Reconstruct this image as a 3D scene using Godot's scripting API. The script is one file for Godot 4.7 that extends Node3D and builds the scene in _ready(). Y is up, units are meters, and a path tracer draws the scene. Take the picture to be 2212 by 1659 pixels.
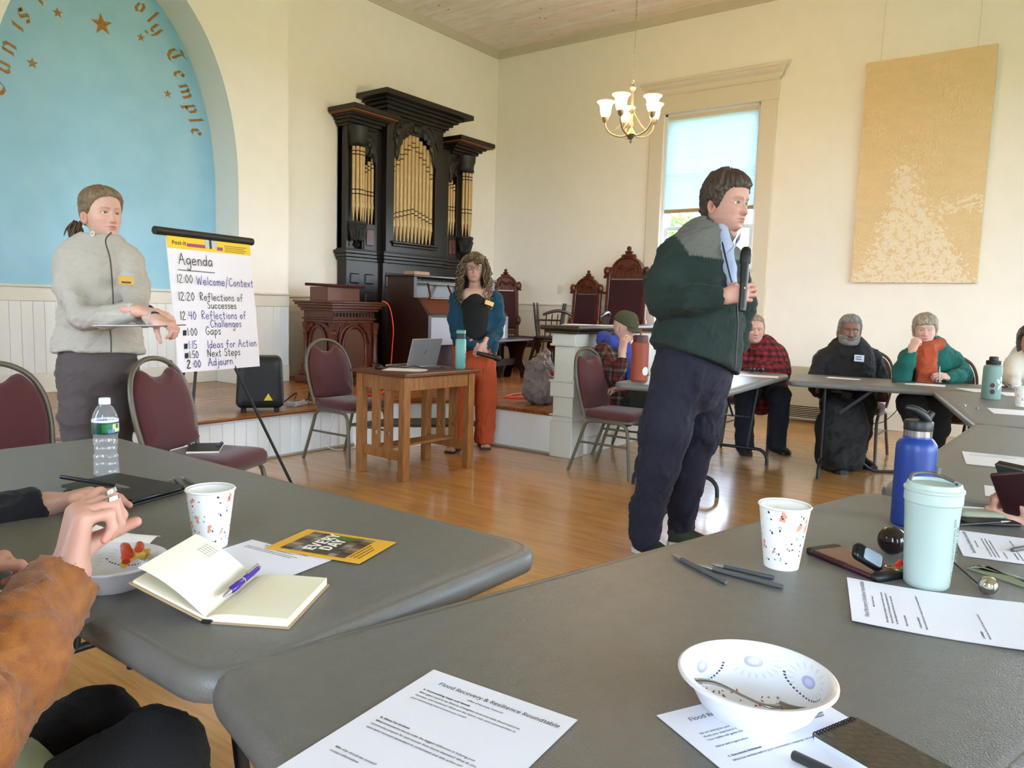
extends Node3D
# A church hall set out for a round-table meeting. y is up,metres; x runs along the stage wall to the right,-z towards the stage wall.
const FOCAL := 1640.0          # pixels,for a frame of 2212 x 1659
const EYE := Vector3(0,1.225,0)
var cam_r: Vector3
var cam_u: Vector3
var cam_f: Vector3
var taken := {}
var mats := {}
func aim() -> void:
	var yaw := deg_to_rad(53.4)
	var pitch := deg_to_rad(-5.85)
	var roll := deg_to_rad(1.7)
	cam_f = Vector3(sin(yaw) * cos(pitch),sin(pitch),-cos(yaw) * cos(pitch))
	var r := cam_f.cross(Vector3.UP).normalized()
	var u := r.cross(cam_f)
	cam_r = r * cos(roll) + u * sin(roll)
	cam_u = u * cos(roll) - r * sin(roll)
func at(px: float,py: float,depth: float) -> Vector3:
	return EYE + (cam_f + cam_r * ((px - 1106.0) / FOCAL) - cam_u * ((py - 829.5) / FOCAL)) * depth
func lay(px: float,py: float,h := 0.0) -> Vector3:
	var d := cam_f + cam_r * ((px - 1106.0) / FOCAL) - cam_u * ((py - 829.5) / FOCAL)
	return EYE + d * ((h - EYE.y) / d.y)
func to_pixel(p: Vector3) -> Vector3:
	var q := p - EYE
	var w := q.dot(cam_f)
	return Vector3(1106.0 + FOCAL * q.dot(cam_r) / w,829.5 - FOCAL * q.dot(cam_u) / w,w)
# ---------------------------------------------------------------- nodes
func numbered(called: String) -> String:
	if not taken.has(called):
		taken[called] = 0
		return called
	taken[called] += 1
	return "%s_%03d" % [called,taken[called]]
func tag(o: Node,label: String,category: String,group := "",kind := "") -> Node:
	if label: o.set_meta("label",label)
	if category: o.set_meta("category",category)
	if group: o.set_meta("group",group)
	if kind: o.set_meta("kind",kind)
	return o
func thing(called: String,label: String,category: String,pos := Vector3.ZERO,turn := 0.0,group := "") -> Node3D:
	var o := Node3D.new()
	o.name = numbered(called)
	add_child(o)
	o.position = pos
	o.rotation.y = turn
	tag(o,label,category,group)
	return o
func mesh_node(called: String,m: Mesh,material: Material,parent: Node) -> MeshInstance3D:
	var o := MeshInstance3D.new()
	o.name = numbered(called) if parent == self else called
	o.mesh = m
	if material: o.material_override = material
	parent.add_child(o,true)
	return o
func part(parent: Node,called: String,st: SurfaceTool,material: Material,label := "") -> MeshInstance3D:
	st.generate_normals()
	var o := mesh_node(called,st.commit(),material,parent)
	if label: o.set_meta("label",label)
	return o
func solo(called: String,st: SurfaceTool,material: Material,label: String,category: String,group := "") -> MeshInstance3D:
	var o := part(self,called,st,material)
	tag(o,label,category,group)
	return o
func struct(called: String,st: SurfaceTool,material: Material,label: String,category: String) -> MeshInstance3D:
	var o := part(self,called,st,material)
	tag(o,label,category,"","structure")
	return o
func copy_of(o: Node3D,pos: Vector3,turn: float,label: String) -> Node3D:
	var c: Node3D = o.duplicate()
	var base := String(o.name)
	if base.length() > 4 and base.substr(base.length() - 4,1) == "_" and base.substr(base.length() - 3).is_valid_int():
		base = base.substr(0,base.length() - 4)
	c.name = numbered(base)
	add_child(c)
	c.position = pos
	c.rotation.y = turn
	c.set_meta("label",label)
	return c
# ---------------------------------------------------------------- materials
func mat(r: float,g: float,b: float,rough := 0.7,metal := 0.0) -> StandardMaterial3D:
	var key := "%.3f %.3f %.3f %.2f %.2f" % [r,g,b,rough,metal]
	if not mats.has(key):
		var m := StandardMaterial3D.new()
		m.albedo_color = Color(r,g,b)
		m.roughness = rough
		m.metallic = metal
		mats[key] = m
	return mats[key]
func noise_tex(kind: int,freq: float,seed_at: int,colors: Array,stops: Array,octaves := 4,size := 512,bump := 0.0) -> NoiseTexture2D:
	var n := FastNoiseLite.new()
	n.noise_type = kind
	n.frequency = freq
	n.seed = seed_at
	n.fractal_octaves = octaves
	if octaves < 2: n.fractal_type = FastNoiseLite.FRACTAL_NONE
	var t := NoiseTexture2D.new()
	t.width = size
	t.height = size
	t.seamless = true
	t.noise = n
	if bump > 0.0:
		t.as_normal_map = true
		t.bump_strength = bump
	elif colors.size():
		var g := Gradient.new()
		g.offsets = PackedFloat32Array(stops)
		var cs := PackedColorArray()
		for c in colors: cs.append(c)
		g.colors = cs
		t.color_ramp = g
	return t
func mottled(tex: Texture2D,scale: Vector3,rough: float,world := false,normal: Texture2D = null,depth := 0.4) -> StandardMaterial3D:
	var m := StandardMaterial3D.new()
	m.albedo_texture = tex
	m.roughness = rough
	m.uv1_triplanar = true
	m.uv1_world_triplanar = world
	m.uv1_scale = scale
	if normal:
		m.normal_enabled = true
		m.normal_texture = normal
		m.normal_scale = depth
	return m
func tinted(m: StandardMaterial3D,c: Color,offset := Vector3.ZERO) -> StandardMaterial3D:
	var k: StandardMaterial3D = m.duplicate()
	k.albedo_color = c
	k.uv1_offset = offset
	return k
# ---------------------------------------------------------------- shapes
func ST() -> SurfaceTool:
	var s := SurfaceTool.new()
	s.begin(Mesh.PRIMITIVE_TRIANGLES)
	s.set_smooth_group(-1)
	return s
func tri(s: SurfaceTool,a: Vector3,b: Vector3,c: Vector3) -> void:   # counter-clockwise seen from outside
	s.add_vertex(a)
	s.add_vertex(c)
	s.add_vertex(b)
func quad(s: SurfaceTool,a: Vector3,b: Vector3,c: Vector3,d: Vector3) -> void:
	tri(s,a,b,c)
	tri(s,a,c,d)
func quad_uv(s: SurfaceTool,a: Vector3,b: Vector3,c: Vector3,d: Vector3,u0 := 0.0,v0 := 1.0,u1 := 1.0,v1 := 0.0) -> void:
	var p := [a,c,b,a,d,c]
	var t := [Vector2(u0,v0),Vector2(u1,v1),Vector2(u1,v0),Vector2(u0,v0),Vector2(u0,v1),Vector2(u1,v1)]
	for i in 6:
		s.set_uv(t[i])
		s.add_vertex(p[i])
func out_quad(s: SurfaceTool,t: Transform3D,a: Vector3,b: Vector3,c: Vector3,d: Vector3) -> void:
	if (b - a).cross(d - a).dot(a + b + c + d) < 0.0:
		quad(s,t * a,t * d,t * c,t * b)
	else:
		quad(s,t * a,t * b,t * c,t * d)
func T(x: float,y: float,z: float,ry := 0.0,rx := 0.0,rz := 0.0) -> Transform3D:
	return Transform3D(Basis.from_euler(Vector3(rx,ry,rz)),Vector3(x,y,z))
func box(s: SurfaceTool,t: Transform3D,size: Vector3,bevel := 0.0) -> void:
	var h := size * 0.5
	s.set_smooth_group(-1)
	var b: float = minf(bevel,minf(h.x,minf(h.y,h.z)) * 0.9)
	for ax in 3:
		var u := (ax + 1) % 3
		var v := (ax + 2) % 3
		for sg in [-1.0,1.0]:
			var q := []
			for k in [[-1,-1],[1,-1],[1,1],[-1,1]]:
				var p := Vector3()
				p[ax] = sg * h[ax]
				p[u] = k[0] * (h[u] - b)
				p[v] = k[1] * (h[v] - b)
				q.append(p)
			out_quad(s,t,q[0],q[1],q[2],q[3])
	if b <= 0.0: return
	for ax in 3:
		var u := (ax + 1) % 3
		var v := (ax + 2) % 3
		for su in [-1.0,1.0]:
			for sv in [-1.0,1.0]:
				var q := []
				for k in [[-1,0],[1,0],[1,1],[-1,1]]:
					var p := Vector3()
					p[ax] = k[0] * (h[ax] - b)
					p[u] = su * (h[u] - (0.0 if k[1] == 0 else b))
					p[v] = sv * (h[v] - (b if k[1] == 0 else 0.0))
					q.append(p)
				out_quad(s,t,q[0],q[1],q[2],q[3])
	for sx in [-1.0,1.0]:
		for sy in [-1.0,1.0]:
			for sz in [-1.0,1.0]:
				var a := Vector3(sx * h.x,sy * (h.y - b),sz * (h.z - b))
				var c := Vector3(sx * (h.x - b),sy * h.y,sz * (h.z - b))
				var d := Vector3(sx * (h.x - b),sy * (h.y - b),sz * h.z)
				if (c - a).cross(d - a).dot(a) < 0.0: tri(s,t * a,t * d,t * c)
				else: tri(s,t * a,t * c,t * d)
func slab(s: SurfaceTool,lo: Vector3,hi: Vector3,bevel := 0.0,t := Transform3D.IDENTITY) -> void:
	box(s,t * Transform3D(Basis.IDENTITY,(lo + hi) * 0.5),(hi - lo).abs(),bevel)
func bar(s: SurfaceTool,a: Vector3,b: Vector3,w: float,d: float,bevel := 0.0,side := Vector3.ZERO) -> void:
	var y := (b - a).normalized()
	var x := side
	if x.length() < 0.5: x = Vector3.UP if absf(y.y) < 0.9 else Vector3.RIGHT
	x = (x - y * x.dot(y)).normalized()
	box(s,Transform3D(Basis(x,y,x.cross(y)),(a + b) * 0.5),Vector3(w,a.distance_to(b),d),bevel)
func prism(s: SurfaceTool,t: Transform3D,poly: PackedVector2Array,z0: float,z1: float,smooth := false,holes := []) -> void:
	var p := poly.duplicate()
	if Geometry2D.is_polygon_clockwise(p): p.reverse()
	var n := p.size()
	var idx := Geometry2D.triangulate_polygon(p)
	s.set_smooth_group(-1)
	for i in range(0,idx.size(),3):
		var a := p[idx[i]]
		var b := p[idx[i + 1]]
		var c := p[idx[i + 2]]
		if (b - a).cross(c - a) < 0.0:
			var k := b
			b = c
			c = k
		tri(s,t * Vector3(a.x,a.y,z1),t * Vector3(b.x,b.y,z1),t * Vector3(c.x,c.y,z1))
		tri(s,t * Vector3(a.x,a.y,z0),t * Vector3(c.x,c.y,z0),t * Vector3(b.x,b.y,z0))
	if smooth: s.set_smooth_group(7)
	for i in n:
		var a := p[i]
		var b := p[(i + 1) % n]
		quad(s,t * Vector3(a.x,a.y,z0),t * Vector3(b.x,b.y,z0),t * Vector3(b.x,b.y,z1),t * Vector3(a.x,a.y,z1))
	s.set_smooth_group(-1)
func lathe(s: SurfaceTool,t: Transform3D,prof: Array,seg := 24,sx := 1.0,sz := 1.0) -> void:
	var grp := 1
	for i in prof.size() - 1:
		var a: Vector2 = prof[i]
		var b: Vector2 = prof[i + 1]
		if a.is_equal_approx(b): continue
		if i > 0:
			var c: Vector2 = prof[i - 1]
			if absf((a - c).angle_to(b - a)) > 0.62: grp += 1
		s.set_smooth_group(grp)
		for k in seg:
			var t0 := TAU * k / seg
			var t1 := TAU * (k + 1) / seg
			var p0 := t * Vector3(a.x * cos(t0) * sx,a.y,a.x * sin(t0) * sz)
			var p1 := t * Vector3(a.x * cos(t1) * sx,a.y,a.x * sin(t1) * sz)
			var p2 := t * Vector3(b.x * cos(t1) * sx,b.y,b.x * sin(t1) * sz)
			var p3 := t * Vector3(b.x * cos(t0) * sx,b.y,b.x * sin(t0) * sz)
			if a.x < 1e-5: tri(s,p0,p3,p2)
			elif b.x < 1e-5: tri(s,p0,p3,p1)
			else: quad(s,p0,p3,p2,p1)
	s.set_smooth_group(-1)
func loft(s: SurfaceTool,rings: Array,cap := true,ring_closed := true,grp := 3) -> void:
	var n: int = rings[0].size()
	s.set_smooth_group(grp)
	for i in rings.size() - 1:
		var a: PackedVector3Array = rings[i]
		var b: PackedVector3Array = rings[i + 1]
		for k in (n if ring_closed else n - 1):
			var k1 := (k + 1) % n
			quad(s,a[k],a[k1],b[k1],b[k])
	s.set_smooth_group(-1)
	if cap and ring_closed:
		for e in 2:
			var r: PackedVector3Array = rings[0] if e == 0 else rings[rings.size() - 1]
			var c := Vector3.ZERO
			for p in r: c += p
			c /= n
			for k in n:
				if e == 0: tri(s,c,r[(k + 1) % n],r[k])
				else: tri(s,c,r[k],r[(k + 1) % n])
func rail_frames(pts: PackedVector3Array) -> Array:
	var out := []
	var up := Vector3.UP
	var n := pts.size()
	for i in n:
		var d := (pts[mini(i + 1,n - 1)] - pts[maxi(i - 1,0)]).normalized()
		if i == 0 and absf(d.dot(up)) > 0.95: up = Vector3.RIGHT
		up = (up - d * up.dot(d)).normalized()
		out.append([d,up,up.cross(d)])
	return out
func tube(s: SurfaceTool,path: Array,radius,seg := 8,cap := true) -> void:
	var pts := PackedVector3Array(path)
	var fr := rail_frames(pts)
	var rings := []
	for i in pts.size():
		var r: float = radius[i] if radius is Array else radius
		var ring := PackedVector3Array()
		for k in seg:
			var a := -TAU * k / seg
			ring.append(pts[i] + fr[i][1] * cos(a) * r + fr[i][2] * sin(a) * r)
		rings.append(ring)
	loft(s,rings,cap)
func curve(ctrl: Array,per := 6) -> Array:
	var out := []
	var n := ctrl.size()
	for i in n - 1:
		var p0: Vector3 = ctrl[maxi(i - 1,0)]
		var p1: Vector3 = ctrl[i]
		var p2: Vector3 = ctrl[i + 1]
		var p3: Vector3 = ctrl[mini(i + 2,n - 1)]
		for k in per:
			out.append(p1.cubic_interpolate(p2,p0,p3,float(k) / per))
	out.append(ctrl[n - 1])
	return out
func curve2(ctrl: Array,per := 6,closed := false) -> PackedVector2Array:
	var out := PackedVector2Array()
	var n := ctrl.size()
	for i in (n if closed else n - 1):
		var p0: Vector2 = ctrl[(i - 1 + n) % n] if closed else ctrl[maxi(i - 1,0)]
		var p1: Vector2 = ctrl[i]
		var p2: Vector2 = ctrl[(i + 1) % n]
		var p3: Vector2 = ctrl[(i + 2) % n] if closed else ctrl[mini(i + 2,n - 1)]
		for k in per:
			out.append(p1.cubic_interpolate(p2,p0,p3,float(k) / per))
	if not closed: out.append(ctrl[n - 1])
	return out
func ball(s: SurfaceTool,t: Transform3D,r: Vector3,seg := 16,rows := 10) -> void:
	var prof := []
	for i in rows + 1:
		var a := -PI / 2 + PI * i / rows
		prof.append(Vector2(cos(a),sin(a)) if i > 0 and i < rows else Vector2(0,sin(a)))
	lathe(s,t * Transform3D(Basis.from_scale(r),Vector3.ZERO),prof,seg)
func rounded(w: float,h: float,r: float,n := 6) -> PackedVector2Array:
	var p := PackedVector2Array()
	for c in [[1,1,0.0],[-1,1,PI / 2],[-1,-1,PI],[1,-1,1.5 * PI]]:
		for k in n + 1:
			var a: float = c[2] + PI / 2 * k / n
			p.append(Vector2(c[0] * (w / 2 - r) + cos(a) * r,c[1] * (h / 2 - r) + sin(a) * r))
	return p
func pad(s: SurfaceTool,t: Transform3D,outline: PackedVector2Array,prof: Array,grp := 3) -> void:
	var rings := []
	for pr in prof:
		var o := outline
		if absf(pr[0]) > 1e-6:
			o = inset(outline,pr[0])
		var ring := PackedVector3Array()
		for q in o: ring.append(t * Vector3(q.x,pr[1],-q.y))
		rings.append(ring)
	loft(s,rings,true,true,grp)
func inset(p: PackedVector2Array,d: float) -> PackedVector2Array:
	var out := PackedVector2Array()
	var n := p.size()
	if d > 0.02:                      # deep insets shrink towards the middle so that the outline never folds
		var mid := Vector2.ZERO
		for q in p: mid += q / n
		var far := 0.0
		for q in p: far += q.distance_to(mid) / n
		var first := inset(p,0.02)
		for q in first: out.append(mid + (q - mid) * maxf(1.0 - (d - 0.02) / far,0.02))
		return out
	for i in n:
		var a := (p[i] - p[(i - 1 + n) % n])
		var b := (p[(i + 1) % n] - p[i])
		if a.length() < 1e-6: a = b
		if b.length() < 1e-6: b = a
		var d2 := (a.normalized() + b.normalized()).normalized()
		out.append(p[i] + Vector2(-d2.y,d2.x) * d)
	return out
func lettering(parent: Node,called: String,text: String,height: float,t: Transform3D,m: Material,font := "Droid Sans",bold := false,depth := 0.0004,align := HORIZONTAL_ALIGNMENT_LEFT) -> MeshInstance3D:
	var f := SystemFont.new()
	f.font_names = PackedStringArray([font])
	if bold: f.font_weight = 700
	var tm := TextMesh.new()
	tm.font = f
	tm.text = text
	tm.font_size = 24
	tm.pixel_size = height / 24.0
	tm.depth = depth
	tm.curve_step = 3.0
	tm.horizontal_alignment = align
	tm.vertical_alignment = VERTICAL_ALIGNMENT_BOTTOM
	tm.width = 4000
	var o := mesh_node(called,tm,m,parent)
	o.transform = t
	return o
const XW := 9.07        # window wall
const XL := -2.29       # opposite wall
const ZB := -7.155      # stage wall
const ZA := -6.74       # face of the arched wall
const ZR := 6.6         # rear wall
const YC := 4.91        # ceiling
const HS := 0.359       # stage
const ARCH_X := 3.39
const ARCH_W := 1.085
var m_wall: StandardMaterial3D
var m_trim: StandardMaterial3D
var m_white: StandardMaterial3D
var m_rail: StandardMaterial3D
var m_glass: StandardMaterial3D
var m_oak: StandardMaterial3D
var m_darkwood: StandardMaterial3D
var m_redwood: StandardMaterial3D
var m_black: StandardMaterial3D
var m_paper: StandardMaterial3D
var m_ink: StandardMaterial3D
func _ready() -> void:
	aim()
	var cam := Camera3D.new()
	cam.name = "camera"
	cam.transform = Transform3D(Basis(cam_r,cam_u,-cam_f),EYE)
	cam.fov = rad_to_deg(2.0 * atan(829.5 / FOCAL))
	cam.near = 0.05
	cam.far = 200.0
	cam.current = true
	add_child(cam)
	var sky_m := ProceduralSkyMaterial.new()
	sky_m.sky_top_color = Color(0.76,0.86,0.98)
	sky_m.sky_horizon_color = Color(0.92,0.95,0.98)
	sky_m.ground_horizon_color = Color(0.55,0.6,0.5)
	sky_m.ground_bottom_color = Color(0.3,0.36,0.25)
	sky_m.sky_energy_multiplier = SKY_ENERGY
	sky_m.ground_energy_multiplier = SKY_ENERGY
	var sky := Sky.new()
	sky.sky_material = sky_m
	var env := Environment.new()
	env.background_mode = Environment.BG_SKY
	env.sky = sky
	env.ambient_light_source = Environment.AMBIENT_SOURCE_DISABLED
	env.tonemap_mode = Environment.TONE_MAPPER_LINEAR
	env.tonemap_exposure = EXPOSURE
	env.sdfgi_enabled = true
	env.ssao_enabled = true
	env.ssil_enabled = true
	var we := WorldEnvironment.new()
	we.name = "environment"
	we.environment = env
	add_child(we)
	make_materials()
	build_all()
func make_materials() -> void:
	var soft := noise_tex(FastNoiseLite.TYPE_SIMPLEX_SMOOTH,0.01,3,[Color(0.935,0.922,0.885),Color(0.945,0.932,0.897)],[0.2,0.8])
	m_wall = mottled(soft,Vector3.ONE * 0.6,0.85,true)
	m_trim = mat(0.86,0.83,0.765,0.5)
	m_white = mat(0.91,0.915,0.90,0.55)
	m_rail = mat(0.88,0.865,0.81,0.5)
	m_glass = StandardMaterial3D.new()
	m_glass.albedo_color = Color(1,1,1,0.06)
	m_glass.transparency = BaseMaterial3D.TRANSPARENCY_ALPHA
	m_glass.roughness = 0.02
	m_black = mat(0.035,0.035,0.038,0.5)
	m_paper = mat(0.9,0.9,0.93,0.75)
	m_ink = mat(0.16,0.16,0.18,0.8)
	var grain := noise_tex(FastNoiseLite.TYPE_SIMPLEX_SMOOTH,0.02,11,[Color(0.54,0.345,0.155),Color(0.60,0.39,0.18),Color(0.645,0.43,0.205)],[0.2,0.5,0.85],5)
	m_oak = mottled(grain,Vector3(3.5,0.5,3.5),0.4)
	var dark := noise_tex(FastNoiseLite.TYPE_SIMPLEX_SMOOTH,0.02,12,[Color(0.075,0.055,0.05),Color(0.12,0.085,0.07)],[0.2,0.8],4)
	m_darkwood = mottled(dark,Vector3(4,0.7,4),0.38)
	var red := noise_tex(FastNoiseLite.TYPE_SIMPLEX_SMOOTH,0.02,13,[Color(0.22,0.085,0.045),Color(0.34,0.15,0.08),Color(0.42,0.2,0.11)],[0.15,0.5,0.9],4)
	m_redwood = mottled(red,Vector3(4,0.6,4),0.35)
# ---------------------------------------------------------------- the room
func wall_with_openings(s: SurfaceTool,x0: float,x1: float,openings: Array) -> void:
	var z := ZB - 0.2
	for o in openings:
		slab(s,Vector3(x0,-0.4,z),Vector3(x1,YC + 0.2,o[0]))
		slab(s,Vector3(x0,-0.4,o[0]),Vector3(x1,o[2],o[1]))
		slab(s,Vector3(x0,o[3],o[0]),Vector3(x1,YC + 0.2,o[1]))
		z = o[1]
	slab(s,Vector3(x0,-0.4,z),Vector3(x1,YC + 0.2,ZR + 0.2))
const WINDOWS := [[-4.443,-3.211,0.78,3.697],[0.26,1.49,0.78,3.697],[4.0,5.23,0.78,3.697]]
func arch_outline(w: float,y0: float,b: float,foot: float) -> Array:
	var p := []
	for i in 41:
		var a := PI * i / 40.0
		p.append(Vector2(ARCH_X + cos(a) * w,y0 + pow(sin(a),0.97) * b))
	p.append(Vector2(ARCH_X - w,foot))
	p.push_front(Vector2(ARCH_X + w,foot))
	return p
func build_room() -> void:
	var s := ST()
	wall_with_openings(s,XW,XW + 0.22,WINDOWS)
	struct("wall_right",s,m_wall,"cream plaster wall with tall shaded windows and canvas painting","wall")
	s = ST()
	wall_with_openings(s,XL - 0.22,XL,WINDOWS)
	struct("wall_left",s,m_wall,"cream plaster wall facing the wall with the canvas painting","wall")
	s = ST()
	slab(s,Vector3(XL - 0.22,-0.4,ZB - 0.2),Vector3(XW + 0.22,YC + 0.2,ZB))
	struct("wall_back",s,m_wall,"cream plaster wall behind the pipe organ","wall")
	s = ST()
	for o in [[XL - 0.22,0.2],[1.5,2.2],[3.4,5.2],[6.5,XW + 0.22]]:
		slab(s,Vector3(o[0],-0.4,ZR),Vector3(o[1],YC + 0.2,ZR + 0.2))
	slab(s,Vector3(0.2,-0.4,ZR),Vector3(6.5,0.78,ZR + 0.2))
	slab(s,Vector3(0.2,3.7,ZR),Vector3(6.5,YC + 0.2,ZR + 0.2))
	struct("wall_front",s,m_wall,"cream plaster wall across the hall from the stage","wall")
	s = ST()
	var arch := arch_outline(ARCH_W,2.3,1.86,HS - 0.05)
	var xr := 5.06
	var xl := 2.0 * ARCH_X - xr
	var half_r := PackedVector2Array()
	var half_l := PackedVector2Array()
	for i in 22: half_r.append(arch[i])
	half_r.append(Vector2(ARCH_X,YC + 0.1))
	half_r.append(Vector2(xr,YC + 0.1))
	half_r.append(Vector2(xr,HS - 0.05))
	for i in range(21,43): half_l.append(arch[i])
	half_l.append(Vector2(xl,HS - 0.05))
	half_l.append(Vector2(xl,YC + 0.1))
	half_l.append(Vector2(ARCH_X,YC + 0.1))
	prism(s,Transform3D.IDENTITY,half_r,ZB,ZA)
	prism(s,Transform3D.IDENTITY,half_l,ZB,ZA)
	struct("wall_arch",s,m_wall,"cream wall pierced by a tall painted arched niche","wall")
	s = ST()
	var blue := noise_tex(FastNoiseLite.TYPE_SIMPLEX_SMOOTH,0.01,5,[Color(0.60,0.785,0.87),Color(0.63,0.805,0.885)],[0.2,0.8])
	var niche := PackedVector2Array(arch_outline(ARCH_W + 0.01,2.3,1.87,1.28))
	prism(s,Transform3D.IDENTITY,niche,ZB,ZB + 0.012)
	var nb := struct("wall_niche",s,mottled(blue,Vector3.ONE * 0.5,0.8,true),"sky blue painted back of the arched niche with gold lettering","wall")
	niche_paint(nb)
	s = ST()
	slab(s,Vector3(XL - 0.22,-0.4,ZB - 0.2),Vector3(XW + 0.22,-0.012,ZR + 0.2))
	var fl := struct("floor",s,mat(0.25,0.14,0.06,0.8),"honey coloured strip hardwood floor of the hall","floor")
	floor_planks(fl)
	s = ST()
	slab(s,Vector3(XL - 0.22,YC + 0.02,ZB - 0.2),Vector3(XW + 0.22,YC + 0.25,ZR + 0.2))
	var cl := struct("ceiling",s,mat(0.86,0.82,0.76,0.7),"whitewashed board ceiling with small knots","ceiling")
	ceiling_boards(cl)
	for e in 2:
		s = ST()
		var prof := PackedVector2Array([Vector2(0,YC - 0.1),Vector2(0.018,YC - 0.1),Vector2(0.022,YC - 0.075),Vector2(0.06,YC - 0.02),Vector2(0.066,YC),Vector2(0,YC)])
		if e == 0: prism(s,Transform3D(Basis(Vector3(0,0,1),Vector3.UP,Vector3(-1,0,0)),Vector3(0,0,ZB)),prof,-XW,-5.06)
		else: prism(s,Transform3D(Basis(Vector3(-1,0,0),Vector3.UP,Vector3(0,0,-1)),Vector3(XW,0,0)),prof,-ZR,-ZB)
		struct("trim_%d" % (e + 1),s,mat(0.78,0.75,0.67,0.6),["drab crown moulding above the pipe organ","drab crown moulding above the shaded window"][e],"moulding")
	s = ST()
	slab(s,Vector3(XW - 0.02,1.16,ZB),Vector3(XW,1.25,-4.62),0.004)
	slab(s,Vector3(XW - 0.04,1.25,ZB),Vector3(XW,1.275,-4.62),0.006)
	slab(s,Vector3(XW - 0.012,HS,ZB),Vector3(XW,1.16,-4.62))
	struct("trim_3",s,m_rail,"cream chair rail behind the carved red velvet chairs","moulding")
	s = ST()
	slab(s,Vector3(5.06,1.15,ZB),Vector3(XW,1.25,ZB + 0.02),0.004)
	slab(s,Vector3(5.06,1.25,ZB),Vector3(XW,1.275,ZB + 0.04),0.006)
	slab(s,Vector3(5.06,HS,ZB),Vector3(XW,1.15,ZB + 0.012))
	struct("trim_4",s,m_rail,"cream chair rail on the wall behind the organ","moulding")
	wainscot("trim_5","white beadboard wainscot at the back of the arched niche",Vector3(ARCH_X - ARCH_W,0,ZB),2.0 * ARCH_W,0.09)
	wainscot("trim_6","white beadboard wainscot between the arch and the organ recess",Vector3(ARCH_X + ARCH_W,0,ZA),5.06 - ARCH_X - ARCH_W,0.09)
	s = ST()
	slab(s,Vector3(ARCH_X + ARCH_W - 0.015,HS,ZB + 0.03),Vector3(ARCH_X + ARCH_W,HS + 0.17,ZA + 0.012),0.004)
	slab(s,Vector3(ARCH_X + ARCH_W - 0.03,1.25,ZB + 0.03),Vector3(ARCH_X + ARCH_W,1.29,ZA + 0.02),0.004)
	struct("trim_7",s,m_rail,"white skirting and rail on the side of the arch opening","moulding")
	s = ST()
	slab(s,Vector3(XW - 0.02,0,-3.2),Vector3(XW,0.2,ZR),0.005)
	struct("baseboard_right",s,m_rail,"cream baseboard below the canvas painting","baseboard")
	for i in WINDOWS.size():
		window(i + 1,WINDOWS[i],XW,-1.0,i < 2)
	for i in WINDOWS.size():
		window(i + 4,WINDOWS[i],XL,1.0,false)
	outside()
	build_stage()
func wainscot(called: String,label: String,from: Vector3,width: float,bw: float) -> void:
	var s := ST()
	slab(s,Vector3(from.x,HS + 0.0,from.z),Vector3(from.x + width,HS + 0.17,from.z + 0.024),0.005)
	slab(s,Vector3(from.x,1.15,from.z),Vector3(from.x + width,1.265,from.z + 0.022),0.004)
	slab(s,Vector3(from.x,1.265,from.z),Vector3(from.x + width,1.29,from.z + 0.045),0.008)
	var w := struct(called,s,m_rail,label,"wainscot")
	var n := int(round(width / bw))
	var b := ST()
	box(b,Transform3D.IDENTITY,Vector3(width / n - 0.0015,1.15 - HS - 0.17,0.012),0.004)
	b.generate_normals()
	var m := b.commit()
	for i in n:
		var o := mesh_node("board",m,m_white,w)
		o.position = Vector3(from.x + (i + 0.5) * width / n,(1.15 + HS + 0.17) / 2,from.z + 0.008)
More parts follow.
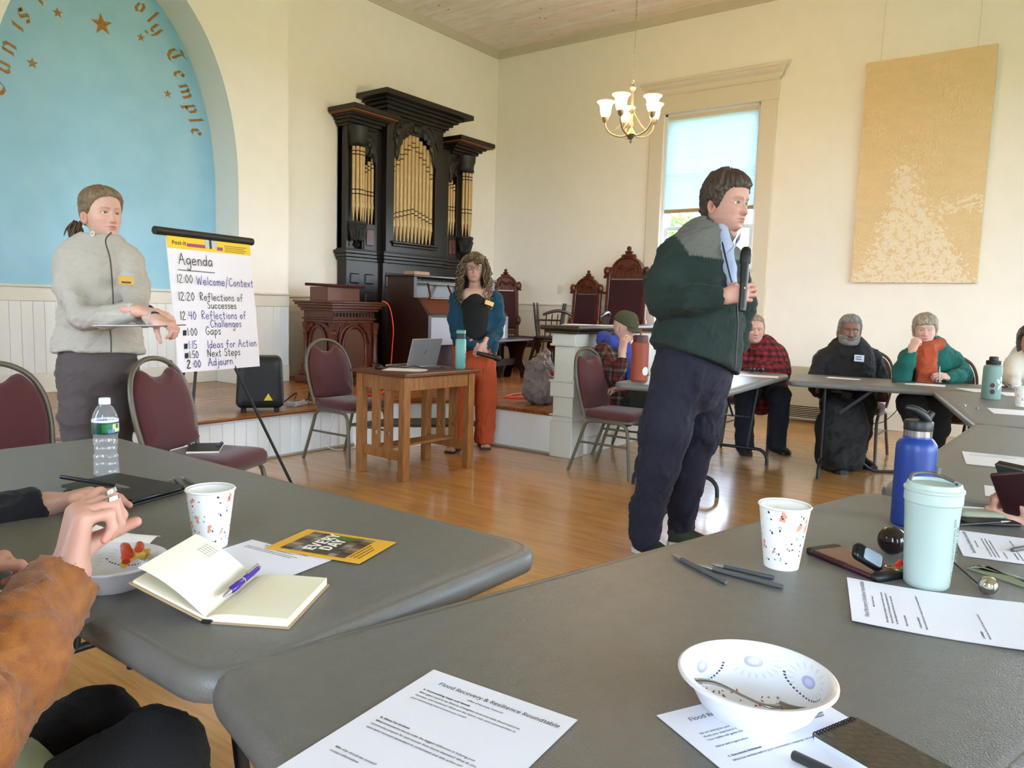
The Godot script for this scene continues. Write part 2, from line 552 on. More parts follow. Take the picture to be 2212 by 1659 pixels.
func floor_planks(fl: Node) -> void:
	var rng := RandomNumberGenerator.new()
	rng.seed = 4
	var g1 := noise_tex(FastNoiseLite.TYPE_SIMPLEX_SMOOTH,0.012,21,[Color(0.70,0.50,0.265),Color(0.75,0.55,0.305),Color(0.785,0.59,0.34),Color(0.725,0.525,0.285)],[0.1,0.4,0.7,0.95],5)
	var base := mottled(g1,Vector3(5.0,5.0,0.35),0.27,true)
	base.clearcoat_enabled = true
	base.clearcoat = 0.5
	base.clearcoat_roughness = 0.12
	var tones := []
	for i in 7:
		var k: float = [1.0,0.965,1.02,0.98,1.04,0.95,1.01][i]
		tones.append(tinted(base,Color(minf(k,1.0),minf(k * 0.985,1.0),minf(k * (0.96 + 0.012 * i),1.0)),Vector3(i * 0.37,i * 0.21,i * 0.43)))
	var lengths := [0.75,1.1,1.6,2.1]
	var meshes := []
	for l in lengths:
		var b := ST()
		box(b,Transform3D.IDENTITY,Vector3(0.0571,0.012,l - 0.0004),0.0004)
		b.generate_normals()
		meshes.append(b.commit())
	var plain := []
	for l in lengths:
		var b := ST()
		box(b,Transform3D.IDENTITY,Vector3(0.0572,0.012,l))
		b.generate_normals()
		plain.append(b.commit())
	var near := []
	var rest := []
	for i in 7: rest.append(ST())
	var x := XL + 0.0285
	while x < XW:
		var z := -5.3 - rng.randf() * 1.5
		while z < ZR:
			var k := rng.randi_range(0,3)
			var tone := rng.randi_range(0,6)
			var c := Vector3(x,-0.006,z + lengths[k] / 2)
			var spot := Vector3(-1,-1,-1)
			for e in [-0.45,-0.2,0.0,0.2,0.45]:
				var p := c + Vector3(0,0,lengths[k] * e)
				if (p - EYE).dot(cam_f) > 0.5:
					var q := to_pixel(p)
					if (q.x > 560 and q.x < 1520 and q.y > 1000 and q.y < 1330 and q.y < 1195 + (1120 - q.x) * 0.29 and q.y > 1035 - (600 - q.x) * 0.23) or (q.x > 60 and q.x < 620 and q.y > 1340 and q.y < 1665) or (q.x > 1480 and q.x < 1900 and q.y > 960 and q.y < 1150):
						spot = q
			if spot.z > 0.0: near.append([spot.z,c,k,tone])
			else: rest[tone].append_from(plain[k],0,Transform3D(Basis.IDENTITY,c))
			z += lengths[k]
		x += 0.0572
	near.sort_custom(func(a,b): return a[0] < b[0])
	for i in near.size():
		var r: Array = near[i]
		if i < 300:
			var o := mesh_node("floor_plank",meshes[r[2]],tones[r[3]],fl)
			o.position = r[1]
		else:
			rest[r[3]].append_from(plain[r[2]],0,Transform3D(Basis.IDENTITY,r[1]))
	var am := ArrayMesh.new()
	for i in 7:
		rest[i].commit(am)
		am.surface_set_material(am.get_surface_count() - 1,tones[i])
	var o := mesh_node("far_planks",am,null,fl)
	o.set_meta("kind","stuff")
func ceiling_boards(cl: Node) -> void:
	var rng := RandomNumberGenerator.new()
	rng.seed = 9
	var tx := noise_tex(FastNoiseLite.TYPE_SIMPLEX_SMOOTH,0.015,31,[Color(0.88,0.845,0.81),Color(0.925,0.905,0.88),Color(0.945,0.93,0.91)],[0.1,0.45,0.8],4)
	var m := mottled(tx,Vector3(2.5,2.5,0.3),0.7,true)
	var ms := [m,tinted(m,Color(0.97,0.96,0.95),Vector3(0.3,0.1,0.7)),tinted(m,Color(0.99,0.96,0.94),Vector3(0.6,0.4,0.2))]
	var meshes := []
	for l in [1.5,2.2,3.0]:
		var b := ST()
		box(b,Transform3D.IDENTITY,Vector3(0.0885,0.02,l - 0.001),0.003)
		b.generate_normals()
		meshes.append(b.commit())
	var x := 4.4
	while x < XW:
		var z := ZB - rng.randf()
		while z < 0.5:
			var k := rng.randi_range(0,2)
			var l: float = [1.5,2.2,3.0][k]
			var o := mesh_node("ceiling_board",meshes[k],ms[rng.randi_range(0,2)],cl)
			o.position = Vector3(x + 0.045,YC + 0.01,z + l / 2)
			z += l
		x += 0.09
	var s := ST()
	for i in 26:
		var p := Vector3(rng.randf_range(5.6,8.9),YC - 0.0006,rng.randf_range(-6.9,-3.2))
		lathe(s,Transform3D(Basis.IDENTITY,p),[Vector2(0,0),Vector2(rng.randf_range(0.006,0.013),0.0),Vector2(0.014,0.001)],8,1.0,1.6)
	part(cl,"knots",s,mat(0.55,0.45,0.38,0.7)).set_meta("kind","stuff")
func window(n: int,o: Array,wx: float,inward: float,shaded: bool) -> void:
	var z0: float = o[0]
	var z1: float = o[1]
	var y0: float = o[2]
	var y1: float = o[3]
	var zc := (z0 + z1) / 2
	var w := z1 - z0
	var names := ["tall sash window with half lowered shade behind the standing man","tall sash window with half lowered shade beyond the painting","tall sash window nearest the rear of the painted wall","tall sash window opposite the shaded one by the stage","tall sash window in the middle of the opposite wall","tall sash window at the rear of the opposite wall"]
	var root := thing("window_%d" % n,names[n - 1],"window",Vector3(wx,0,zc))
	root.set_meta("kind","structure")
	var f := Transform3D(Basis(Vector3(0,0,-inward),Vector3.UP,Vector3(inward,0,0)),Vector3.ZERO)
	for e in [-1,1]:
		var s := ST()
		slab(s,Vector3(e * (w / 2 - 0.005),y0 - 0.1,0),Vector3(e * (w / 2 + 0.19),y1,0.03),0.006,f)
		part(root,"casing",s,m_trim)
	var h := ST()
	slab(h,Vector3(-w / 2 - 0.20,y1 - 0.002,0),Vector3(w / 2 + 0.20,y1 + 0.24,0.034),0.005,f)
	part(root,"header",h,m_trim)
	h = ST()
	slab(h,Vector3(-w / 2 - 0.215,y1 + 0.22,0),Vector3(w / 2 + 0.215,y1 + 0.245,0.055),0.005,f)
	var pf := PackedVector2Array([Vector2(0,0.24),Vector2(0.06,0.24),Vector2(0.066,0.285),Vector2(0.1,0.31),Vector2(0.125,0.345),Vector2(0.14,0.35),Vector2(0.14,0.375),Vector2(0,0.375)])
	var rings := []
	for e in [-1.0,1.0]:
		var ring := PackedVector3Array()
		for q in pf: ring.append(f * Vector3(e * (w / 2 + 0.19 + q.x * 0.85),y1 + q.y,q.x))
		rings.append(ring)
	loft(h,rings,true,true,-1)
	part(root,"cornice",h,m_trim)
	h = ST()
	slab(h,Vector3(-w / 2 - 0.22,y0 - 0.035,-0.1),Vector3(w / 2 + 0.22,y0,0.07),0.008,f)
	slab(h,Vector3(-w / 2 - 0.19,y0 - 0.13,0),Vector3(w / 2 + 0.19,y0 - 0.035,0.025),0.004,f)
	part(root,"sill",h,m_trim)
	h = ST()
	for e in [-1,1]: slab(h,Vector3(e * (w / 2),y0,-0.18),Vector3(e * (w / 2 - 0.035),y1,-0.02),0.003,f)
	slab(h,Vector3(-w / 2,y1 - 0.03,-0.18),Vector3(w / 2,y1,-0.02),0.003,f)
	part(root,"window_frame",h,mat(0.86,0.89,0.93,0.5))
	var ym := 2.27
	var ms := mat(0.88,0.91,0.95,0.5)
	for sash in 2:
		h = ST()
		var ya := ym - 0.02 if sash == 0 else y0
		var yb := y1 - 0.03 if sash == 0 else ym + 0.03
		var d := -0.14 if sash == 0 else -0.1
		for e in [-1,1]: slab(h,Vector3(e * (w / 2 - 0.03),ya,d),Vector3(e * (w / 2 - 0.085),yb,d + 0.035),0.004,f)
		slab(h,Vector3(-w / 2 + 0.08,ya,d),Vector3(w / 2 - 0.08,ya + 0.055,d + 0.035),0.004,f)
		slab(h,Vector3(-w / 2 + 0.08,yb - 0.05,d),Vector3(w / 2 - 0.08,yb,d + 0.035),0.004,f)
		if sash == 0:
			for e in [-1,1]: slab(h,Vector3(e * 0.18 - 0.012,ya,d + 0.004),Vector3(e * 0.18 + 0.012,yb,d + 0.03),0.003,f)
			slab(h,Vector3(-w / 2 + 0.08,(ya + yb) / 2 - 0.012,d + 0.004),Vector3(w / 2 - 0.08,(ya + yb) / 2 + 0.012,d + 0.03),0.003,f)
		var so := part(root,"sash",h,ms)
		h = ST()
		quad(h,f * Vector3(-w / 2 + 0.07,ya + 0.03,d + 0.017),f * Vector3(w / 2 - 0.07,ya + 0.03,d + 0.017),f * Vector3(w / 2 - 0.07,yb - 0.03,d + 0.017),f * Vector3(-w / 2 + 0.07,yb - 0.03,d + 0.017))
		part(so,"pane",h,m_glass)
	if shaded:
		var sh := thing("window_shade","pale honeycomb shade half lowered over the window " + ("by the standing man" if n == 1 else "beyond the painting"),"window shade",Vector3(wx,0,zc))
		h = ST()
		var yb := 2.5
		var nf := 62
		h.set_smooth_group(-1)
		for side in 1:
			for i in nf:
				var ya := yb + (y1 - 0.06 - yb) * i / nf
				var yc := yb + (y1 - 0.06 - yb) * (i + 0.5) / nf
				var yd := yb + (y1 - 0.06 - yb) * (i + 1) / nf
				var d0 := -0.045
				var d1 := -0.040
				var u := w / 2 - 0.012
				quad(h,f * Vector3(-u,ya,d0),f * Vector3(u,ya,d0),f * Vector3(u,yc,d1),f * Vector3(-u,yc,d1))
				quad(h,f * Vector3(-u,yc,d1),f * Vector3(u,yc,d1),f * Vector3(u,yd,d0),f * Vector3(-u,yd,d0))
		var cloth := StandardMaterial3D.new()
		cloth.albedo_color = Color(0.80,0.86,0.87)
		cloth.roughness = 0.9
		cloth.backlight_enabled = true
		cloth.backlight = Color(0.38,0.47,0.50)
		part(sh,"fabric",h,cloth)
		h = ST()
		slab(h,Vector3(-w / 2 + 0.01,yb - 0.035,-0.055),Vector3(w / 2 - 0.01,yb + 0.012,-0.03),0.005,f)
		part(sh,"bottom_rail",h,mat(0.66,0.58,0.42,0.6))
		h = ST()
		slab(h,Vector3(-w / 2 + 0.006,y1 - 0.07,-0.06),Vector3(w / 2 - 0.006,y1 - 0.012,-0.022),0.004,f)
		part(sh,"head_rail",h,mat(0.84,0.79,0.70,0.6))
func leaf_crown(s: SurfaceTool,c: Vector3,r: Vector3,n: int,size: float,rng: RandomNumberGenerator) -> void:
	s.set_smooth_group(-1)
	for i in n:
		var d := Vector3(rng.randfn(),rng.randfn(),rng.randfn()).normalized() * pow(rng.randf(),0.4)
		var p := c + d * r
		var a := Vector3(rng.randfn(),rng.randfn(),rng.randfn()).normalized()
		var b := a.cross(Vector3(rng.randfn(),rng.randfn(),rng.randfn())).normalized()
		var l := size * rng.randf_range(0.6,1.3)
		quad(s,p - a * l,p - b * l * 0.5,p + a * l,p + b * l * 0.5)
func outside() -> void:
	var s := ST()
	slab(s,Vector3(-60,-1.3,-60),Vector3(80,-1.0,60))
	tag(part(self,"lawn",s,mat(0.30,0.42,0.16,0.95)),"green lawn outside the tall windows","lawn","","structure")
	var rng := RandomNumberGenerator.new()
	rng.seed = 77
	var leaf := mat(0.36,0.55,0.22,0.7).duplicate()
	leaf.backlight_enabled = true
	leaf.backlight = Color(0.35,0.5,0.15)
	for i in 3:
		var p: Vector3 = [Vector3(19.5,-1,-9.3),Vector3(25.5,-1,-7.0),Vector3(18.0,-1,-12.5)][i]
		var tr := thing("tree",["leafy green tree standing alone outside the shaded window","broad leafy tree beyond the lower sash of the window","leafy tree farther along the lawn outside the stage window"][i],"tree",p,0.0,"trees outside the window")
		s = ST()
		tube(s,[Vector3.ZERO,Vector3(0.1,1.2,0),Vector3(-0.05,2.6,0.1),Vector3(0,4.0,0)],[0.22,0.17,0.13,0.05],9)
		part(tr,"trunk",s,mat(0.25,0.19,0.14,0.9))
		s = ST()
		for k in 9:
			leaf_crown(s,Vector3(rng.randf_range(-1.3,1.3),rng.randf_range(1.9,4.4),rng.randf_range(-1.5,1.5)),Vector3(0.9,0.75,0.9),420,0.16,rng)
		part(tr,"crown",s,leaf)
# ---------------------------------------------------------------- the stage
func build_stage() -> void:
	var poly := PackedVector2Array([Vector2(XL,4.93),Vector2(4.72,4.93),Vector2(4.86,4.83),Vector2(5.08,4.66),Vector2(5.23,4.52),Vector2(5.23,3.34),Vector2(XW,3.34),Vector2(XW,-ZB),Vector2(XL,-ZB)])
	var up := Transform3D(Basis(Vector3(1,0,0),Vector3(0,0,-1),Vector3(0,1,0)),Vector3.ZERO)
	var s := ST()
	prism(s,up,poly,-0.01,HS - 0.03)
	var st := tag(part(self,"stage",s,m_white),"low white panelled stage with varnished board top","stage","","structure")
	s = ST()
	var nose := Geometry2D.offset_polygon(poly,0.025)
	prism(s,up,nose[0],HS - 0.03,HS - 0.001)
	var g1 := noise_tex(FastNoiseLite.TYPE_SIMPLEX_SMOOTH,0.012,23,[Color(0.50,0.30,0.14),Color(0.64,0.42,0.21),Color(0.70,0.48,0.26)],[0.1,0.5,0.9],5)
	var m := mottled(g1,Vector3(0.35,5.0,5.0),0.25,true)
	var k1 := tinted(m,Color(0.95,0.92,0.9),Vector3(0.3,0.2,0.4))
	var k2 := tinted(m,Color(0.9,0.86,0.82),Vector3(0.7,0.1,0.9))
	part(st,"nosing",s,tinted(m,Color(0.85,0.72,0.6)))
	var rng := RandomNumberGenerator.new()
	rng.seed = 15
	var sets := [ST(),ST(),ST()]
	var z := ZB
	while z < -3.36:
		var x := XL - rng.randf()
		var xe := XW
		var xs := XL if z < -4.9 else 5.24
		while x < xe:
			var l := rng.randf_range(0.7,2.0)
			var a := maxf(x,xs)
			var b := minf(x + l,xe)
			if b - a > 0.05: slab(sets[rng.randi_range(0,2)],Vector3(a,HS - 0.012,z),Vector3(b - 0.0006,HS,z + 0.0565),0.0007)
			x += l
		z += 0.0572
	var am := ArrayMesh.new()
	for i in 3:
		sets[i].generate_normals()
		sets[i].commit(am)
		am.surface_set_material(i,[m,k1,k2][i])
	mesh_node("stage_boards",am,null,st).set_meta("kind","stuff")
	var b := ST()
	box(b,Transform3D.IDENTITY,Vector3(0.098,HS - 0.05,0.014),0.004)
	b.generate_normals()
	var bm := b.commit()
	for i in 34:
		var o := mesh_node("board",bm,m_white,st)
		o.position = Vector3(4.66 - i * 0.0995,(HS - 0.04) / 2 + 0.003,-4.93 + 0.006)
	s = ST()
	slab(s,Vector3(XL,0,-4.93),Vector3(4.72,0.02,-4.905),0.006)
	slab(s,Vector3(5.205,0,-4.5),Vector3(5.23,0.02,-3.4),0.006)
	part(st,"base_bead",s,mat(0.62,0.60,0.54,0.6))
	s = ST()
	var step := PackedVector2Array([Vector2(4.35,4.92),Vector2(4.6,4.62),Vector2(4.85,4.38),Vector2(5.22,4.12),Vector2(5.22,4.53),Vector2(4.72,4.92)])
	prism(s,up,step,0,0.165)
	var stp := tag(part(self,"corner_step",s,m_white),"low white corner step up to the stage with dark tread","step","","structure")
	s = ST()
	prism(s,up,Geometry2D.offset_polygon(step,0.015)[0],0.165,0.19)
	part(stp,"tread",s,mat(0.24,0.22,0.19,0.8))
	s = ST()
	slab(s,Vector3(5.3,0,-3.36),Vector3(XW,1.02,-3.27))
	var hw := tag(part(self,"half_wall",s,m_white),"white panelled half wall with dark wooden cap closing the stage","half wall","","structure")
	s = ST()
	slab(s,Vector3(5.19,0,-3.43),Vector3(5.36,1.02,-3.24),0.005)
	for y in [[0.0,0.3,0.012],[0.50,0.62,0.02],[0.62,0.635,0.03],[0.34,0.355,0.022],[0.93,1.02,0.018],[0.915,0.935,0.03]]:
		slab(s,Vector3(5.19 - y[2],y[0],-3.43 - y[2]),Vector3(5.36 + y[2],y[1],-3.24 + y[2]),0.005)
	part(hw,"newel_post",s,mat(0.80,0.79,0.73,0.5))
	s = ST()
	slab(s,Vector3(5.36,0.9,-3.28),Vector3(XW,1.02,-3.25),0.004)
	slab(s,Vector3(5.36,0.0,-3.28),Vector3(XW,0.14,-3.25),0.004)
	slab(s,Vector3(5.36,0.55,-3.28),Vector3(XW,0.62,-3.25),0.004)
	for x in [5.36,6.25,7.2,8.15]: slab(s,Vector3(x,0.14,-3.28),Vector3(x + 0.09,0.9,-3.25),0.004)
	part(hw,"panel_frame",s,m_rail)
	s = ST()
	slab(s,Vector3(5.12,1.02,-3.5),Vector3(XW,1.045,-3.17),0.008)
	slab(s,Vector3(5.09,1.045,-3.53),Vector3(XW,1.082,-3.14),0.015)
	part(hw,"cap_rail",s,mat(0.17,0.13,0.09,0.3))
# ---------------------------------------------------------------- painted lettering of the niche
const BLACKLETTER := {
	"i": [[[0,0.95],[0,0.08]],[[-0.13,0.84],[0.1,1.0]],[[-0.1,0.0],[0.14,0.16]]],
	"l": [[[0,1.55],[0,0.1]],[[-0.12,1.44],[0.06,1.62]],[[-0.08,0.0],[0.16,0.16]]],
	"n": [[[-0.28,0.95],[-0.28,0.06]],[[0.28,0.8],[0.28,0.1]],[[-0.4,0.84],[-0.18,1.0]],[[-0.26,0.8],[0.05,0.99],[0.28,0.8]],[[-0.4,0.0],[-0.16,0.14]],[[0.18,0.0],[0.44,0.16]]],
	"u": [[[-0.28,0.95],[-0.28,0.18]],[[0.28,0.95],[0.28,0.1]],[[-0.4,0.86],[-0.18,1.02]],[[0.16,0.86],[0.38,1.02]],[[-0.28,0.16],[-0.05,0.0],[0.26,0.2]],[[0.2,0.0],[0.44,0.16]]],
	"m": [[[-0.5,0.95],[-0.5,0.06]],[[0,0.85],[0,0.06]],[[0.5,0.8],[0.5,0.1]],[[-0.62,0.84],[-0.4,1.0]],[[-0.48,0.8],[-0.18,0.99],[0,0.8]],[[0.02,0.8],[0.3,0.99],[0.5,0.8]],[[-0.62,0.0],[-0.38,0.14]],[[-0.12,0.0],[0.12,0.14]],[[0.4,0.0],[0.66,0.16]]],
	"e": [[[-0.24,0.8],[-0.24,0.22]],[[-0.24,0.8],[0.06,1.0],[0.24,0.72]],[[0.24,0.72],[-0.18,0.5]],[[-0.24,0.2],[0.02,0.0],[0.32,0.2]]],
	"o": [[[-0.26,0.8],[-0.26,0.2]],[[0.26,0.8],[0.26,0.2]],[[-0.26,0.78],[0.0,1.0],[0.26,0.78]],[[-0.26,0.22],[0.0,0.0],[0.26,0.22]]],
	"p": [[[-0.26,1.0],[-0.26,-0.5]],[[0.28,0.8],[0.28,0.2]],[[-0.42,0.84],[-0.16,1.04]],[[-0.24,0.8],[0.04,1.0],[0.28,0.8]],[[0.28,0.2],[0.04,0.0],[-0.26,0.1]],[[-0.42,-0.52],[-0.1,-0.42]]],
	"s": [[[0.24,0.9],[0.0,1.02],[-0.24,0.8],[-0.2,0.62],[0.22,0.4],[0.24,0.2],[0.0,0.0],[-0.28,0.14]],[[0.2,0.98],[0.34,0.82]]],
	"y": [[[-0.28,0.95],[-0.28,0.25]],[[0.28,1.0],[0.28,0.1]],[[-0.42,0.84],[-0.18,1.02]],[[-0.28,0.2],[-0.04,0.02],[0.26,0.22]],[[0.28,0.1],[0.16,-0.3],[-0.2,-0.56],[-0.44,-0.48]]],
	"T": [[[-0.5,1.35],[-0.2,1.55],[0.2,1.42],[0.62,1.6]],[[-0.1,1.4],[-0.48,1.0],[-0.5,0.5],[-0.2,0.06],[0.2,0.0],[0.5,0.22]],[[0.1,1.3],[0.1,0.34]],[[-0.02,0.3],[0.22,0.42]]],
	"H": [[[-0.4,1.5],[-0.4,0.05]],[[0.4,0.8],[0.4,0.1]],[[-0.38,0.7],[0.05,0.98],[0.4,0.78]],[[-0.56,0.0],[-0.26,0.14]],[[0.3,0.0],[0.56,0.16]]],
	"O": [[[0.1,1.5],[-0.4,1.2],[-0.5,0.6],[-0.2,0.1],[0.2,0.0],[0.5,0.4],[0.46,1.0],[0.1,1.5]]],
}
func niche_paint(parent: Node) -> void:
	var gold := mottled(noise_tex(FastNoiseLite.TYPE_SIMPLEX_SMOOTH,0.03,8,[Color(0.58,0.39,0.13),Color(0.68,0.48,0.18)],[0.3,0.7]),Vector3.ONE * 2.0,0.45,true)
	var z := ZB + 0.012
	for l in [["o",3.735,3.845,0.1],["l",3.835,3.775,0.1],["y",3.885,3.695,0.1],["T",4.05,3.50,0.105],["e",4.105,3.345,0.1],["m",4.163,3.2,0.1],["p",4.225,3.05,0.1],["l",4.245,2.946,0.1],["e",4.275,2.838,0.1],["s",2.768,3.472,0.1],["i",2.718,3.375,0.1],["n",2.651,3.186,0.1],["u",2.603,3.027,0.1],["O",2.55,2.85,0.11],["i",2.88,3.64,0.1],["n",2.955,3.735,0.1],["H",3.60,3.935,0.1]]:
		var c := Vector2(l[1],l[2])
		var n := Vector2((c.x - ARCH_X) / (ARCH_W * ARCH_W),(c.y - 2.3) / (1.86 * 1.86)).normalized()
		var r := Vector2(n.y,-n.x)
		var k: float = l[3]
		var s := ST()
		var nib := Vector2(0.115,0.095)
		for stroke in BLACKLETTER[l[0]]:
			for i in stroke.size() - 1:
				var a := Vector2(stroke[i][0],stroke[i][1])
				var b := Vector2(stroke[i + 1][0],stroke[i + 1][1])
				var q := []
				for p in [a - nib,b - nib,b + nib,a + nib]:
					var v: Vector2 = (p - Vector2(0,0.5)) * k
					q.append(c + r * v.x + n * v.y)
				var pl := PackedVector2Array(q)
				if absf((q[1] - q[0]).cross(q[3] - q[0])) > 1e-6: prism(s,Transform3D.IDENTITY,pl,z - 0.001,z + 0.0012)
		part(parent,"gold_letter",s,gold)
	for t in [[3.389,3.591,0.098,0.12],[3.026,3.576,0.045,0.1],[2.818,3.11,0.048,0.0],[3.738,3.581,0.04,0.05],[3.987,3.137,0.042,0.0]]:
		var s := ST()
		var pl := PackedVector2Array()
		for i in 10:
			var a: float = PI / 2 + TAU * i / 10.0 + t[3]
			var rr: float = t[2] * (1.0 if i % 2 == 0 else 0.40)
			pl.append(Vector2(t[0] + cos(a) * rr,t[1] + sin(a) * rr))
		prism(s,Transform3D.IDENTITY,pl,z - 0.001,z + 0.0012)
		part(parent,"gold_star",s,gold)
var m_table: StandardMaterial3D
var m_frame: StandardMaterial3D
var m_legs: StandardMaterial3D
var m_cushion: StandardMaterial3D
# ---------------------------------------------------------------- folding tables
func make_table(label: String) -> Node3D:
	if m_table == null:
		var tx := noise_tex(FastNoiseLite.TYPE_SIMPLEX_SMOOTH,0.02,41,[Color(0.40,0.395,0.38),Color(0.415,0.41,0.395)],[0.2,0.8],3)
		var nm := noise_tex(FastNoiseLite.TYPE_SIMPLEX,0.25,42,[],[],2,512,6.0)
		m_table = mottled(tx,Vector3.ONE * 2.2,0.42,false,nm,0.12)
		m_legs = mat(0.12,0.12,0.125,0.4,0.3)
	var root := thing("folding_table",label,"table",Vector3.ZERO,0.0,"grey folding tables set in a ring")
	var s := ST()
	var o := rounded(1.83,0.762,0.075,8)
	pad(s,Transform3D.IDENTITY,o,[[0.06,0.695],[0.014,0.691],[0.003,0.697],[0.0,0.708],[0.0,0.719],[0.004,0.729],[0.012,0.7352],[0.02,0.7362],[0.026,0.7352],[0.031,0.7365],[0.05,0.737]])
	part(root,"tabletop",s,m_table)
	for e in [-1,1]:
		s = ST()
		var x: float = e * 0.66
		for z in [-0.13,0.13]:
			tube(s,[Vector3(x,0.70,z * 1.5),Vector3(x,0.12,z)],0.0125,10)
		tube(s,curve([Vector3(x,0.0,-0.3),Vector3(x,0.07,-0.292),Vector3(x,0.115,-0.25),Vector3(x,0.125,-0.19),Vector3(x,0.125,0.0),Vector3(x,0.125,0.19),Vector3(x,0.115,0.25),Vector3(x,0.07,0.292),Vector3(x,0.0,0.3)],4),0.0135,10)
		tube(s,[Vector3(x,0.62,-0.19),Vector3(x,0.62,0.19)],0.010,8)
		part(root,"leg",s,m_legs)
		s = ST()
		bar(s,Vector3(x,0.38,0),Vector3(x - e * 0.36,0.695,0),0.022,0.006)
		bar(s,Vector3(x,0.38,-0.15),Vector3(x,0.38,0.15),0.012,0.012)
		part(root,"brace",s,m_legs)
	return root
func build_tables() -> void:
	var t := make_table("grey folding table carrying the open notebook and yellow flyer")
	t.position = Vector3(0.89,0,-1.755)
	t.rotation.y = PI / 2
	copy_of(t,Vector3(1.323,0,-0.305),-0.2496,"grey folding table carrying the paper bowl with a fork")
	copy_of(t,Vector3(3.262,0,-0.02),-0.034,"grey folding table between the blue bottle and the sage bottle")
	copy_of(t,Vector3(5.128,0,-0.2),0.234,"grey folding table with the sage bottle with the dragonfly sticker")
	copy_of(t,Vector3(6.32,0,-0.899),-1.369,"grey folding table in front of the bearded man")
	copy_of(t,Vector3(5.437,0,-2.191),0.078,"grey folding table in front of the man in red checks")
# ---------------------------------------------------------------- stacking banquet chairs
func back_point(x: float,h: float) -> Vector3:      # h is the height above the seat along the leaning back
	return Vector3(x,0.45 + h,-0.185 - 0.20 * h - 0.10 * h * h + 0.12 * x * x * (0.3 + h))
func make_chair(label: String) -> Node3D:
	if m_frame == null:
		var tx := noise_tex(FastNoiseLite.TYPE_SIMPLEX,0.1,44,[Color(0.33,0.30,0.245),Color(0.41,0.38,0.31)],[0.3,0.7],2)
		m_frame = mottled(tx,Vector3.ONE * 12.0,0.45)
		m_frame.metallic = 0.25
		var cx := noise_tex(FastNoiseLite.TYPE_CELLULAR,0.09,45,[Color(0.255,0.075,0.085),Color(0.37,0.14,0.15)],[0.25,0.75],1)
		m_cushion = mottled(cx,Vector3.ONE * 7.0,0.85)
		m_cushion.rim_enabled = true
		m_cushion.rim = 0.35
	var root := thing("banquet_chair",label,"chair",Vector3.ZERO,0.0,"burgundy stacking chairs")
	var s := ST()
	var so := PackedVector2Array()
	for p in rounded(0.43,0.42,0.06,6):
		so.append(Vector2(p.x * (1.0 - 0.12 * clampf((p.y + 0.2) / 0.42,0.0,1.0)),p.y))
	pad(s,Transform3D(Basis.IDENTITY,Vector3(0,0,0.02)),so,[[0.03,0.418],[0.006,0.42],[0.0,0.436],[0.004,0.455],[0.02,0.472],[0.06,0.481],[0.12,0.485]])
	part(root,"seat",s,m_cushion)
	s = ST()
	pad(s,Transform3D(Basis.IDENTITY,Vector3(0,0,0.02)),so,[[0.02,0.402],[0.004,0.403],[0.004,0.419],[0.02,0.42]],-1)
	part(root,"seat_pan",s,m_frame)
	s = ST()
	var loop := []
	for c in [[-0.185,-0.02],[-0.203,0.08],[-0.216,0.2],[-0.207,0.31],[-0.165,0.40],[-0.09,0.452],[0.0,0.468],[0.09,0.452],[0.165,0.40],[0.207,0.31],[0.216,0.2],[0.203,0.08],[0.185,-0.02]]:
		loop.append(back_point(c[0],c[1]))
	tube(s,curve(loop,4),0.0125,10)
	part(root,"back_frame",s,m_frame)
	var left := [[0.174,0.03],[0.19,0.10],[0.201,0.2],[0.193,0.3],[0.16,0.375],[0.118,0.415],[0.085,0.408],[0.05,0.385],[0.0,0.377]]
	var outl := []
	for c in left: outl.append(Vector2(c[0],c[1]))
	for i in range(left.size() - 2,-1,-1): outl.append(Vector2(-left[i][0],left[i][1]))
	var o2 := curve2(outl,3,true)
	if Geometry2D.is_polygon_clockwise(o2): o2.reverse()
	s = ST()
	var rings := []
	for pr in [[0.06,-0.020],[0.012,-0.018],[0.0,-0.008],[0.0,0.006],[0.01,0.022],[0.04,0.032],[0.085,0.036]]:
		var ring := PackedVector3Array()
		for q in inset(o2,pr[0]):
			var n := Vector3(0,0.25,1).normalized()
			ring.append(back_point(q.x,q.y) + n * pr[1])
		rings.append(ring)
	loft(s,rings,true)
	part(root,"backrest",s,m_cushion)
	for e in [-1,1]:
		var x: float = e * 0.195
		s = ST()
		tube(s,curve([Vector3(x * 1.08,0,0.235),Vector3(x,0.30,0.20),Vector3(x,0.38,0.175),Vector3(x,0.398,0.12),Vector3(x,0.40,0.02)],4),0.0125,10)
		part(root,"leg",s,m_frame)
		s = ST()
		tube(s,curve([Vector3(x * 1.08,0,-0.285),Vector3(x,0.28,-0.19),Vector3(x,0.37,-0.155),Vector3(x,0.398,-0.10),Vector3(x,0.40,0.02)],4),0.0125,10)
		part(root,"leg",s,m_frame)
		s = ST()
		tube(s,[Vector3(x,0.23,0.208),Vector3(x,0.23,-0.21)],0.0085,8)
		part(root,"stretcher",s,m_frame)
	return root
func build_chairs() -> void:
	var c := make_chair("burgundy banquet chair with a green notebook on its seat")
	c.position = Vector3(2.05,0,-3.37)
	c.rotation.y = 0.42
	copy_of(c,Vector3(1.30,0,-3.42),0.16,"burgundy banquet chair left of the woman in the grey fleece")
	copy_of(c,Vector3(3.93,0,-4.48),0.02,"burgundy banquet chair drawn up beside the oak table")
	copy_of(c,Vector3(5.03,0,-2.74),0.0,"empty burgundy banquet chair next to the man in the cap")
	copy_of(c,Vector3(5.72,0,-2.95),0.12,"burgundy banquet chair under the man in the cap")
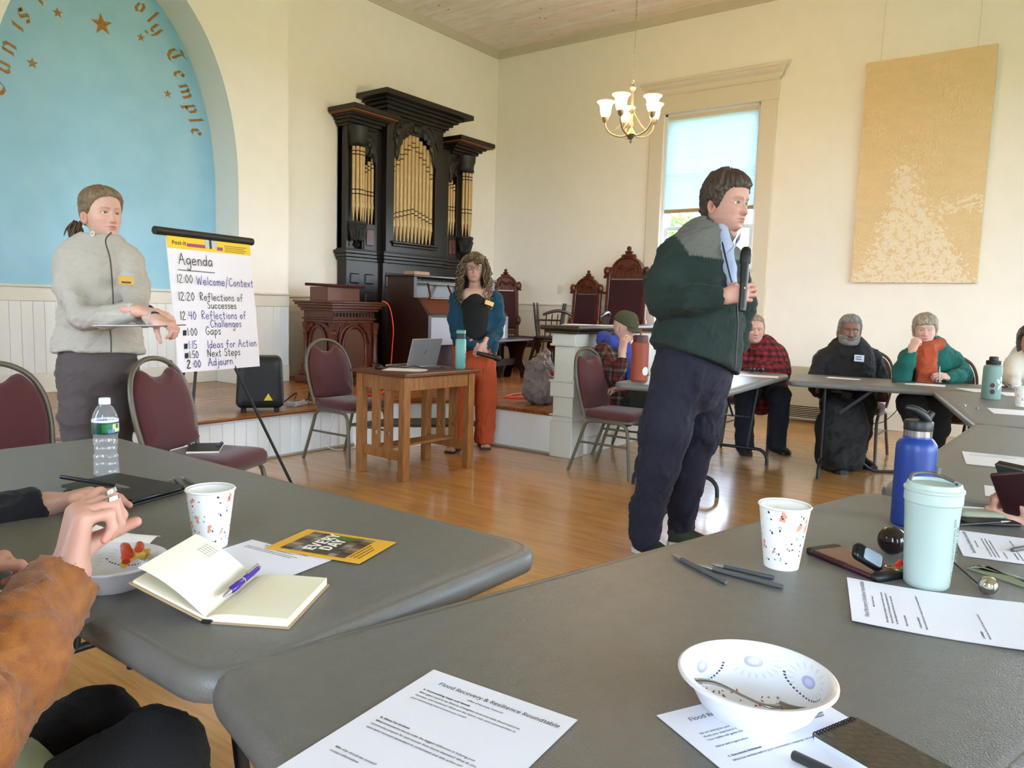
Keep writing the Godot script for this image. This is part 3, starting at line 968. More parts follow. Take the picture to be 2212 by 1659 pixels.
# ---------------------------------------------------------------- small oak table by the stage
func build_oak_table() -> void:
	var t := thing("oak_table","small mission oak table with slatted ends holding the laptop","table",Vector3(4.035,0,-3.868),-0.045)
	var s := ST()
	box(s,T(0,0.735,0),Vector3(0.76,0.025,0.58),0.005)
	part(t,"tabletop",s,tinted(m_oak,Color(0.62,0.5,0.42)))
	for x in [-1,1]:
		for z in [-1,1]:
			s = ST()
			box(s,T(x * 0.325,0.361,z * 0.225),Vector3(0.06,0.722,0.06),0.004)
			part(t,"leg",s,m_oak)
	for x in [-1,1]:
		s = ST()
		box(s,T(x * 0.325,0.67,0),Vector3(0.025,0.1,0.40),0.002)
		part(t,"apron",s,m_oak)
		s = ST()
		box(s,T(x * 0.325,0.17,0),Vector3(0.024,0.07,0.40),0.002)
		part(t,"end_rail",s,m_oak)
		for z in [-1,1]:
			s = ST()
			var zc: float = z * 0.065
			var pl := PackedVector2Array()
			var hole := PackedVector2Array()
			for k in 16:
				hole.append(Vector2(cos(TAU * k / 16) * 0.018,0.31 + sin(TAU * k / 16) * 0.024))
			var f := Transform3D(Basis(Vector3(0,0,-1),Vector3.UP,Vector3(1,0,0)),Vector3(x * 0.325,0,zc))
			for h in [-1,1]:
				pl = PackedVector2Array([Vector2(0,0.205),Vector2(h * 0.04,0.205),Vector2(h * 0.04,0.62),Vector2(0,0.62),Vector2(0,0.334)])
				for k in range(1,8):
					var a: float = PI / 2 - h * PI * k / 8
					pl.append(Vector2(cos(a) * 0.018,0.31 + sin(a) * 0.024))
				pl.append(Vector2(0,0.286))
				prism(s,f,pl,-0.008,0.008)
			part(t,"slat",s,m_oak)
	for z in [-1,1]:
		s = ST()
		box(s,T(0,0.67,z * 0.225),Vector3(0.59,0.09,0.025),0.002)
		part(t,"apron",s,m_oak)
	s = ST()
	box(s,T(0,0.212,0),Vector3(0.63,0.018,0.16),0.003)
	part(t,"shelf",s,m_oak)
	var y := 0.748
	var lp := thing("laptop","open silver laptop seen from behind on the oak table","laptop",Vector3(4.15,y,-4.04),PI)
	var silver := mat(0.62,0.63,0.64,0.35,0.6)
	s = ST()
	box(s,T(0,0.008,0),Vector3(0.325,0.014,0.22),0.003)
	var base := part(lp,"base",s,silver)
	s = ST()
	box(s,T(0,0.0155,-0.03),Vector3(0.28,0.001,0.11))
	part(base,"keyboard",s,mat(0.07,0.07,0.08,0.6))
	var lid := Transform3D(Basis(Vector3.RIGHT,-0.28),Vector3(0,0.012,-0.11))
	s = ST()
	box(s,lid * T(0,0.108,0),Vector3(0.325,0.216,0.007),0.003)
	var lo := part(lp,"lid",s,silver)
	s = ST()
	box(s,lid * T(0,0.11,0.0038),Vector3(0.31,0.195,0.0006))
	part(lo,"screen",s,mat(0.03,0.03,0.035,0.15))
	s = ST()
	var disc := lid * T(0.0,0.11,-0.0037)
	for k in 2:
		var sk := 1.0 if k == 0 else -1.0
		bar(s,disc * Vector3(-0.012 * sk + 0.004,-0.010 * sk,0),disc * Vector3(-0.002 * sk + 0.004,0.016 * sk,0),0.004,0.0006)
		bar(s,disc * Vector3(-0.003 * sk - 0.002,0.003 * sk,0),disc * Vector3(-0.008 * sk - 0.002,0.018 * sk,0),0.004,0.0006)
	part(lo,"emblem",s,mat(0.12,0.12,0.13,0.3))
	var bt := thing("drink_bottle","tall square mint bottle with a landscape sticker on the oak table","bottle",Vector3(4.325,y,-3.70),0.6)
	s = ST()
	pad(s,Transform3D.IDENTITY,rounded(0.075,0.075,0.015,4),[[0.006,0.0],[0.0,0.006],[0.0,0.215],[0.01,0.225]])
	part(bt,"body",s,mat(0.42,0.66,0.63,0.4))
	s = ST()
	pad(s,Transform3D.IDENTITY,rounded(0.062,0.062,0.012,4),[[0.0,0.225],[0.0,0.262],[0.004,0.266]])
	part(bt,"cap",s,mat(0.12,0.17,0.18,0.5))
	s = ST()
	pad(s,Transform3D.IDENTITY,rounded(0.068,0.068,0.012,4),[[0.0,0.264],[0.0,0.285],[0.004,0.288]])
	part(bt,"cup_lid",s,mat(0.40,0.62,0.58,0.4))
	s = ST()
	slab(s,Vector3(-0.026,0.04,0.037),Vector3(0.026,0.15,0.0384))
	var stk := part(bt,"sticker",s,mat(0.12,0.20,0.22,0.5))
	s = ST()
	slab(s,Vector3(-0.026,0.115,0.038),Vector3(0.026,0.15,0.0388))
	part(stk,"sticker_sky",s,mat(0.85,0.68,0.35,0.5))
	s = ST()
	slab(s,Vector3(-0.02,0.085,0.038),Vector3(0.02,0.098,0.0388))
	part(stk,"sticker_lake",s,mat(0.5,0.62,0.62,0.5))
	s = ST()
	box(s,T(0,0.001,0),Vector3(0.216,0.002,0.279))
	var pp := solo("paper_sheet",s,m_paper,"white sheet lying in front of the laptop on the oak table","paper")
	pp.position = Vector3(3.9,y,-3.86)
	pp.rotation.y = 0.55
	s = ST()
	box(s,T(0,0.002,0),Vector3(0.1,0.003,0.07),0.001)
	var cl2 := solo("card",s,mat(0.82,0.84,0.86,0.5),"small pale card at the edge of the oak table by the laptop","card")
	cl2.position = Vector3(3.93,y + 0.002,-3.72)
	cl2.rotation.y = 0.6
	s = ST()
	pad(s,Transform3D.IDENTITY,rounded(0.1,0.06,0.028,6),[[0.006,0.0],[0.0,0.01],[0.004,0.022],[0.02,0.03]])
	var ad := solo("power_adapter",s,m_black,"black power brick beside the laptop on the oak table","adapter")
	ad.position = Vector3(3.80,y,-4.02)
	ad.rotation.y = 0.7
	s = ST()
	tube(s,curve([Vector3(3.84,y + 0.012,-4.0),Vector3(3.9,y + 0.02,-3.97),Vector3(3.95,y + 0.012,-3.9),Vector3(4.0,y + 0.022,-3.86),Vector3(4.05,y + 0.006,-3.80),Vector3(4.12,y + 0.006,-3.77),Vector3(4.2,y + 0.006,-3.75),Vector3(4.24,y + 0.006,-3.82)],5),0.0035,6)
	solo("laptop_cable",s,m_black,"thin black cable curling past the laptop","cable")
# ---------------------------------------------------------------- pipe organ front
func organ_pipe(parent: Node,x: float,z: float,r: float,y0: float,mouth: float,top: float,bands: Array) -> void:
	var s := ST()
	lathe(s,T(x,0,z),[Vector2(0,y0),Vector2(r * 0.22,y0),Vector2(r * 0.98,mouth - 0.004),Vector2(r,mouth),Vector2(r,top),Vector2(r * 0.9,top),Vector2(r * 0.9,top - 0.02),Vector2(0,top - 0.02)],14)
	var p := part(parent,"organ_pipe",s,m_pipe)
	for b in bands:
		s = ST()
		lathe(s,T(x,b,z),[Vector2(r * 0.98,-0.007),Vector2(r * 1.02,-0.006),Vector2(r * 1.02,0.006),Vector2(r * 0.98,0.007)],14)
		part(p,"band",s,mat(0.06,0.045,0.035,0.6))
	s = ST()
	prism(s,T(x,mouth,z + r * 0.86),PackedVector2Array([Vector2(-r * 0.55,0),Vector2(r * 0.55,0),Vector2(r * 0.3,r * 1.9),Vector2(0,r * 2.6),Vector2(-r * 0.3,r * 1.9)]),0,0.006)
	part(p,"lip",s,mat(0.80,0.74,0.58,0.5))
var m_pipe: StandardMaterial3D
func acanthus(s: SurfaceTool,t: Transform3D,spine: Array,w: float,lobes: int,th: float) -> void:
	var pts := curve2(spine,6)
	var n := pts.size()
	var a := []
	var b := []
	for i in n:
		var d := (pts[mini(i + 1,n - 1)] - pts[maxi(i - 1,0)]).normalized()
		var nn := Vector2(-d.y,d.x)
		var u := float(i) / (n - 1)
		var lob := 0.62 + 0.38 * absf(sin(u * PI * lobes))
		var ww := w * sin(PI * pow(u,0.7) * 0.92 + 0.12) * lob
		a.append(pts[i] + nn * ww)
		b.append(pts[i] - nn * ww)
	s.set_smooth_group(-1)
	for i in n - 1:
		var c0 := Vector3(pts[i].x,pts[i].y,th * 1.5)
		var c1 := Vector3(pts[i + 1].x,pts[i + 1].y,th * 1.5)
		var a0 := Vector3(a[i].x,a[i].y,th * 0.6)
		var a1 := Vector3(a[i + 1].x,a[i + 1].y,th * 0.6)
		var b0 := Vector3(b[i].x,b[i].y,th * 0.6)
		var b1 := Vector3(b[i + 1].x,b[i + 1].y,th * 0.6)
		var mm0 := (c0 + a0) * 0.5 + Vector3(0,0,th * 0.7)
		var mm1 := (c1 + a1) * 0.5 + Vector3(0,0,th * 0.7)
		var nn0 := (c0 + b0) * 0.5 + Vector3(0,0,th * 0.7)
		var nn1 := (c1 + b1) * 0.5 + Vector3(0,0,th * 0.7)
		quad(s,t * c0,t * c1,t * mm1,t * mm0)
		quad(s,t * mm0,t * mm1,t * a1,t * a0)
		quad(s,t * c1,t * c0,t * nn0,t * nn1)
		quad(s,t * nn1,t * nn0,t * b0,t * b1)
		quad(s,t * a0,t * a1,t * Vector3(a1.x,a1.y,0),t * Vector3(a0.x,a0.y,0))
		quad(s,t * b1,t * b0,t * Vector3(b0.x,b0.y,0),t * Vector3(b1.x,b1.y,0))
func cornice(s: SurfaceTool,x0: float,x1: float,zb: float,zf: float,steps: Array,sideways := 1.0) -> void:
	for i in steps.size():
		var k: Array = steps[i]
		slab(s,Vector3(x0 - k[0] * sideways,k[1],zb),Vector3(x1 + k[0] * sideways,k[2],zf + k[0]),0.004)
func build_organ() -> void:
	m_pipe = mottled(noise_tex(FastNoiseLite.TYPE_SIMPLEX_SMOOTH,0.02,51,[Color(0.70,0.58,0.38),Color(0.77,0.66,0.46)],[0.2,0.8],4),Vector3(5,1.2,5),0.42)
	m_pipe.metallic = 0.15
	var o := thing("pipe_organ","dark carved pipe organ front with gilded pipes","pipe organ",Vector3(7.12,0,0))
	var zc := -6.90
	var s := ST()
	slab(s,Vector3(-1.06,HS,ZB + 0.015),Vector3(1.19,1.76,-6.98),0.004)
	slab(s,Vector3(-0.52,HS,ZB + 0.015),Vector3(0.52,1.76,-6.93),0.004)
	part(o,"lower_case",s,m_darkwood)
	s = ST()
	for k in [[0.02,1.71,1.75],[0.045,1.75,1.79],[0.065,1.79,1.83],[0.03,1.83,1.85]]:
		slab(s,Vector3(-1.06 - k[0],k[1],ZB + 0.015),Vector3(1.19 + k[0],k[2],-6.98 + k[0]),0.006)
		slab(s,Vector3(-0.52 - k[0],k[1],ZB + 0.015),Vector3(0.52 + k[0],k[2],-6.91 + k[0]),0.006)
	part(o,"waist_moulding",s,m_darkwood)
	for x in [-0.93,-0.70,0.70,0.93]:
		for y in [1.5,1.28,1.06]:
			s = ST()
			box(s,T(x,y,-6.975),Vector3(0.14,0.12,0.03),0.012)
			part(o,"square_panel",s,m_darkwood)
	for k in [[-0.33,0.3],[0.0,0.24],[0.33,0.3]]:
		s = ST()
		box(s,T(k[0],1.5,-6.925),Vector3(k[1],0.18,0.02),0.008)
		part(o,"square_panel",s,m_darkwood)
	s = ST()
	slab(s,Vector3(-0.52,1.84,ZB + 0.015),Vector3(0.49,3.5,-7.04))
	for e in [-1,1]: slab(s,Vector3(e * 0.505,1.84,ZB + 0.02),Vector3(e * 0.375,3.5,zc),0.004)
	slab(s,Vector3(-0.38,3.32,-7.05),Vector3(0.38,3.5,zc),0.004)
	slab(s,Vector3(-0.38,1.84,-7.05),Vector3(0.38,1.96,zc),0.004)
	slab(s,Vector3(-0.42,1.955,-6.96),Vector3(0.42,1.985,-6.86),0.008)
	slab(s,Vector3(-0.40,1.92,-6.95),Vector3(0.40,1.955,-6.875),0.008)
	part(o,"centre_tower",s,m_darkwood)
	s = ST()
	cornice(s,-0.505,0.505,ZB + 0.015,zc,[[0.02,3.46,3.49],[0.05,3.49,3.53],[0.09,3.53,3.57],[0.14,3.57,3.605],[0.19,3.605,3.635],[0.28,3.635,3.695]])
	part(o,"cornice",s,m_darkwood)
	for i in 11:
		var x := (i - 5) * 0.0675
		var c := absf(i - 5.0) / 5.0
		var bt := 3.18 - 0.34 * pow(c,1.3)
		var lo := 2.36 - 0.09 * c
		organ_pipe(o,x,-6.96,0.030,1.975,2.17 + 0.03 * (1.0 - c),3.36 - 0.2 * c,[lo,lo + 0.055,bt,bt + 0.055])
	for e in [-1.0,1.0]:
		s = ST()
		var t := Transform3D(Basis(Vector3(e,0,0),Vector3.UP,Vector3(0,0,1)),Vector3(0,0,zc - 0.005))
		acanthus(s,t,[Vector2(0.0,3.40),Vector2(0.12,3.42),Vector2(0.24,3.34),Vector2(0.31,3.20),Vector2(0.345,2.98)],0.105,6,0.018)
		acanthus(s,t,[Vector2(0.06,3.44),Vector2(0.20,3.47),Vector2(0.34,3.38),Vector2(0.40,3.2)],0.05,5,0.012)
		ball(s,t * T(0.03,3.40,0.02),Vector3(0.05,0.06,0.03),12,8)
		part(o,"carved_leaf",s,mat(0.10,0.08,0.07,0.45))
	for e in [-1.0,1.0]:
		var off := 0.13 if e > 0.0 else 0.0
		var ax: float = e * 0.92 + off
		s = ST()
		slab(s,Vector3(e * 0.505,1.84,ZB + 0.015),Vector3(e * 1.065 + off,3.28,-7.06),0.003)
		slab(s,Vector3(e * 1.065 + off,1.84,ZB + 0.015),Vector3(e * 1.03 + off,3.28,-6.98),0.003)
		slab(s,Vector3(e * 0.77 + off,1.84,ZB + 0.015),Vector3(e * 0.81 + off,3.28,-6.99),0.003)
		slab(s,Vector3(e * 0.60 + off,1.84,ZB + 0.015),Vector3(e * 0.505,3.28,-6.99),0.003)
		slab(s,Vector3(e * 0.60 + off,1.84,ZB + 0.02),Vector3(e * 0.80 + off,2.16,-6.99),0.003)
		slab(s,Vector3(e * 0.60 + off,2.95,ZB + 0.02),Vector3(e * 0.80 + off,3.28,-6.99),0.003)
		part(o,"side_tower",s,m_darkwood)
		s = ST()
		box(s,T(e * 0.69 + off,2.0,-6.985),Vector3(0.12,0.2,0.02),0.008)
		part(o,"square_panel",s,m_redwood)
		s = ST()
		var cx0 := minf(e * 0.63,e * 1.07) + off
		cornice(s,cx0,cx0 + 0.44,ZB + 0.015,-6.97,[[0.03,3.25,3.28],[0.07,3.28,3.315],[0.12,3.315,3.345],[0.17,3.345,3.37],[0.28,3.385,3.44]],0.5)
		part(o,"cornice",s,m_darkwood)
		s = ST()
		slab(s,Vector3(cx0 - 0.13,3.37,ZB + 0.02),Vector3(cx0 + 0.44 + 0.13,3.386,-6.97 + 0.26))
		part(o,"soffit",s,mat(0.48,0.29,0.12,0.6))
		s = ST()
		lathe(s,T(ax,0,-6.97),[Vector2(0.095,3.02),Vector2(0.12,3.05),Vector2(0.11,3.08),Vector2(0.115,3.14),Vector2(0.13,3.17),Vector2(0.135,3.25),Vector2(0,3.25)],24)
		acanthus(s,Transform3D(Basis(Vector3(-e,0,0),Vector3.UP,Vector3(0,0,1)),Vector3(e * 0.80 + off,0,-6.99)),[Vector2(0.0,3.2),Vector2(0.08,3.16),Vector2(0.16,3.05),Vector2(0.05,2.95)],0.05,4,0.012)
		part(o,"capital",s,mat(0.11,0.10,0.09,0.5))
		s = ST()
		lathe(s,T(ax,0,-6.97),[Vector2(0,1.86),Vector2(0.03,1.87),Vector2(0.05,1.9),Vector2(0.03,1.925),Vector2(0.045,1.945),Vector2(0.085,1.98),Vector2(0.115,2.06),Vector2(0.12,2.12),Vector2(0.13,2.135),Vector2(0.125,2.16),Vector2(0.1,2.165),Vector2(0,2.165)],24)
		for k in 9:
			var a := PI * (k + 0.5) / 9.0
			acanthus(s,Transform3D(Basis(Vector3.UP,PI / 2 - a),Vector3(ax,0,-6.97)) * Transform3D(Basis(Vector3.RIGHT,0.25),Vector3(0,2.0,0.088)),[Vector2(0,-0.06),Vector2(0.008,0.0),Vector2(0,0.1)],0.022,2,0.01)
		part(o,"urn",s,mat(0.11,0.10,0.09,0.5))
		for k in 5:
			var a := PI * (k + 0.5) / 5.0
			organ_pipe(o,ax + cos(a) * 0.075,-6.965 + sin(a) * 0.07,0.021,2.165,2.33,3.03,[2.48,2.53,2.93,2.97])
		for k in 3:
			organ_pipe(o,e * 0.685 + off + (k - 1) * 0.052,-7.02,0.021,2.16,2.35,2.9 + 0.05 * (k - 1) * -e,[2.5,2.545,2.80 - 0.03 * (k - 1) * e,2.845 - 0.03 * (k - 1) * e])
		s = ST()
		acanthus(s,Transform3D(Basis(Vector3(e,0,0),Vector3.UP,Vector3(0,0,1)),Vector3(off,0,-6.985)),[Vector2(0.79,3.15),Vector2(0.70,3.12),Vector2(0.64,3.0),Vector2(0.62,2.86)],0.06,4,0.014)
		part(o,"carved_leaf",s,mat(0.10,0.08,0.07,0.45))
# ---------------------------------------------------------------- lectern,reed organ,bench
func build_lectern() -> void:
	var l := thing("lectern","carved walnut lectern with burgundy cushion top on the stage","lectern",Vector3(5.42,HS,-6.34))
	var s := ST()
	slab(s,Vector3(-0.36,0,-0.30),Vector3(0.36,0.08,0.29),0.008)
	slab(s,Vector3(-0.33,0.08,-0.28),Vector3(0.33,0.12,0.265),0.01)
	part(l,"plinth",s,m_redwood)
	s = ST()
	slab(s,Vector3(-0.27,0.12,-0.25),Vector3(0.27,0.66,0.22),0.004)
	part(l,"body",s,m_redwood)
	s = ST()
	for k in [[0.0,0.64,0.67],[0.02,0.67,0.69],[0.035,0.76,0.79],[0.06,0.79,0.82],[0.09,0.82,0.845],[0.11,0.845,0.865]]:
		slab(s,Vector3(-0.28 - k[0],k[1],-0.25 - k[0] * 0.4),Vector3(0.28 + k[0],k[2],0.225 + k[0]),0.005)
	slab(s,Vector3(-0.275,0.69,-0.25),Vector3(0.275,0.76,0.225))
	part(l,"ledge",s,m_redwood)
	for i in 13:
		s = ST()
		box(s,T(-0.264 + i * 0.044,0.725,0.232),Vector3(0.026,0.04,0.02),0.003)
		part(l,"dentil",s,mat(0.13,0.06,0.035,0.5))
	for c in [[-0.285,0.24],[0.285,0.24],[-0.285,-0.2]]:
		s = ST()
		lathe(s,T(c[0],0,c[1]),[Vector2(0.045,0.12),Vector2(0.045,0.2),Vector2(0.03,0.21),Vector2(0.036,0.24),Vector2(0.026,0.27),Vector2(0.024,0.5),Vector2(0.034,0.53),Vector2(0.026,0.55),Vector2(0.04,0.6),Vector2(0.045,0.64)],14)
		part(l,"column",s,m_redwood)
	for f in 2:
		var t := T(0,0,0.222) if f == 0 else Transform3D(Basis(Vector3.UP,-PI / 2),Vector3(-0.272,0,-0.01))
		var w := 0.155 if f == 0 else 0.13
		s = ST()
		var arch := PackedVector2Array()
		arch.append(Vector2(-w,0.17))
		arch.append(Vector2(w,0.17))
		for i in 9: arch.append(Vector2(w - 0.98 * w * (1.0 - cos(i * PI / 16)),0.40 + 0.20 * sin(i * PI / 16)))
		for i in range(8,-1,-1): arch.append(Vector2(-w + 0.98 * w * (1.0 - cos(i * PI / 16)),0.40 + 0.20 * sin(i * PI / 16)))
		prism(s,t,arch,-0.002,0.006)
		part(l,"arch_panel",s,mat(0.36,0.24,0.18,0.4))
		s = ST()
		var edge := []
		for q in arch: edge.append(t * Vector3(q.x,q.y,0.012))
		edge.append(edge[0])
		tube(s,edge,0.016,8)
		for e in [-1.0,1.0]:
			var tt := t * Transform3D(Basis(Vector3(e,0,0),Vector3.UP,Vector3(0,0,1)),Vector3(0,0,0.004))
			acanthus(s,tt,[Vector2(0.06,0.62),Vector2(0.13,0.6),Vector2(0.19,0.53),Vector2(0.21,0.42)],0.035,3,0.012)
		part(l,"arch_frame",s,m_redwood)
	s = ST()
	slab(s,Vector3(-0.27,0.865,-0.16),Vector3(0.16,1.01,0.13),0.004)
	part(l,"reading_box",s,mat(0.40,0.24,0.18,0.4))
	s = ST()
	box(s,T(-0.055,1.028,-0.01,0,0.03),Vector3(0.52,0.03,0.38),0.012)
	part(l,"cushion",s,mat(0.27,0.055,0.07,0.9))
func build_reed_organ() -> void:
	var o := thing("reed_organ","dark mahogany upright organ console behind the curly haired woman","organ console",Vector3(5.95,HS,-5.55))
	var s := ST()
	var cheek := PackedVector2Array([Vector2(0,0.42),Vector2(0.05,0.42),Vector2(0.05,0.0),Vector2(0.62,0.0),Vector2(0.62,1.15),Vector2(0.22,1.15),Vector2(0.22,0.93),Vector2(0.14,0.90),Vector2(0.0,0.74)])
	for x in [0.0,1.36]:
		s = ST()
		prism(s,Transform3D(Basis(Vector3(0,0,-1),Vector3.UP,Vector3(1,0,0)),Vector3(x,0,0)),cheek,0,0.045)
		part(o,"end_panel",s,m_dark_mahogany())
	s = ST()
	slab(s,Vector3(0.045,0.0,-0.62),Vector3(1.36,1.12,-0.45))
	slab(s,Vector3(0.045,0.0,-0.45),Vector3(1.36,0.55,-0.2))
	part(o,"case",s,m_dark_mahogany())
	s = ST()
	slab(s,Vector3(-0.02,1.15,-0.65),Vector3(1.43,1.175,-0.2),0.006)
	part(o,"lid",s,m_dark_mahogany())
	s = ST()
	slab(s,Vector3(0.045,0.55,-0.45),Vector3(1.36,0.60,-0.01),0.004)
	slab(s,Vector3(0.045,0.42,-0.05),Vector3(1.36,0.72,-0.0),0.004)
	part(o,"key_slip",s,mat(0.55,0.55,0.58,0.3))
	s = ST()
	slab(s,Vector3(0.08,0.60,-0.22),Vector3(1.33,0.615,-0.05),0.002)
	part(o,"keyboard",s,mat(0.86,0.84,0.78,0.3))
	s = ST()
	quad(s,Vector3(0.05,0.76,-0.12),Vector3(1.35,0.76,-0.12),Vector3(1.35,0.93,-0.28),Vector3(0.05,0.93,-0.28))
	quad(s,Vector3(0.05,0.76,-0.125),Vector3(0.05,0.93,-0.285),Vector3(1.35,0.93,-0.285),Vector3(1.35,0.76,-0.125))
	part(o,"fallboard",s,m_redwood)
	s = ST()
	bar(s,Vector3(0.3,0.93,-0.27),Vector3(1.1,0.93,-0.27),0.02,0.03,0.003)
	bar(s,Vector3(0.36,1.09,-0.36),Vector3(1.04,1.09,-0.36),0.02,0.02,0.003)
	for x in [0.32,0.7,1.08]: bar(s,Vector3(x,0.93,-0.27),Vector3(x + (0.05 if x < 0.5 else (-0.05 if x > 0.9 else 0.0)),1.09,-0.36),0.02,0.02,0.003)
	part(o,"music_rack",s,m_redwood)
	for x in [0.07,1.33]:
		s = ST()
		lathe(s,T(x,0,-0.06),[Vector2(0.03,0),Vector2(0.03,0.05),Vector2(0.02,0.08),Vector2(0.034,0.2),Vector2(0.02,0.36),Vector2(0.034,0.42)],14)
		part(o,"leg",s,m_dark_mahogany())
	s = ST()
	slab(s,Vector3(0.2,0.06,-0.2),Vector3(1.2,0.5,-0.185),0.004)
	part(o,"knee_board",s,mat(0.30,0.24,0.24,0.35))
	s = ST()
	slab(s,Vector3(6.02,HS + 1.175,-6.0),Vector3(6.26,HS + 1.215,-5.83),0.004)
	solo("hymn_book",s,mat(0.62,0.50,0.42,0.7),"thick closed book lying on top of the organ console","book")
	var b := thing("organ_bench","dark wooden organ bench with scalloped plank ends","bench",Vector3(7.1,HS,-5.45),0.1)
	s = ST()
	box(s,T(0,0.47,0),Vector3(0.95,0.03,0.34),0.006)
	part(b,"seat",s,m_dark_mahogany())
	for x in [-0.36,0.36]:
		s = ST()
		var pl := curve2([Vector2(-0.16,0),Vector2(-0.15,0.1),Vector2(-0.09,0.22),Vector2(-0.11,0.35),Vector2(-0.15,0.455),Vector2(0.15,0.455),Vector2(0.11,0.35),Vector2(0.09,0.22),Vector2(0.15,0.1),Vector2(0.16,0),Vector2(0.08,0.0),Vector2(0.05,0.1),Vector2(0.0,0.13),Vector2(-0.05,0.1),Vector2(-0.08,0.0)],4,true)
		prism(s,Transform3D(Basis(Vector3(0,0,-1),Vector3.UP,Vector3(1,0,0)),Vector3(x,0,0)),pl,-0.014,0.014)
		part(b,"end_plank",s,m_dark_mahogany())
	s = ST()
	box(s,T(0,0.2,0),Vector3(0.72,0.08,0.022),0.003)
	part(b,"stretcher",s,m_dark_mahogany())
var mahogany: StandardMaterial3D
func m_dark_mahogany() -> StandardMaterial3D:
	if mahogany == null: mahogany = tinted(m_redwood,Color(0.48,0.42,0.42))
	return mahogany
# ---------------------------------------------------------------- carved chairs and stacked wooden chairs
func carved_chair(label: String,pos: Vector3,turn: float,w: float,seat_h: float,back_h: float) -> void:
	var c := thing("carved_chair",label,"chair",pos,turn,"carved velvet chairs on the stage")
	var velvet := mat(0.20,0.035,0.075,0.85)
	var s := ST()
	var zb := -0.28
	for e in [-1.0,1.0]:
		s = ST()
		bar(s,Vector3(e * (w / 2 - 0.05),0,zb + 0.02),Vector3(e * (w / 2 - 0.06),back_h - 0.20 * w,zb - 0.05),0.05,0.05,0.006,Vector3.RIGHT)
		ball(s,T(e * (w / 2 - 0.035),back_h - 0.28 * w,zb - 0.02),Vector3(0.045,0.06,0.04),10,8)
		ball(s,T(e * (w / 2 - 0.04),seat_h + 0.22,zb),Vector3(0.04,0.07,0.04),10,8)
		part(c,"stile",s,m_redwood)
	s = ST()
	var crest := PackedVector2Array([Vector2(-w / 2 - 0.02,0),Vector2(w / 2 + 0.02,0),Vector2(w / 2 + 0.02,0.05 * w),Vector2(w / 2 - 0.02,0.08 * w)])
	for i in 11:
		var a := PI * i / 10.0
		crest.append(Vector2(cos(a) * w * 0.36,0.10 * w + sin(a) * w * 0.33))
	crest.append(Vector2(-w / 2 + 0.02,0.08 * w))
	crest.append(Vector2(-w / 2 - 0.02,0.05 * w))
	var ct := T(0,back_h - 0.42 * w,zb - 0.06)
	prism(s,ct,crest,-0.02,0.03)
	var rim := []
	for i in 13: rim.append(ct * Vector3(cos(PI * i / 12.0) * w * 0.34,0.10 * w + sin(PI * i / 12.0) * w * 0.31,0.035))
	tube(s,rim,0.018,8)
	for e in [-1.0,1.0]:
		acanthus(s,ct * Transform3D(Basis(Vector3(e,0,0),Vector3.UP,Vector3(0,0,1)),Vector3(0,0,0.028)),[Vector2(0,0.14 * w),Vector2(0.1 * w,0.22 * w),Vector2(0.2 * w,0.2 * w),Vector2(0.24 * w,0.1 * w)],0.05 * w,3,0.015)
		ball(s,ct * T(e * w * 0.40,0.12 * w,0.0),Vector3(0.07,0.075,0.04) * w,10,8)
		ball(s,ct * T(e * w * 0.12,0.43 * w,0.0),Vector3(0.05,0.045,0.04) * w,10,8)
	lathe(s,ct * T(0,0.41 * w,0),[Vector2(0.09 * w,0),Vector2(0.13 * w,0.04 * w),Vector2(0.06 * w,0.08 * w),Vector2(0.09 * w,0.11 * w),Vector2(0.035 * w,0.14 * w),Vector2(0.05 * w,0.18 * w),Vector2(0.03 * w,0.215 * w),Vector2(0,0.225 * w)],12)
	part(c,"crest",s,m_redwood)
	s = ST()
	box(s,T(0,seat_h + 0.06,zb),Vector3(w - 0.1,0.07,0.045),0.006)
	part(c,"lower_rail",s,m_redwood)
	var bh := back_h - 0.45 * w - seat_h - 0.1
	s = ST()
	box(s,Transform3D(Basis(Vector3.RIGHT,-0.10),Vector3(0,seat_h + 0.1 + bh / 2,zb - 0.02)),Vector3(w - 0.15,bh,0.05),0.018)
	part(c,"backrest",s,velvet)
	s = ST()
	pad(s,T(0,0,0),rounded(w - 0.02,0.56,0.05,5),[[0.01,seat_h - 0.05],[0.0,seat_h - 0.03],[0.006,seat_h - 0.005],[0.03,seat_h + 0.01],[0.1,seat_h + 0.015]])
	part(c,"seat",s,velvet)
	s = ST()
	box(s,T(0,seat_h - 0.085,0),Vector3(w - 0.03,0.075,0.55),0.008)
	part(c,"seat_rail",s,m_redwood)
	for e in [-1.0,1.0]:
		s = ST()
		lathe(s,T(e * (w / 2 - 0.05),0,0.23),[Vector2(0.018,0),Vector2(0.022,0.03),Vector2(0.018,0.08),Vector2(0.032,0.2),Vector2(0.02,0.26),Vector2(0.036,0.3),Vector2(0.036,seat_h - 0.05)],12)
		part(c,"leg",s,m_redwood)
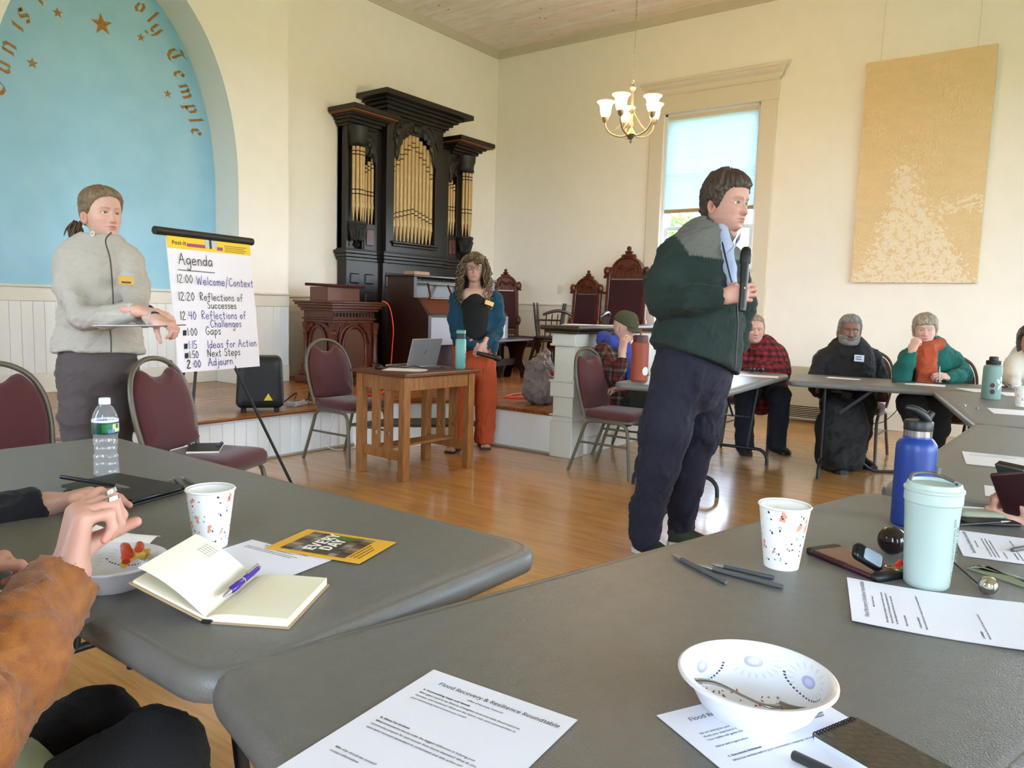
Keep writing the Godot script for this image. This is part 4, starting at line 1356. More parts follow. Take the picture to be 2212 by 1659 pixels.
func spindle_chair(label: String,pos: Vector3,turn: float,flip: bool) -> void:
	var c := thing("spindle_chair",label,"chair",pos,turn,"plain wooden chairs piled on the stage")
	var wood := mat(0.16,0.085,0.05,0.45)
	if flip: c.rotation.z = PI
	var s := ST()
	pad(s,Transform3D.IDENTITY,rounded(0.40,0.38,0.08,5),[[0.02,0.425],[0.0,0.435],[0.004,0.455],[0.03,0.458]])
	part(c,"seat",s,wood)
	for e in [-1,1]:
		for z in [-1,1]:
			s = ST()
			tube(s,[Vector3(e * 0.19,0,z * 0.19),Vector3(e * 0.165,0.22,z * 0.165),Vector3(e * 0.14,0.43,z * 0.14)],[0.011,0.017,0.012],8)
			part(c,"leg",s,wood)
	s = ST()
	tube(s,[Vector3(-0.17,0.17,0.17),Vector3(0.17,0.17,0.17)],0.009,7)
	tube(s,[Vector3(-0.17,0.17,-0.17),Vector3(0.17,0.17,-0.17)],0.009,7)
	for e in [-1,1]: tube(s,[Vector3(e * 0.165,0.22,-0.17),Vector3(e * 0.165,0.22,0.17)],0.009,7)
	part(c,"stretcher",s,wood)
	for i in 5:
		s = ST()
		tube(s,[Vector3((i - 2) * 0.07,0.45,-0.165),Vector3((i - 2) * 0.08,0.78,-0.245)],[0.009,0.007],7)
		part(c,"spindle",s,wood)
	s = ST()
	tube(s,curve([Vector3(-0.2,0.77,-0.22),Vector3(-0.1,0.81,-0.25),Vector3(0,0.825,-0.258),Vector3(0.1,0.81,-0.25),Vector3(0.2,0.77,-0.22)],4),[0.014,0.015,0.016,0.018,0.019,0.02,0.02,0.02,0.02,0.02,0.02,0.02,0.02,0.019,0.018,0.016,0.014],8)
	part(c,"crest_rail",s,wood)
func build_stage_chairs() -> void:
	carved_chair("tallest carved chair with a wine velvet back and arched crest",Vector3(8.60,HS,-4.80),-PI / 2,0.66,0.47,1.55)
	carved_chair("shorter carved velvet chair standing beside the tallest one",Vector3(8.60,HS,-5.40),-PI / 2,0.50,0.45,1.275)
	carved_chair("carved velvet chair just beyond the curly haired woman",Vector3(8.33,HS,-6.12),-0.35,0.46,0.45,1.28)
	spindle_chair("plain wooden spindle chair upside down on the pile",Vector3(8.18,HS + 0.92,-5.50),0.5,true)
	spindle_chair("plain wooden spindle chair upright under the upturned one",Vector3(8.18,HS,-5.50),2.6,false)
	spindle_chair("plain wooden spindle chair upright behind the half wall",Vector3(7.85,HS,-4.75),3.4,false)
# ---------------------------------------------------------------- handwriting
const SCRIPT := {
	"A": [[0,0,0.42,1.0,0.8,-0.05],[0.15,0.4,0.66,0.42]],"g": [[0.6,0.5,0.3,0.56,0.08,0.3,0.3,0.04,0.58,0.25,0.6,0.5,0.62,-0.3,0.4,-0.5,0.15,-0.35]],
	"e": [[0.08,0.28,0.58,0.32,0.4,0.56,0.1,0.4,0.12,0.08,0.35,0,0.62,0.12]],"n": [[0.08,0.55,0.1,0],[0.1,0.36,0.32,0.56,0.52,0.42,0.56,0]],
	"d": [[0.58,0.4,0.3,0.54,0.06,0.25,0.3,0,0.58,0.25],[0.6,1.0,0.6,0.02]],"a": [[0.58,0.48,0.3,0.55,0.06,0.25,0.28,0,0.55,0.28],[0.58,0.52,0.62,0]],
	"W": [[0,1,0.25,0,0.48,0.8,0.72,0,1.0,1.05]],"l": [[0.15,1.0,0.16,0.05]],"c": [[0.52,0.45,0.3,0.55,0.06,0.27,0.28,0,0.56,0.1]],
	"o": [[0.3,0.55,0.06,0.3,0.25,0,0.54,0.24,0.3,0.55]],"m": [[0.05,0.55,0.07,0],[0.07,0.36,0.25,0.55,0.38,0.4,0.4,0],[0.4,0.36,0.6,0.55,0.72,0.4,0.75,0]],
	"/": [[0,-0.3,0.5,1.15]],"C": [[0.7,0.85,0.4,1.0,0.06,0.5,0.35,0,0.72,0.15]],"t": [[0.28,0.9,0.26,0.05,0.42,0.02],[0.05,0.58,0.5,0.6]],
	"x": [[0.05,0.52,0.5,0],[0.5,0.55,0.05,0]],"R": [[0.1,0,0.12,1.0,0.5,0.95,0.55,0.65,0.14,0.5,0.62,0]],"f": [[0.55,0.85,0.4,1.0,0.26,0.8,0.24,-0.05],[0.05,0.5,0.5,0.52]],
	"i": [[0.15,0.52,0.16,0.02],[0.15,0.72,0.17,0.76]],"s": [[0.48,0.48,0.25,0.56,0.12,0.42,0.42,0.2,0.35,0.02,0.06,0.05]],
	"S": [[0.62,0.9,0.35,1.0,0.12,0.78,0.55,0.35,0.45,0.02,0.06,0.1]],"u": [[0.06,0.55,0.1,0.1,0.32,0,0.52,0.2],[0.54,0.55,0.58,0]],
	"h": [[0.1,1.0,0.1,0],[0.1,0.36,0.32,0.56,0.5,0.42,0.52,0]],"G": [[0.68,0.85,0.4,1.0,0.06,0.5,0.35,0,0.68,0.2,0.66,0.42,0.4,0.42]],
	"p": [[0.1,0.55,0.1,-0.45],[0.1,0.4,0.35,0.56,0.56,0.3,0.3,0,0.12,0.1]],"I": [[0.15,1.0,0.15,0.0]],"r": [[0.08,0.55,0.1,0],[0.1,0.34,0.3,0.55,0.46,0.5]],
	"N": [[0.08,0,0.1,1.0,0.65,0.02,0.68,1.05]],"j": [[0.3,0.52,0.3,-0.3,0.05,-0.4],[0.3,0.72,0.32,0.76]],"y": [[0.05,0.55,0.3,0.05],[0.56,0.56,0.15,-0.45]],
	"0": [[0.32,1.0,0.06,0.5,0.3,0,0.6,0.5,0.32,1.0]],"1": [[0.2,1.0,0.18,0.0]],"2": [[0.08,0.8,0.35,1.0,0.55,0.75,0.08,0.02,0.65,0.02]],"4": [[0.1,1.0,0.08,0.5,0.6,0.5],[0.5,1.0,0.5,0]],
	"5": [[0.55,1.0,0.15,1.0,0.12,0.6,0.5,0.55,0.5,0.1,0.08,0.05]],":": [[0.1,0.5,0.12,0.56],[0.1,0.12,0.12,0.18]],
}
func handwrite(s: SurfaceTool,text: String,p: Vector3,right: Vector3,up: Vector3,h: float,pen: float) -> float:
	var out := right.cross(up)
	var x := 0.0
	s.set_smooth_group(-1)
	for ch in text:
		if ch == " ":
			x += h * 0.42
			continue
		var wide := 0.0
		for st in SCRIPT[ch]:
			var pts := []
			for i in range(0,st.size(),2):
				wide = maxf(wide,st[i])
				pts.append(Vector3(st[i],st[i + 1],0))
			var cv: Array = curve(pts,4) if pts.size() > 2 and not ch in "AWNI14/x" else pts
			for i in cv.size() - 1:
				var a: Vector3 = p + right * (x + cv[i].x * h * 0.82) + up * cv[i].y * h
				var b: Vector3 = p + right * (x + cv[i + 1].x * h * 0.82) + up * cv[i + 1].y * h
				var d := (b - a).normalized()
				var n := out.cross(d) * pen * 0.5
				a -= d * pen * 0.3
				b += d * pen * 0.3
				quad(s,a - n + out * 0.0006,b - n + out * 0.0006,b + n + out * 0.0006,a + n + out * 0.0006)
		x += (wide * 0.82 + 0.16) * h
	return x
func build_flip_chart() -> void:
	var yaw := deg_to_rad(78.0)
	var right := Vector3(sin(yaw),0,-cos(yaw))
	var back := Vector3.UP.cross(right) * 1.0      # away from the reader
	var lean := 0.10
	var up := (Vector3.UP * cos(lean) + back * sin(lean)).normalized()
	var out := right.cross(up)
	var tl := Vector3(2.285,1.565,-4.14)
	var w := 0.635
	var h := 0.775
	var st := thing("flip_chart_stand","black tripod easel holding the handwritten agenda","easel",Vector3(tl.x + right.x * w / 2,0,tl.z + right.z * w / 2))
	var o := st.position
	var mid := tl + right * w / 2
	var s := ST()
	tube(s,[tl - right * 0.075 + up * 0.018 + out * 0.004 - o,tl + right * (w + 0.025) + up * 0.018 + out * 0.004 - o],0.023,12)
	part(st,"clamp_bar",s,m_black)
	s = ST()
	bar(s,mid + up * 0.01 - out * 0.02 - o,mid - up * 0.62 - out * 0.025 - o,0.03,0.015,0.003,right)
	part(st,"back_post",s,m_black)
	for e in [-1.0,1.0]:
		s = ST()
		var a: Vector3 = mid - up * 0.55 - out * 0.03 + right * e * 0.03
		var b: Vector3 = Vector3(mid.x,0.0,mid.z) + right * e * 0.40 + out * 0.28
		if e < 0.0:
			a = mid - up * 0.4 - out * 0.03 - right * 0.08
			b = Vector3(mid.x,0.0,mid.z) - right * 0.42 + out * 0.22
		tube(s,[a - o,b - o],0.009,8)
		part(st,"leg",s,m_black)
	s = ST()
	tube(s,[mid - up * 0.1 - out * 0.04 - o,Vector3(mid.x,0,mid.z) - out * 0.46 - o],0.009,8)
	part(st,"leg",s,m_black)
	s = ST()
	ball(s,T(mid.x - right.x * 0.3 - o.x,0.84,mid.z - right.z * 0.3 - o.z),Vector3(0.016,0.022,0.016),10,6)
	part(st,"clamp_knob",s,m_black)
	var pd := thing("paper_pad","large white pad with the handwritten Agenda on the easel","flip chart pad",tl)
	s = ST()
	var nb := 10
	for i in nb:
		var bulge := func(v: float) -> Vector3: return -up * v * h + out * (0.006 + 0.012 * sin(v * PI * 0.9) * v)
		var a: Vector3 = bulge.call(float(i) / nb)
		var b: Vector3 = bulge.call(float(i + 1) / nb)
		s.set_smooth_group(2)
		quad(s,b,b + right * w,a + right * w,a)
		s.set_smooth_group(3)
		quad(s,a - out * 0.008,a + right * w - out * 0.008,b + right * w - out * 0.008,b - out * 0.008)
		s.set_smooth_group(-1)
		quad(s,a,a - out * 0.008,b - out * 0.008,b)
		quad(s,a + right * w,b + right * w,b + right * w - out * 0.008,a + right * w - out * 0.008)
	part(pd,"sheet",s,mat(0.90,0.88,0.89,0.8))
	s = ST()
	var f := Transform3D(Basis(right,up,out),Vector3.ZERO)
	slab(s,Vector3(0,-0.072,0.0065),Vector3(w,0.0,0.0085),0.0,f)
	var hd := part(pd,"yellow_header",s,mat(0.90,0.76,0.12,0.6))
	s = ST()
	slab(s,Vector3(0.135,-0.055,0.008),Vector3(0.27,-0.036,0.0092),0.0,f)
	slab(s,Vector3(0.36,-0.06,0.008),Vector3(0.405,-0.04,0.0092),0.0,f)
	part(hd,"purple_stripe",s,mat(0.62,0.25,0.42,0.6))
	s = ST()
	slab(s,Vector3(0.27,-0.05,0.008),Vector3(0.36,-0.005,0.0092),0.0,f)
	part(hd,"clear_window",s,mat(0.70,0.74,0.74,0.4))
	s = ST()
	slab(s,Vector3(0.302,-0.055,0.009),Vector3(0.318,0.0,0.011),0.0,f)
	part(hd,"black_strap",s,m_black)
	lettering(hd,"brand_print","Post-it",0.032,f * T(0.03,-0.058,0.0088),mat(0.1,0.08,0.05,0.7),"Droid Sans",true)
	s = ST()
	for i in 4: slab(s,Vector3(0.42,-0.026 - i * 0.011,0.008),Vector3(0.60 - 0.02 * (i % 2),-0.031 - i * 0.011,0.009),0.0,f)
	part(hd,"small_print",s,mat(0.60,0.48,0.10,0.7))
	var black := ST()
	var blue := ST()
	var q := out * 0.0165
	var lines := [
		[0,"Agenda",0.06,0.160,0.062,0.005],[0,"12:00",0.035,0.265,0.046,0.004],[1,"Welcome/Context",0.175,0.272,0.048,0.0042],[0,"12:20",0.035,0.365,0.046,0.0042],[0,"Reflections of",0.19,0.363,0.044,0.004],
		[0,"Successes",0.24,0.41,0.042,0.004],[0,"12",0.035,0.475,0.046,0.004],[1,":40",0.085,0.475,0.046,0.004],[1,"Reflections of",0.19,0.472,0.046,0.004],[1,"Challenges",0.25,0.522,0.044,0.004],
		[0,"1:00",0.075,0.567,0.042,0.004],[0,"Gaps",0.21,0.565,0.048,0.0042],[1,"1:15",0.075,0.643,0.044,0.004],[1,"Ideas for Action",0.215,0.645,0.045,0.004],[0,"1:50",0.075,0.697,0.040,0.004],
		[0,"Next Steps",0.21,0.695,0.044,0.004],[0,"2",0.055,0.752,0.046,0.006],[1,":00",0.095,0.752,0.042,0.004],[1,"Adjourn",0.21,0.748,0.046,0.004]]
	for l in lines:
		handwrite(black if l[0] == 0 else blue,l[1],right * l[2] - up * l[3] + q,right,up,l[4],l[5])
	for k in [0.567,0.643,0.697]:
		for j in 6:
			var a: Vector3 = right * (0.045 + 0.004 * j) - up * (k - 0.002 * (j % 2)) + q
			var b: Vector3 = a + up * 0.03 + right * 0.004
			quad(black,a,a + right * 0.0042,b + right * 0.0042,b)
	var ul := right * 0.05 - up * 0.195 + q
	quad(black,ul,ul + right * 0.27 - up * 0.004,ul + right * 0.27,ul + up * 0.004)
	part(pd,"black_handwriting",black,mat(0.09,0.09,0.10,0.7))
	part(pd,"blue_handwriting",blue,mat(0.20,0.21,0.55,0.7))
# ---------------------------------------------------------------- things on the walls and the stage
func build_chandelier() -> void:
	var base := at(1362,310,6.6)
	var c := thing("chandelier","nickel chandelier with five lit bell shades on a chain","chandelier",base)
	var nickel := mat(0.62,0.58,0.52,0.28,0.85)
	var s := ST()
	lathe(s,Transform3D.IDENTITY,[Vector2(0,0),Vector2(0.012,0.012),Vector2(0.008,0.03),Vector2(0.03,0.05),Vector2(0.045,0.075),Vector2(0.028,0.1),Vector2(0.014,0.13),Vector2(0.02,0.16),Vector2(0.01,0.19),Vector2(0.012,0.25),Vector2(0.03,0.27),Vector2(0.012,0.29),Vector2(0.009,0.44),Vector2(0.028,0.46),Vector2(0.03,0.472),Vector2(0.01,0.49),Vector2(0,0.5)],16)
	part(c,"column",s,nickel)
	s = ST()
	lathe(s,T(0,0.515,0,0,PI / 2),[Vector2(0.018,-0.003),Vector2(0.022,0),Vector2(0.018,0.003),Vector2(0.015,0),Vector2(0.018,-0.003)],14)
	var y := 0.545
	var i := 0
	while base.y + y < YC - 0.03:
		var t := T(0,y,0,PI / 2 * (i % 2),PI / 2)
		lathe(s,t * Transform3D(Basis.from_scale(Vector3(0.6,1,1)),Vector3.ZERO),[Vector2(0.010,-0.0022),Vector2(0.0135,0),Vector2(0.010,0.0022),Vector2(0.0075,0),Vector2(0.010,-0.0022)],8,1.0,1.6)
		y += 0.034
		i += 1
	part(c,"chain",s,nickel)
	s = ST()
	lathe(s,T(0,YC - base.y,0),[Vector2(0.0,-0.045),Vector2(0.03,-0.04),Vector2(0.06,-0.015),Vector2(0.065,0.0)],20)
	part(c,"canopy",s,nickel)
	for k in 5:
		var a := TAU * k / 5.0 + 0.55
		var d := Vector3(cos(a),0,sin(a))
		s = ST()
		tube(s,curve([d * 0.025 + Vector3(0,0.075,0),d * 0.09 + Vector3(0,0.06,0),d * 0.17 + Vector3(0,0.085,0),d * 0.22 + Vector3(0,0.14,0),d * 0.228 + Vector3(0,0.185,0)],5),0.007,8)
		tube(s,curve([d * 0.012 + Vector3(0,0.28,0),d * 0.05 + Vector3(0,0.22,0),d * 0.09 + Vector3(0,0.165,0),d * 0.13 + Vector3(0,0.12,0),d * 0.17 + Vector3(0,0.088,0)],4),0.004,6)
		lathe(s,Transform3D(Basis.IDENTITY,d * 0.228),[Vector2(0.008,0.18),Vector2(0.022,0.195),Vector2(0.03,0.225),Vector2(0.026,0.235)],14)
		part(c,"arm",s,nickel)
		s = ST()
		lathe(s,Transform3D(Basis.IDENTITY,d * 0.228),[Vector2(0.012,0.222),Vector2(0.036,0.235),Vector2(0.046,0.265),Vector2(0.049,0.30),Vector2(0.056,0.335),Vector2(0.078,0.355),Vector2(0.079,0.359),Vector2(0.055,0.341),Vector2(0.046,0.30),Vector2(0.043,0.265),Vector2(0.03,0.24),Vector2(0.0,0.232)],20)
		var gl := StandardMaterial3D.new()
		gl.albedo_color = Color(0.95,0.9,0.8)
		gl.roughness = 0.5
		gl.emission_enabled = true
		gl.emission = Color(1.0,0.80,0.52)
		gl.emission_energy_multiplier = LAMP_GLOW
		part(c,"lamp_shade",s,gl)
		var lt := OmniLight3D.new()
		lt.name = "lamp"
		lt.light_color = Color(1.0,0.80,0.54)
		lt.light_energy = LAMP_LIGHT
		lt.light_size = 0.04
		lt.omni_range = 20.0
		lt.omni_attenuation = 2.0
		lt.shadow_enabled = true
		c.add_child(lt,true)
		lt.position = d * 0.228 + Vector3(0,0.30,0)
func build_painting() -> void:
	var p := thing("canvas_painting","large ochre canvas with a pale foliage spray","painting",Vector3(XW,0,-1.477))
	var w := 1.195
	var h := 2.335
	var iw := 384
	var ih := 750
	var im := Image.create(iw,ih,false,Image.FORMAT_RGB8)
	var n1 := FastNoiseLite.new()
	n1.seed = 61
	n1.frequency = 0.035
	n1.fractal_octaves = 4
	var n2 := FastNoiseLite.new()
	n2.seed = 62
	n2.frequency = 0.012
	var n3 := FastNoiseLite.new()
	n3.seed = 63
	n3.frequency = 0.09
	n3.fractal_octaves = 2
	for y in ih:
		var v := float(y) / ih
		var half := 0.0
		var mid := 0.44 + 0.05 * sin(v * 9.0)
		if v > 0.475: half = lerpf(0.06,0.15,(v - 0.475) / 0.2) if v < 0.675 else lerpf(0.17,0.36,(v - 0.675) / 0.22)
		if v > 0.9: half = lerpf(0.36,0.52,(v - 0.9) / 0.1)
		for x in iw:
			var u := float(x) / iw
			var base := Color(0.875,0.775,0.605).lerp(Color(0.895,0.80,0.635),clampf(0.5 + 0.8 * n2.get_noise_2d(x * 0.7,y * 2.0),0.0,1.0))
			base = base.lerp(Color(0.80,0.69,0.50),0.10 * (0.5 + n3.get_noise_2d(x * 0.3,y * 3.0)))
			var e := (half - absf(u - mid)) / 0.10
			if u > 0.5 and v > 0.615 and v < 0.70: e = maxf(e,0.4 - absf(v - (0.70 - 0.09 * (u - 0.5))) * 16.0)
			if u < 0.3 and v > 0.72 and v < 0.78: e = maxf(e,(0.3 - absf(v - 0.755) * 18.0) if u > 0.16 else -1.0)
			var q := n1.get_noise_2d(x * 1.1,y) * 1.5 + n3.get_noise_2d(x,y) * 0.9
			if half > 0.0 and e > -0.6 and q + clampf(e,-1.0,0.55) > 0.12:
				base = base.lerp(Color(0.92,0.87,0.78),clampf((q + clampf(e,-1.0,0.6) - 0.12) * 4.0,0.0,0.9))
			im.set_pixel(x,y,base)
	var m := StandardMaterial3D.new()
	m.albedo_texture = ImageTexture.create_from_image(im)
	m.roughness = 0.85
	m.normal_enabled = true
	m.normal_texture = noise_tex(FastNoiseLite.TYPE_SIMPLEX,0.2,64,[],[],2,256,4.0)
	m.normal_scale = 0.25
	var s := ST()
	quad_uv(s,Vector3(-0.055,1.597,-w / 2),Vector3(-0.055,1.597,w / 2),Vector3(-0.055,1.597 + h,w / 2),Vector3(-0.055,1.597 + h,-w / 2))
	part(p,"canvas",s,m)
	s = ST()
	slab(s,Vector3(-0.0545,1.597,-w / 2),Vector3(-0.004,1.597 + h,w / 2),0.003)
	part(p,"stretcher_edge",s,mat(0.88,0.76,0.55,0.85))
	for z in [-0.47,0.42]:
		s = ST()
		tube(s,[Vector3(-0.02,1.597 + h,z),Vector3(-0.006,YC - 0.1,z + 0.01)],0.0016,5)
		part(p,"hanging_wire",s,mat(0.75,0.72,0.64,0.5))
func build_heater() -> void:
	var c := thing("wall_heater","cream metal wall heater with louvred grille below","heater",Vector3(XW - 0.02,0,-2.2))
	var m := mat(0.70,0.66,0.57,0.5)
	var s := ST()
	slab(s,Vector3(-0.16,0.03,-0.47),Vector3(0.0,0.63,0.47),0.012)
	part(c,"cabinet",s,m)
	s = ST()
	slab(s,Vector3(-0.163,0.06,-0.44),Vector3(-0.15,0.19,0.44))
	part(c,"grille_recess",s,mat(0.10,0.09,0.08,0.8))
	for i in 6:
		s = ST()
		slab(s,Vector3(-0.17,0.07 + i * 0.02,-0.44),Vector3(-0.155,0.078 + i * 0.02,0.44),0.002)
		part(c,"louvre",s,m)
	s = ST()
	slab(s,Vector3(XW - 0.008,1.42,-5.98),Vector3(XW,1.54,-5.90),0.003)
	solo("switch_plate",s,mat(0.86,0.85,0.80,0.4),"cream switch plate on the wall beside the carved chairs","switch plate")
	s = ST()
	tube(s,curve([Vector3(XW - 0.05,0.42,-1.45),Vector3(XW - 0.06,0.25,-1.5),Vector3(XW - 0.12,0.10,-1.62),Vector3(XW - 0.2,0.07,-1.75)],5),0.005,6)
	solo("heater_cable",s,m_black,"black cable hanging on the wall beside the heater","cable")
func build_speaker() -> void:
	var k := thing("loudspeaker","black moulded loudspeaker with yellow triangle on the stage edge","loudspeaker",Vector3(3.55,HS,-5.08),-0.62)
	var s := ST()
	var body := PackedVector2Array()
	for p in rounded(0.36,0.40,0.05,6): body.append(Vector2(p.x * (1.0 - 0.10 * (p.y + 0.2) / 0.4),p.y + 0.225))
	var rings := []
	for r in [[0.05,-0.13],[0.012,-0.12],[0.0,-0.10],[0.0,0.06],[0.01,0.1],[0.03,0.115],[0.08,0.12]]:
		var ring := PackedVector3Array()
		for q in inset(body,r[0]): ring.append(Vector3(q.x,q.y,r[1]))
		rings.append(ring)
	loft(s,rings)
	part(k,"cabinet",s,mat(0.045,0.05,0.06,0.55))
	s = ST()
	prism(s,T(0.06,0.09,0.118),PackedVector2Array([Vector2(-0.033,0),Vector2(0.033,0),Vector2(0,0.055)]),0,0.003)
	part(k,"warning_triangle",s,mat(0.85,0.72,0.06,0.5))
	for x in [-0.12,0.12]:
		s = ST()
		slab(s,Vector3(x - 0.02,0,0.05),Vector3(x + 0.02,0.028,0.11),0.004)
		part(k,"foot",s,mat(0.05,0.05,0.05,0.7))
	var p := thing("power_strip","white power strip lying beside the loudspeaker on the stage","power strip",Vector3(3.93,HS,-5.12),0.35)
	s = ST()
	box(s,T(0,0.02,0),Vector3(0.2,0.04,0.09),0.008)
	part(p,"housing",s,mat(0.78,0.79,0.80,0.4))
	for i in 3:
		s = ST()
		box(s,T(-0.06 + i * 0.05,0.041,0.0),Vector3(0.028,0.004,0.04),0.001)
		part(p,"socket",s,mat(0.25,0.27,0.3,0.5))
	s = ST()
	tube(s,curve([Vector3(3.72,HS + 0.2,-5.14),Vector3(3.8,HS + 0.1,-5.2),Vector3(3.9,HS + 0.01,-5.28),Vector3(4.0,HS + 0.09,-5.22),Vector3(3.93,HS + 0.012,-5.16),Vector3(4.03,HS + 0.05,-5.1),Vector3(4.12,HS + 0.1,-5.2),Vector3(4.2,HS + 0.01,-5.3),Vector3(4.3,HS + 0.008,-5.25)],6),0.005,6)
	solo("speaker_cable",s,m_black,"black cable looping between the loudspeaker and the power strip","cable")
	s = ST()
	tube(s,curve([Vector3(4.03,HS + 0.02,-5.1),Vector3(4.12,HS + 0.006,-5.0),Vector3(4.14,HS - 0.02,-4.895),Vector3(4.10,0.2,-4.885),Vector3(4.02,0.06,-4.87),Vector3(4.1,0.008,-4.8),Vector3(4.35,0.006,-4.78)],6),0.0045,6)
	solo("white_cable",s,mat(0.82,0.81,0.78,0.5),"thin white cable hanging over the stage edge behind the chair","cable")
	var orange := mat(0.85,0.24,0.10,0.45)
	s = ST()
	var pts := [Vector3(5.70,HS + 0.875,-6.0),Vector3(5.735,HS + 0.87,-5.98),Vector3(5.76,HS + 0.8,-5.93),Vector3(5.78,HS + 0.6,-5.9),Vector3(5.79,HS + 0.4,-5.92),Vector3(5.75,HS + 0.15,-5.9),Vector3(5.7,HS + 0.01,-5.85),Vector3(5.3,HS + 0.008,-5.5)]
	for i in 26: pts.append(Vector3(4.62 + 0.22 * cos(i * 1.15) + 0.03 * sin(i * 2.7),HS + 0.008 + 0.0035 * (i % 4),-5.18 + 0.16 * sin(i * 1.15 + 0.3)))
	tube(s,curve(pts,4),0.006,6)
	solo("extension_cord",s,orange,"orange extension cord running down the lectern to a coil on the stage","cord")
	s = ST()
	pts = []
	for i in 16: pts.append(Vector3(5.9 + 0.26 * cos(i * 1.2) + 0.02 * i * 0.3,HS + 0.008 + 0.003 * (i % 3),-4.25 + 0.13 * sin(i * 1.2)))
	tube(s,curve(pts,4),0.006,6)
	solo("extension_cord",s,orange,"orange extension cord coiled beside the grey backpack","cord")
	for i in 3:
		s = ST()
		box(s,T(0,0.002 + i * 0.0,0),Vector3(0.28,0.004,0.22),0.0008)
		var sh := solo("paper_stack",s,[mat(0.42,0.40,0.33,0.8),m_paper,mat(0.88,0.87,0.83,0.8)][i],["olive folder lying on the half wall cap","white papers on the olive folder on the half wall","loose white sheet at the far end of the half wall papers"][i],"papers")
		sh.position = [Vector3(5.36,1.082,-3.33),Vector3(5.42,1.087,-3.34),Vector3(5.72,1.082,-3.32)][i]
		sh.rotation.y = [0.1,0.25,-0.15][i]
const TT := 0.737
func lathe_uv(s: SurfaceTool,t: Transform3D,prof: Array,seg := 32,flute := 0.0,nfl := 24) -> void:
	var total := 0.0
	for i in prof.size() - 1: total += prof[i].distance_to(prof[i + 1])
	var run := 0.0
	s.set_smooth_group(2)
	for i in prof.size() - 1:
		var a: Vector2 = prof[i]
		var b: Vector2 = prof[i + 1]
		var v0 := 1.0 - run / total
		run += a.distance_to(b)
		var v1 := 1.0 - run / total
		for k in seg:
			var u0 := float(k) / seg
			var u1 := float(k + 1) / seg
			var c := []
			for q in [[a,u0,v0],[b,u0,v1],[b,u1,v1],[a,u1,v0]]:
				var ra: float = q[0].x * (1.0 + flute * sin(q[1] * TAU * nfl) * clampf(q[0].x / 0.09,0.0,1.0))
				c.append([t * Vector3(ra * cos(q[1] * TAU),q[0].y,-ra * sin(q[1] * TAU)),Vector2(q[1],q[2])])
			for j in [0,2,1,0,3,2] if true else []:
				s.set_uv(c[j][1])
				s.add_vertex(c[j][0])
func blot(im: Image,cx: float,cy: float,rx: float,ry: float,turn: float,col: Color,jag := 0.0) -> void:
	var r := int(maxf(rx,ry)) + 1
	for y in range(-r,r + 1):
		for x in range(-r,r + 1):
			var p := Vector2(x,y).rotated(-turn)
			var k := Vector2(p.x / rx,p.y / ry).length()
			if jag > 0.0: k *= 1.0 + jag * sin(p.angle() * 3.0 + cx) + jag * 0.6 * sin(p.angle() * 2.0 + cy)
			if k <= 1.0:
				var yy := int(cy) + y
				if yy >= 0 and yy < im.get_height(): im.set_pixel(posmod(int(cx) + x,im.get_width()),yy,col)
func textured(im: Image,rough: float) -> StandardMaterial3D:
	var m := StandardMaterial3D.new()
	m.albedo_texture = ImageTexture.create_from_image(im)
	m.roughness = rough
	return m
func sheet(label: String,tl: Vector3,right: Vector3,lines: Array,curl := 0.0,w := 0.216,h := 0.279) -> Node3D:
	var r := right.normalized()
	var up := Vector3.UP.cross(r)
	var f := Transform3D(Basis(r,up,Vector3.UP),Vector3.ZERO)
	var o := thing("paper_sheet",label,"paper",tl)
	var s := ST()
	for i in 8:
		var a := -h * i / 8.0
		var b := -h * (i + 1) / 8.0
		var za := curl * pow(float(i) / 8.0 - 0.5,2) * 4.0
		var zb := curl * pow(float(i + 1) / 8.0 - 0.5,2) * 4.0
		s.set_smooth_group(1)
		quad(s,f * Vector3(0,b,zb + 0.0006),f * Vector3(w,b,zb + 0.0006),f * Vector3(w,a,za + 0.0006),f * Vector3(0,a,za + 0.0006))
		s.set_smooth_group(2)
		quad(s,f * Vector3(0,a,za),f * Vector3(w,a,za),f * Vector3(w,b,zb),f * Vector3(0,b,zb))
	part(o,"page",s,m_paper)
	for l in lines:
		var v: float = l[3] / h
		var z := curl * pow(v - 0.5,2) * 4.0
		lettering(o,"printed_line",l[0],l[1],f * T(l[2],-l[3],z + 0.0011),m_ink,"Droid Sans",l.size() > 4,0.0001)
	return o
const HANDOUT := [["Flood Recovery & Resilience Roundtable",0.0098,0.030,0.032],["Office of the State Treasurer",0.0042,0.083,0.042],
	["4. Outstanding Gaps and Needs",0.0048,0.022,0.052,1],["What gaps need to be filled to strengthen local and state flood response,",0.0046,0.022,0.060],["recovery, and resilience? What are the future risks and vulnerabilities to",0.0046,0.022,0.068],["your community that concern you most?",0.0046,0.022,0.076],
	["6. Ideas for Actions",0.0048,0.022,0.132,1],["What investments would make the biggest difference in helping your",0.0046,0.022,0.140],["community prepare for and recover from future disasters? What do you",0.0046,0.022,0.148],["most want Vermont lawmakers to understand and take action on?",0.0046,0.022,0.156],["Who else should we contact?",0.0046,0.022,0.205],["contact information:",0.0046,0.022,0.213]]
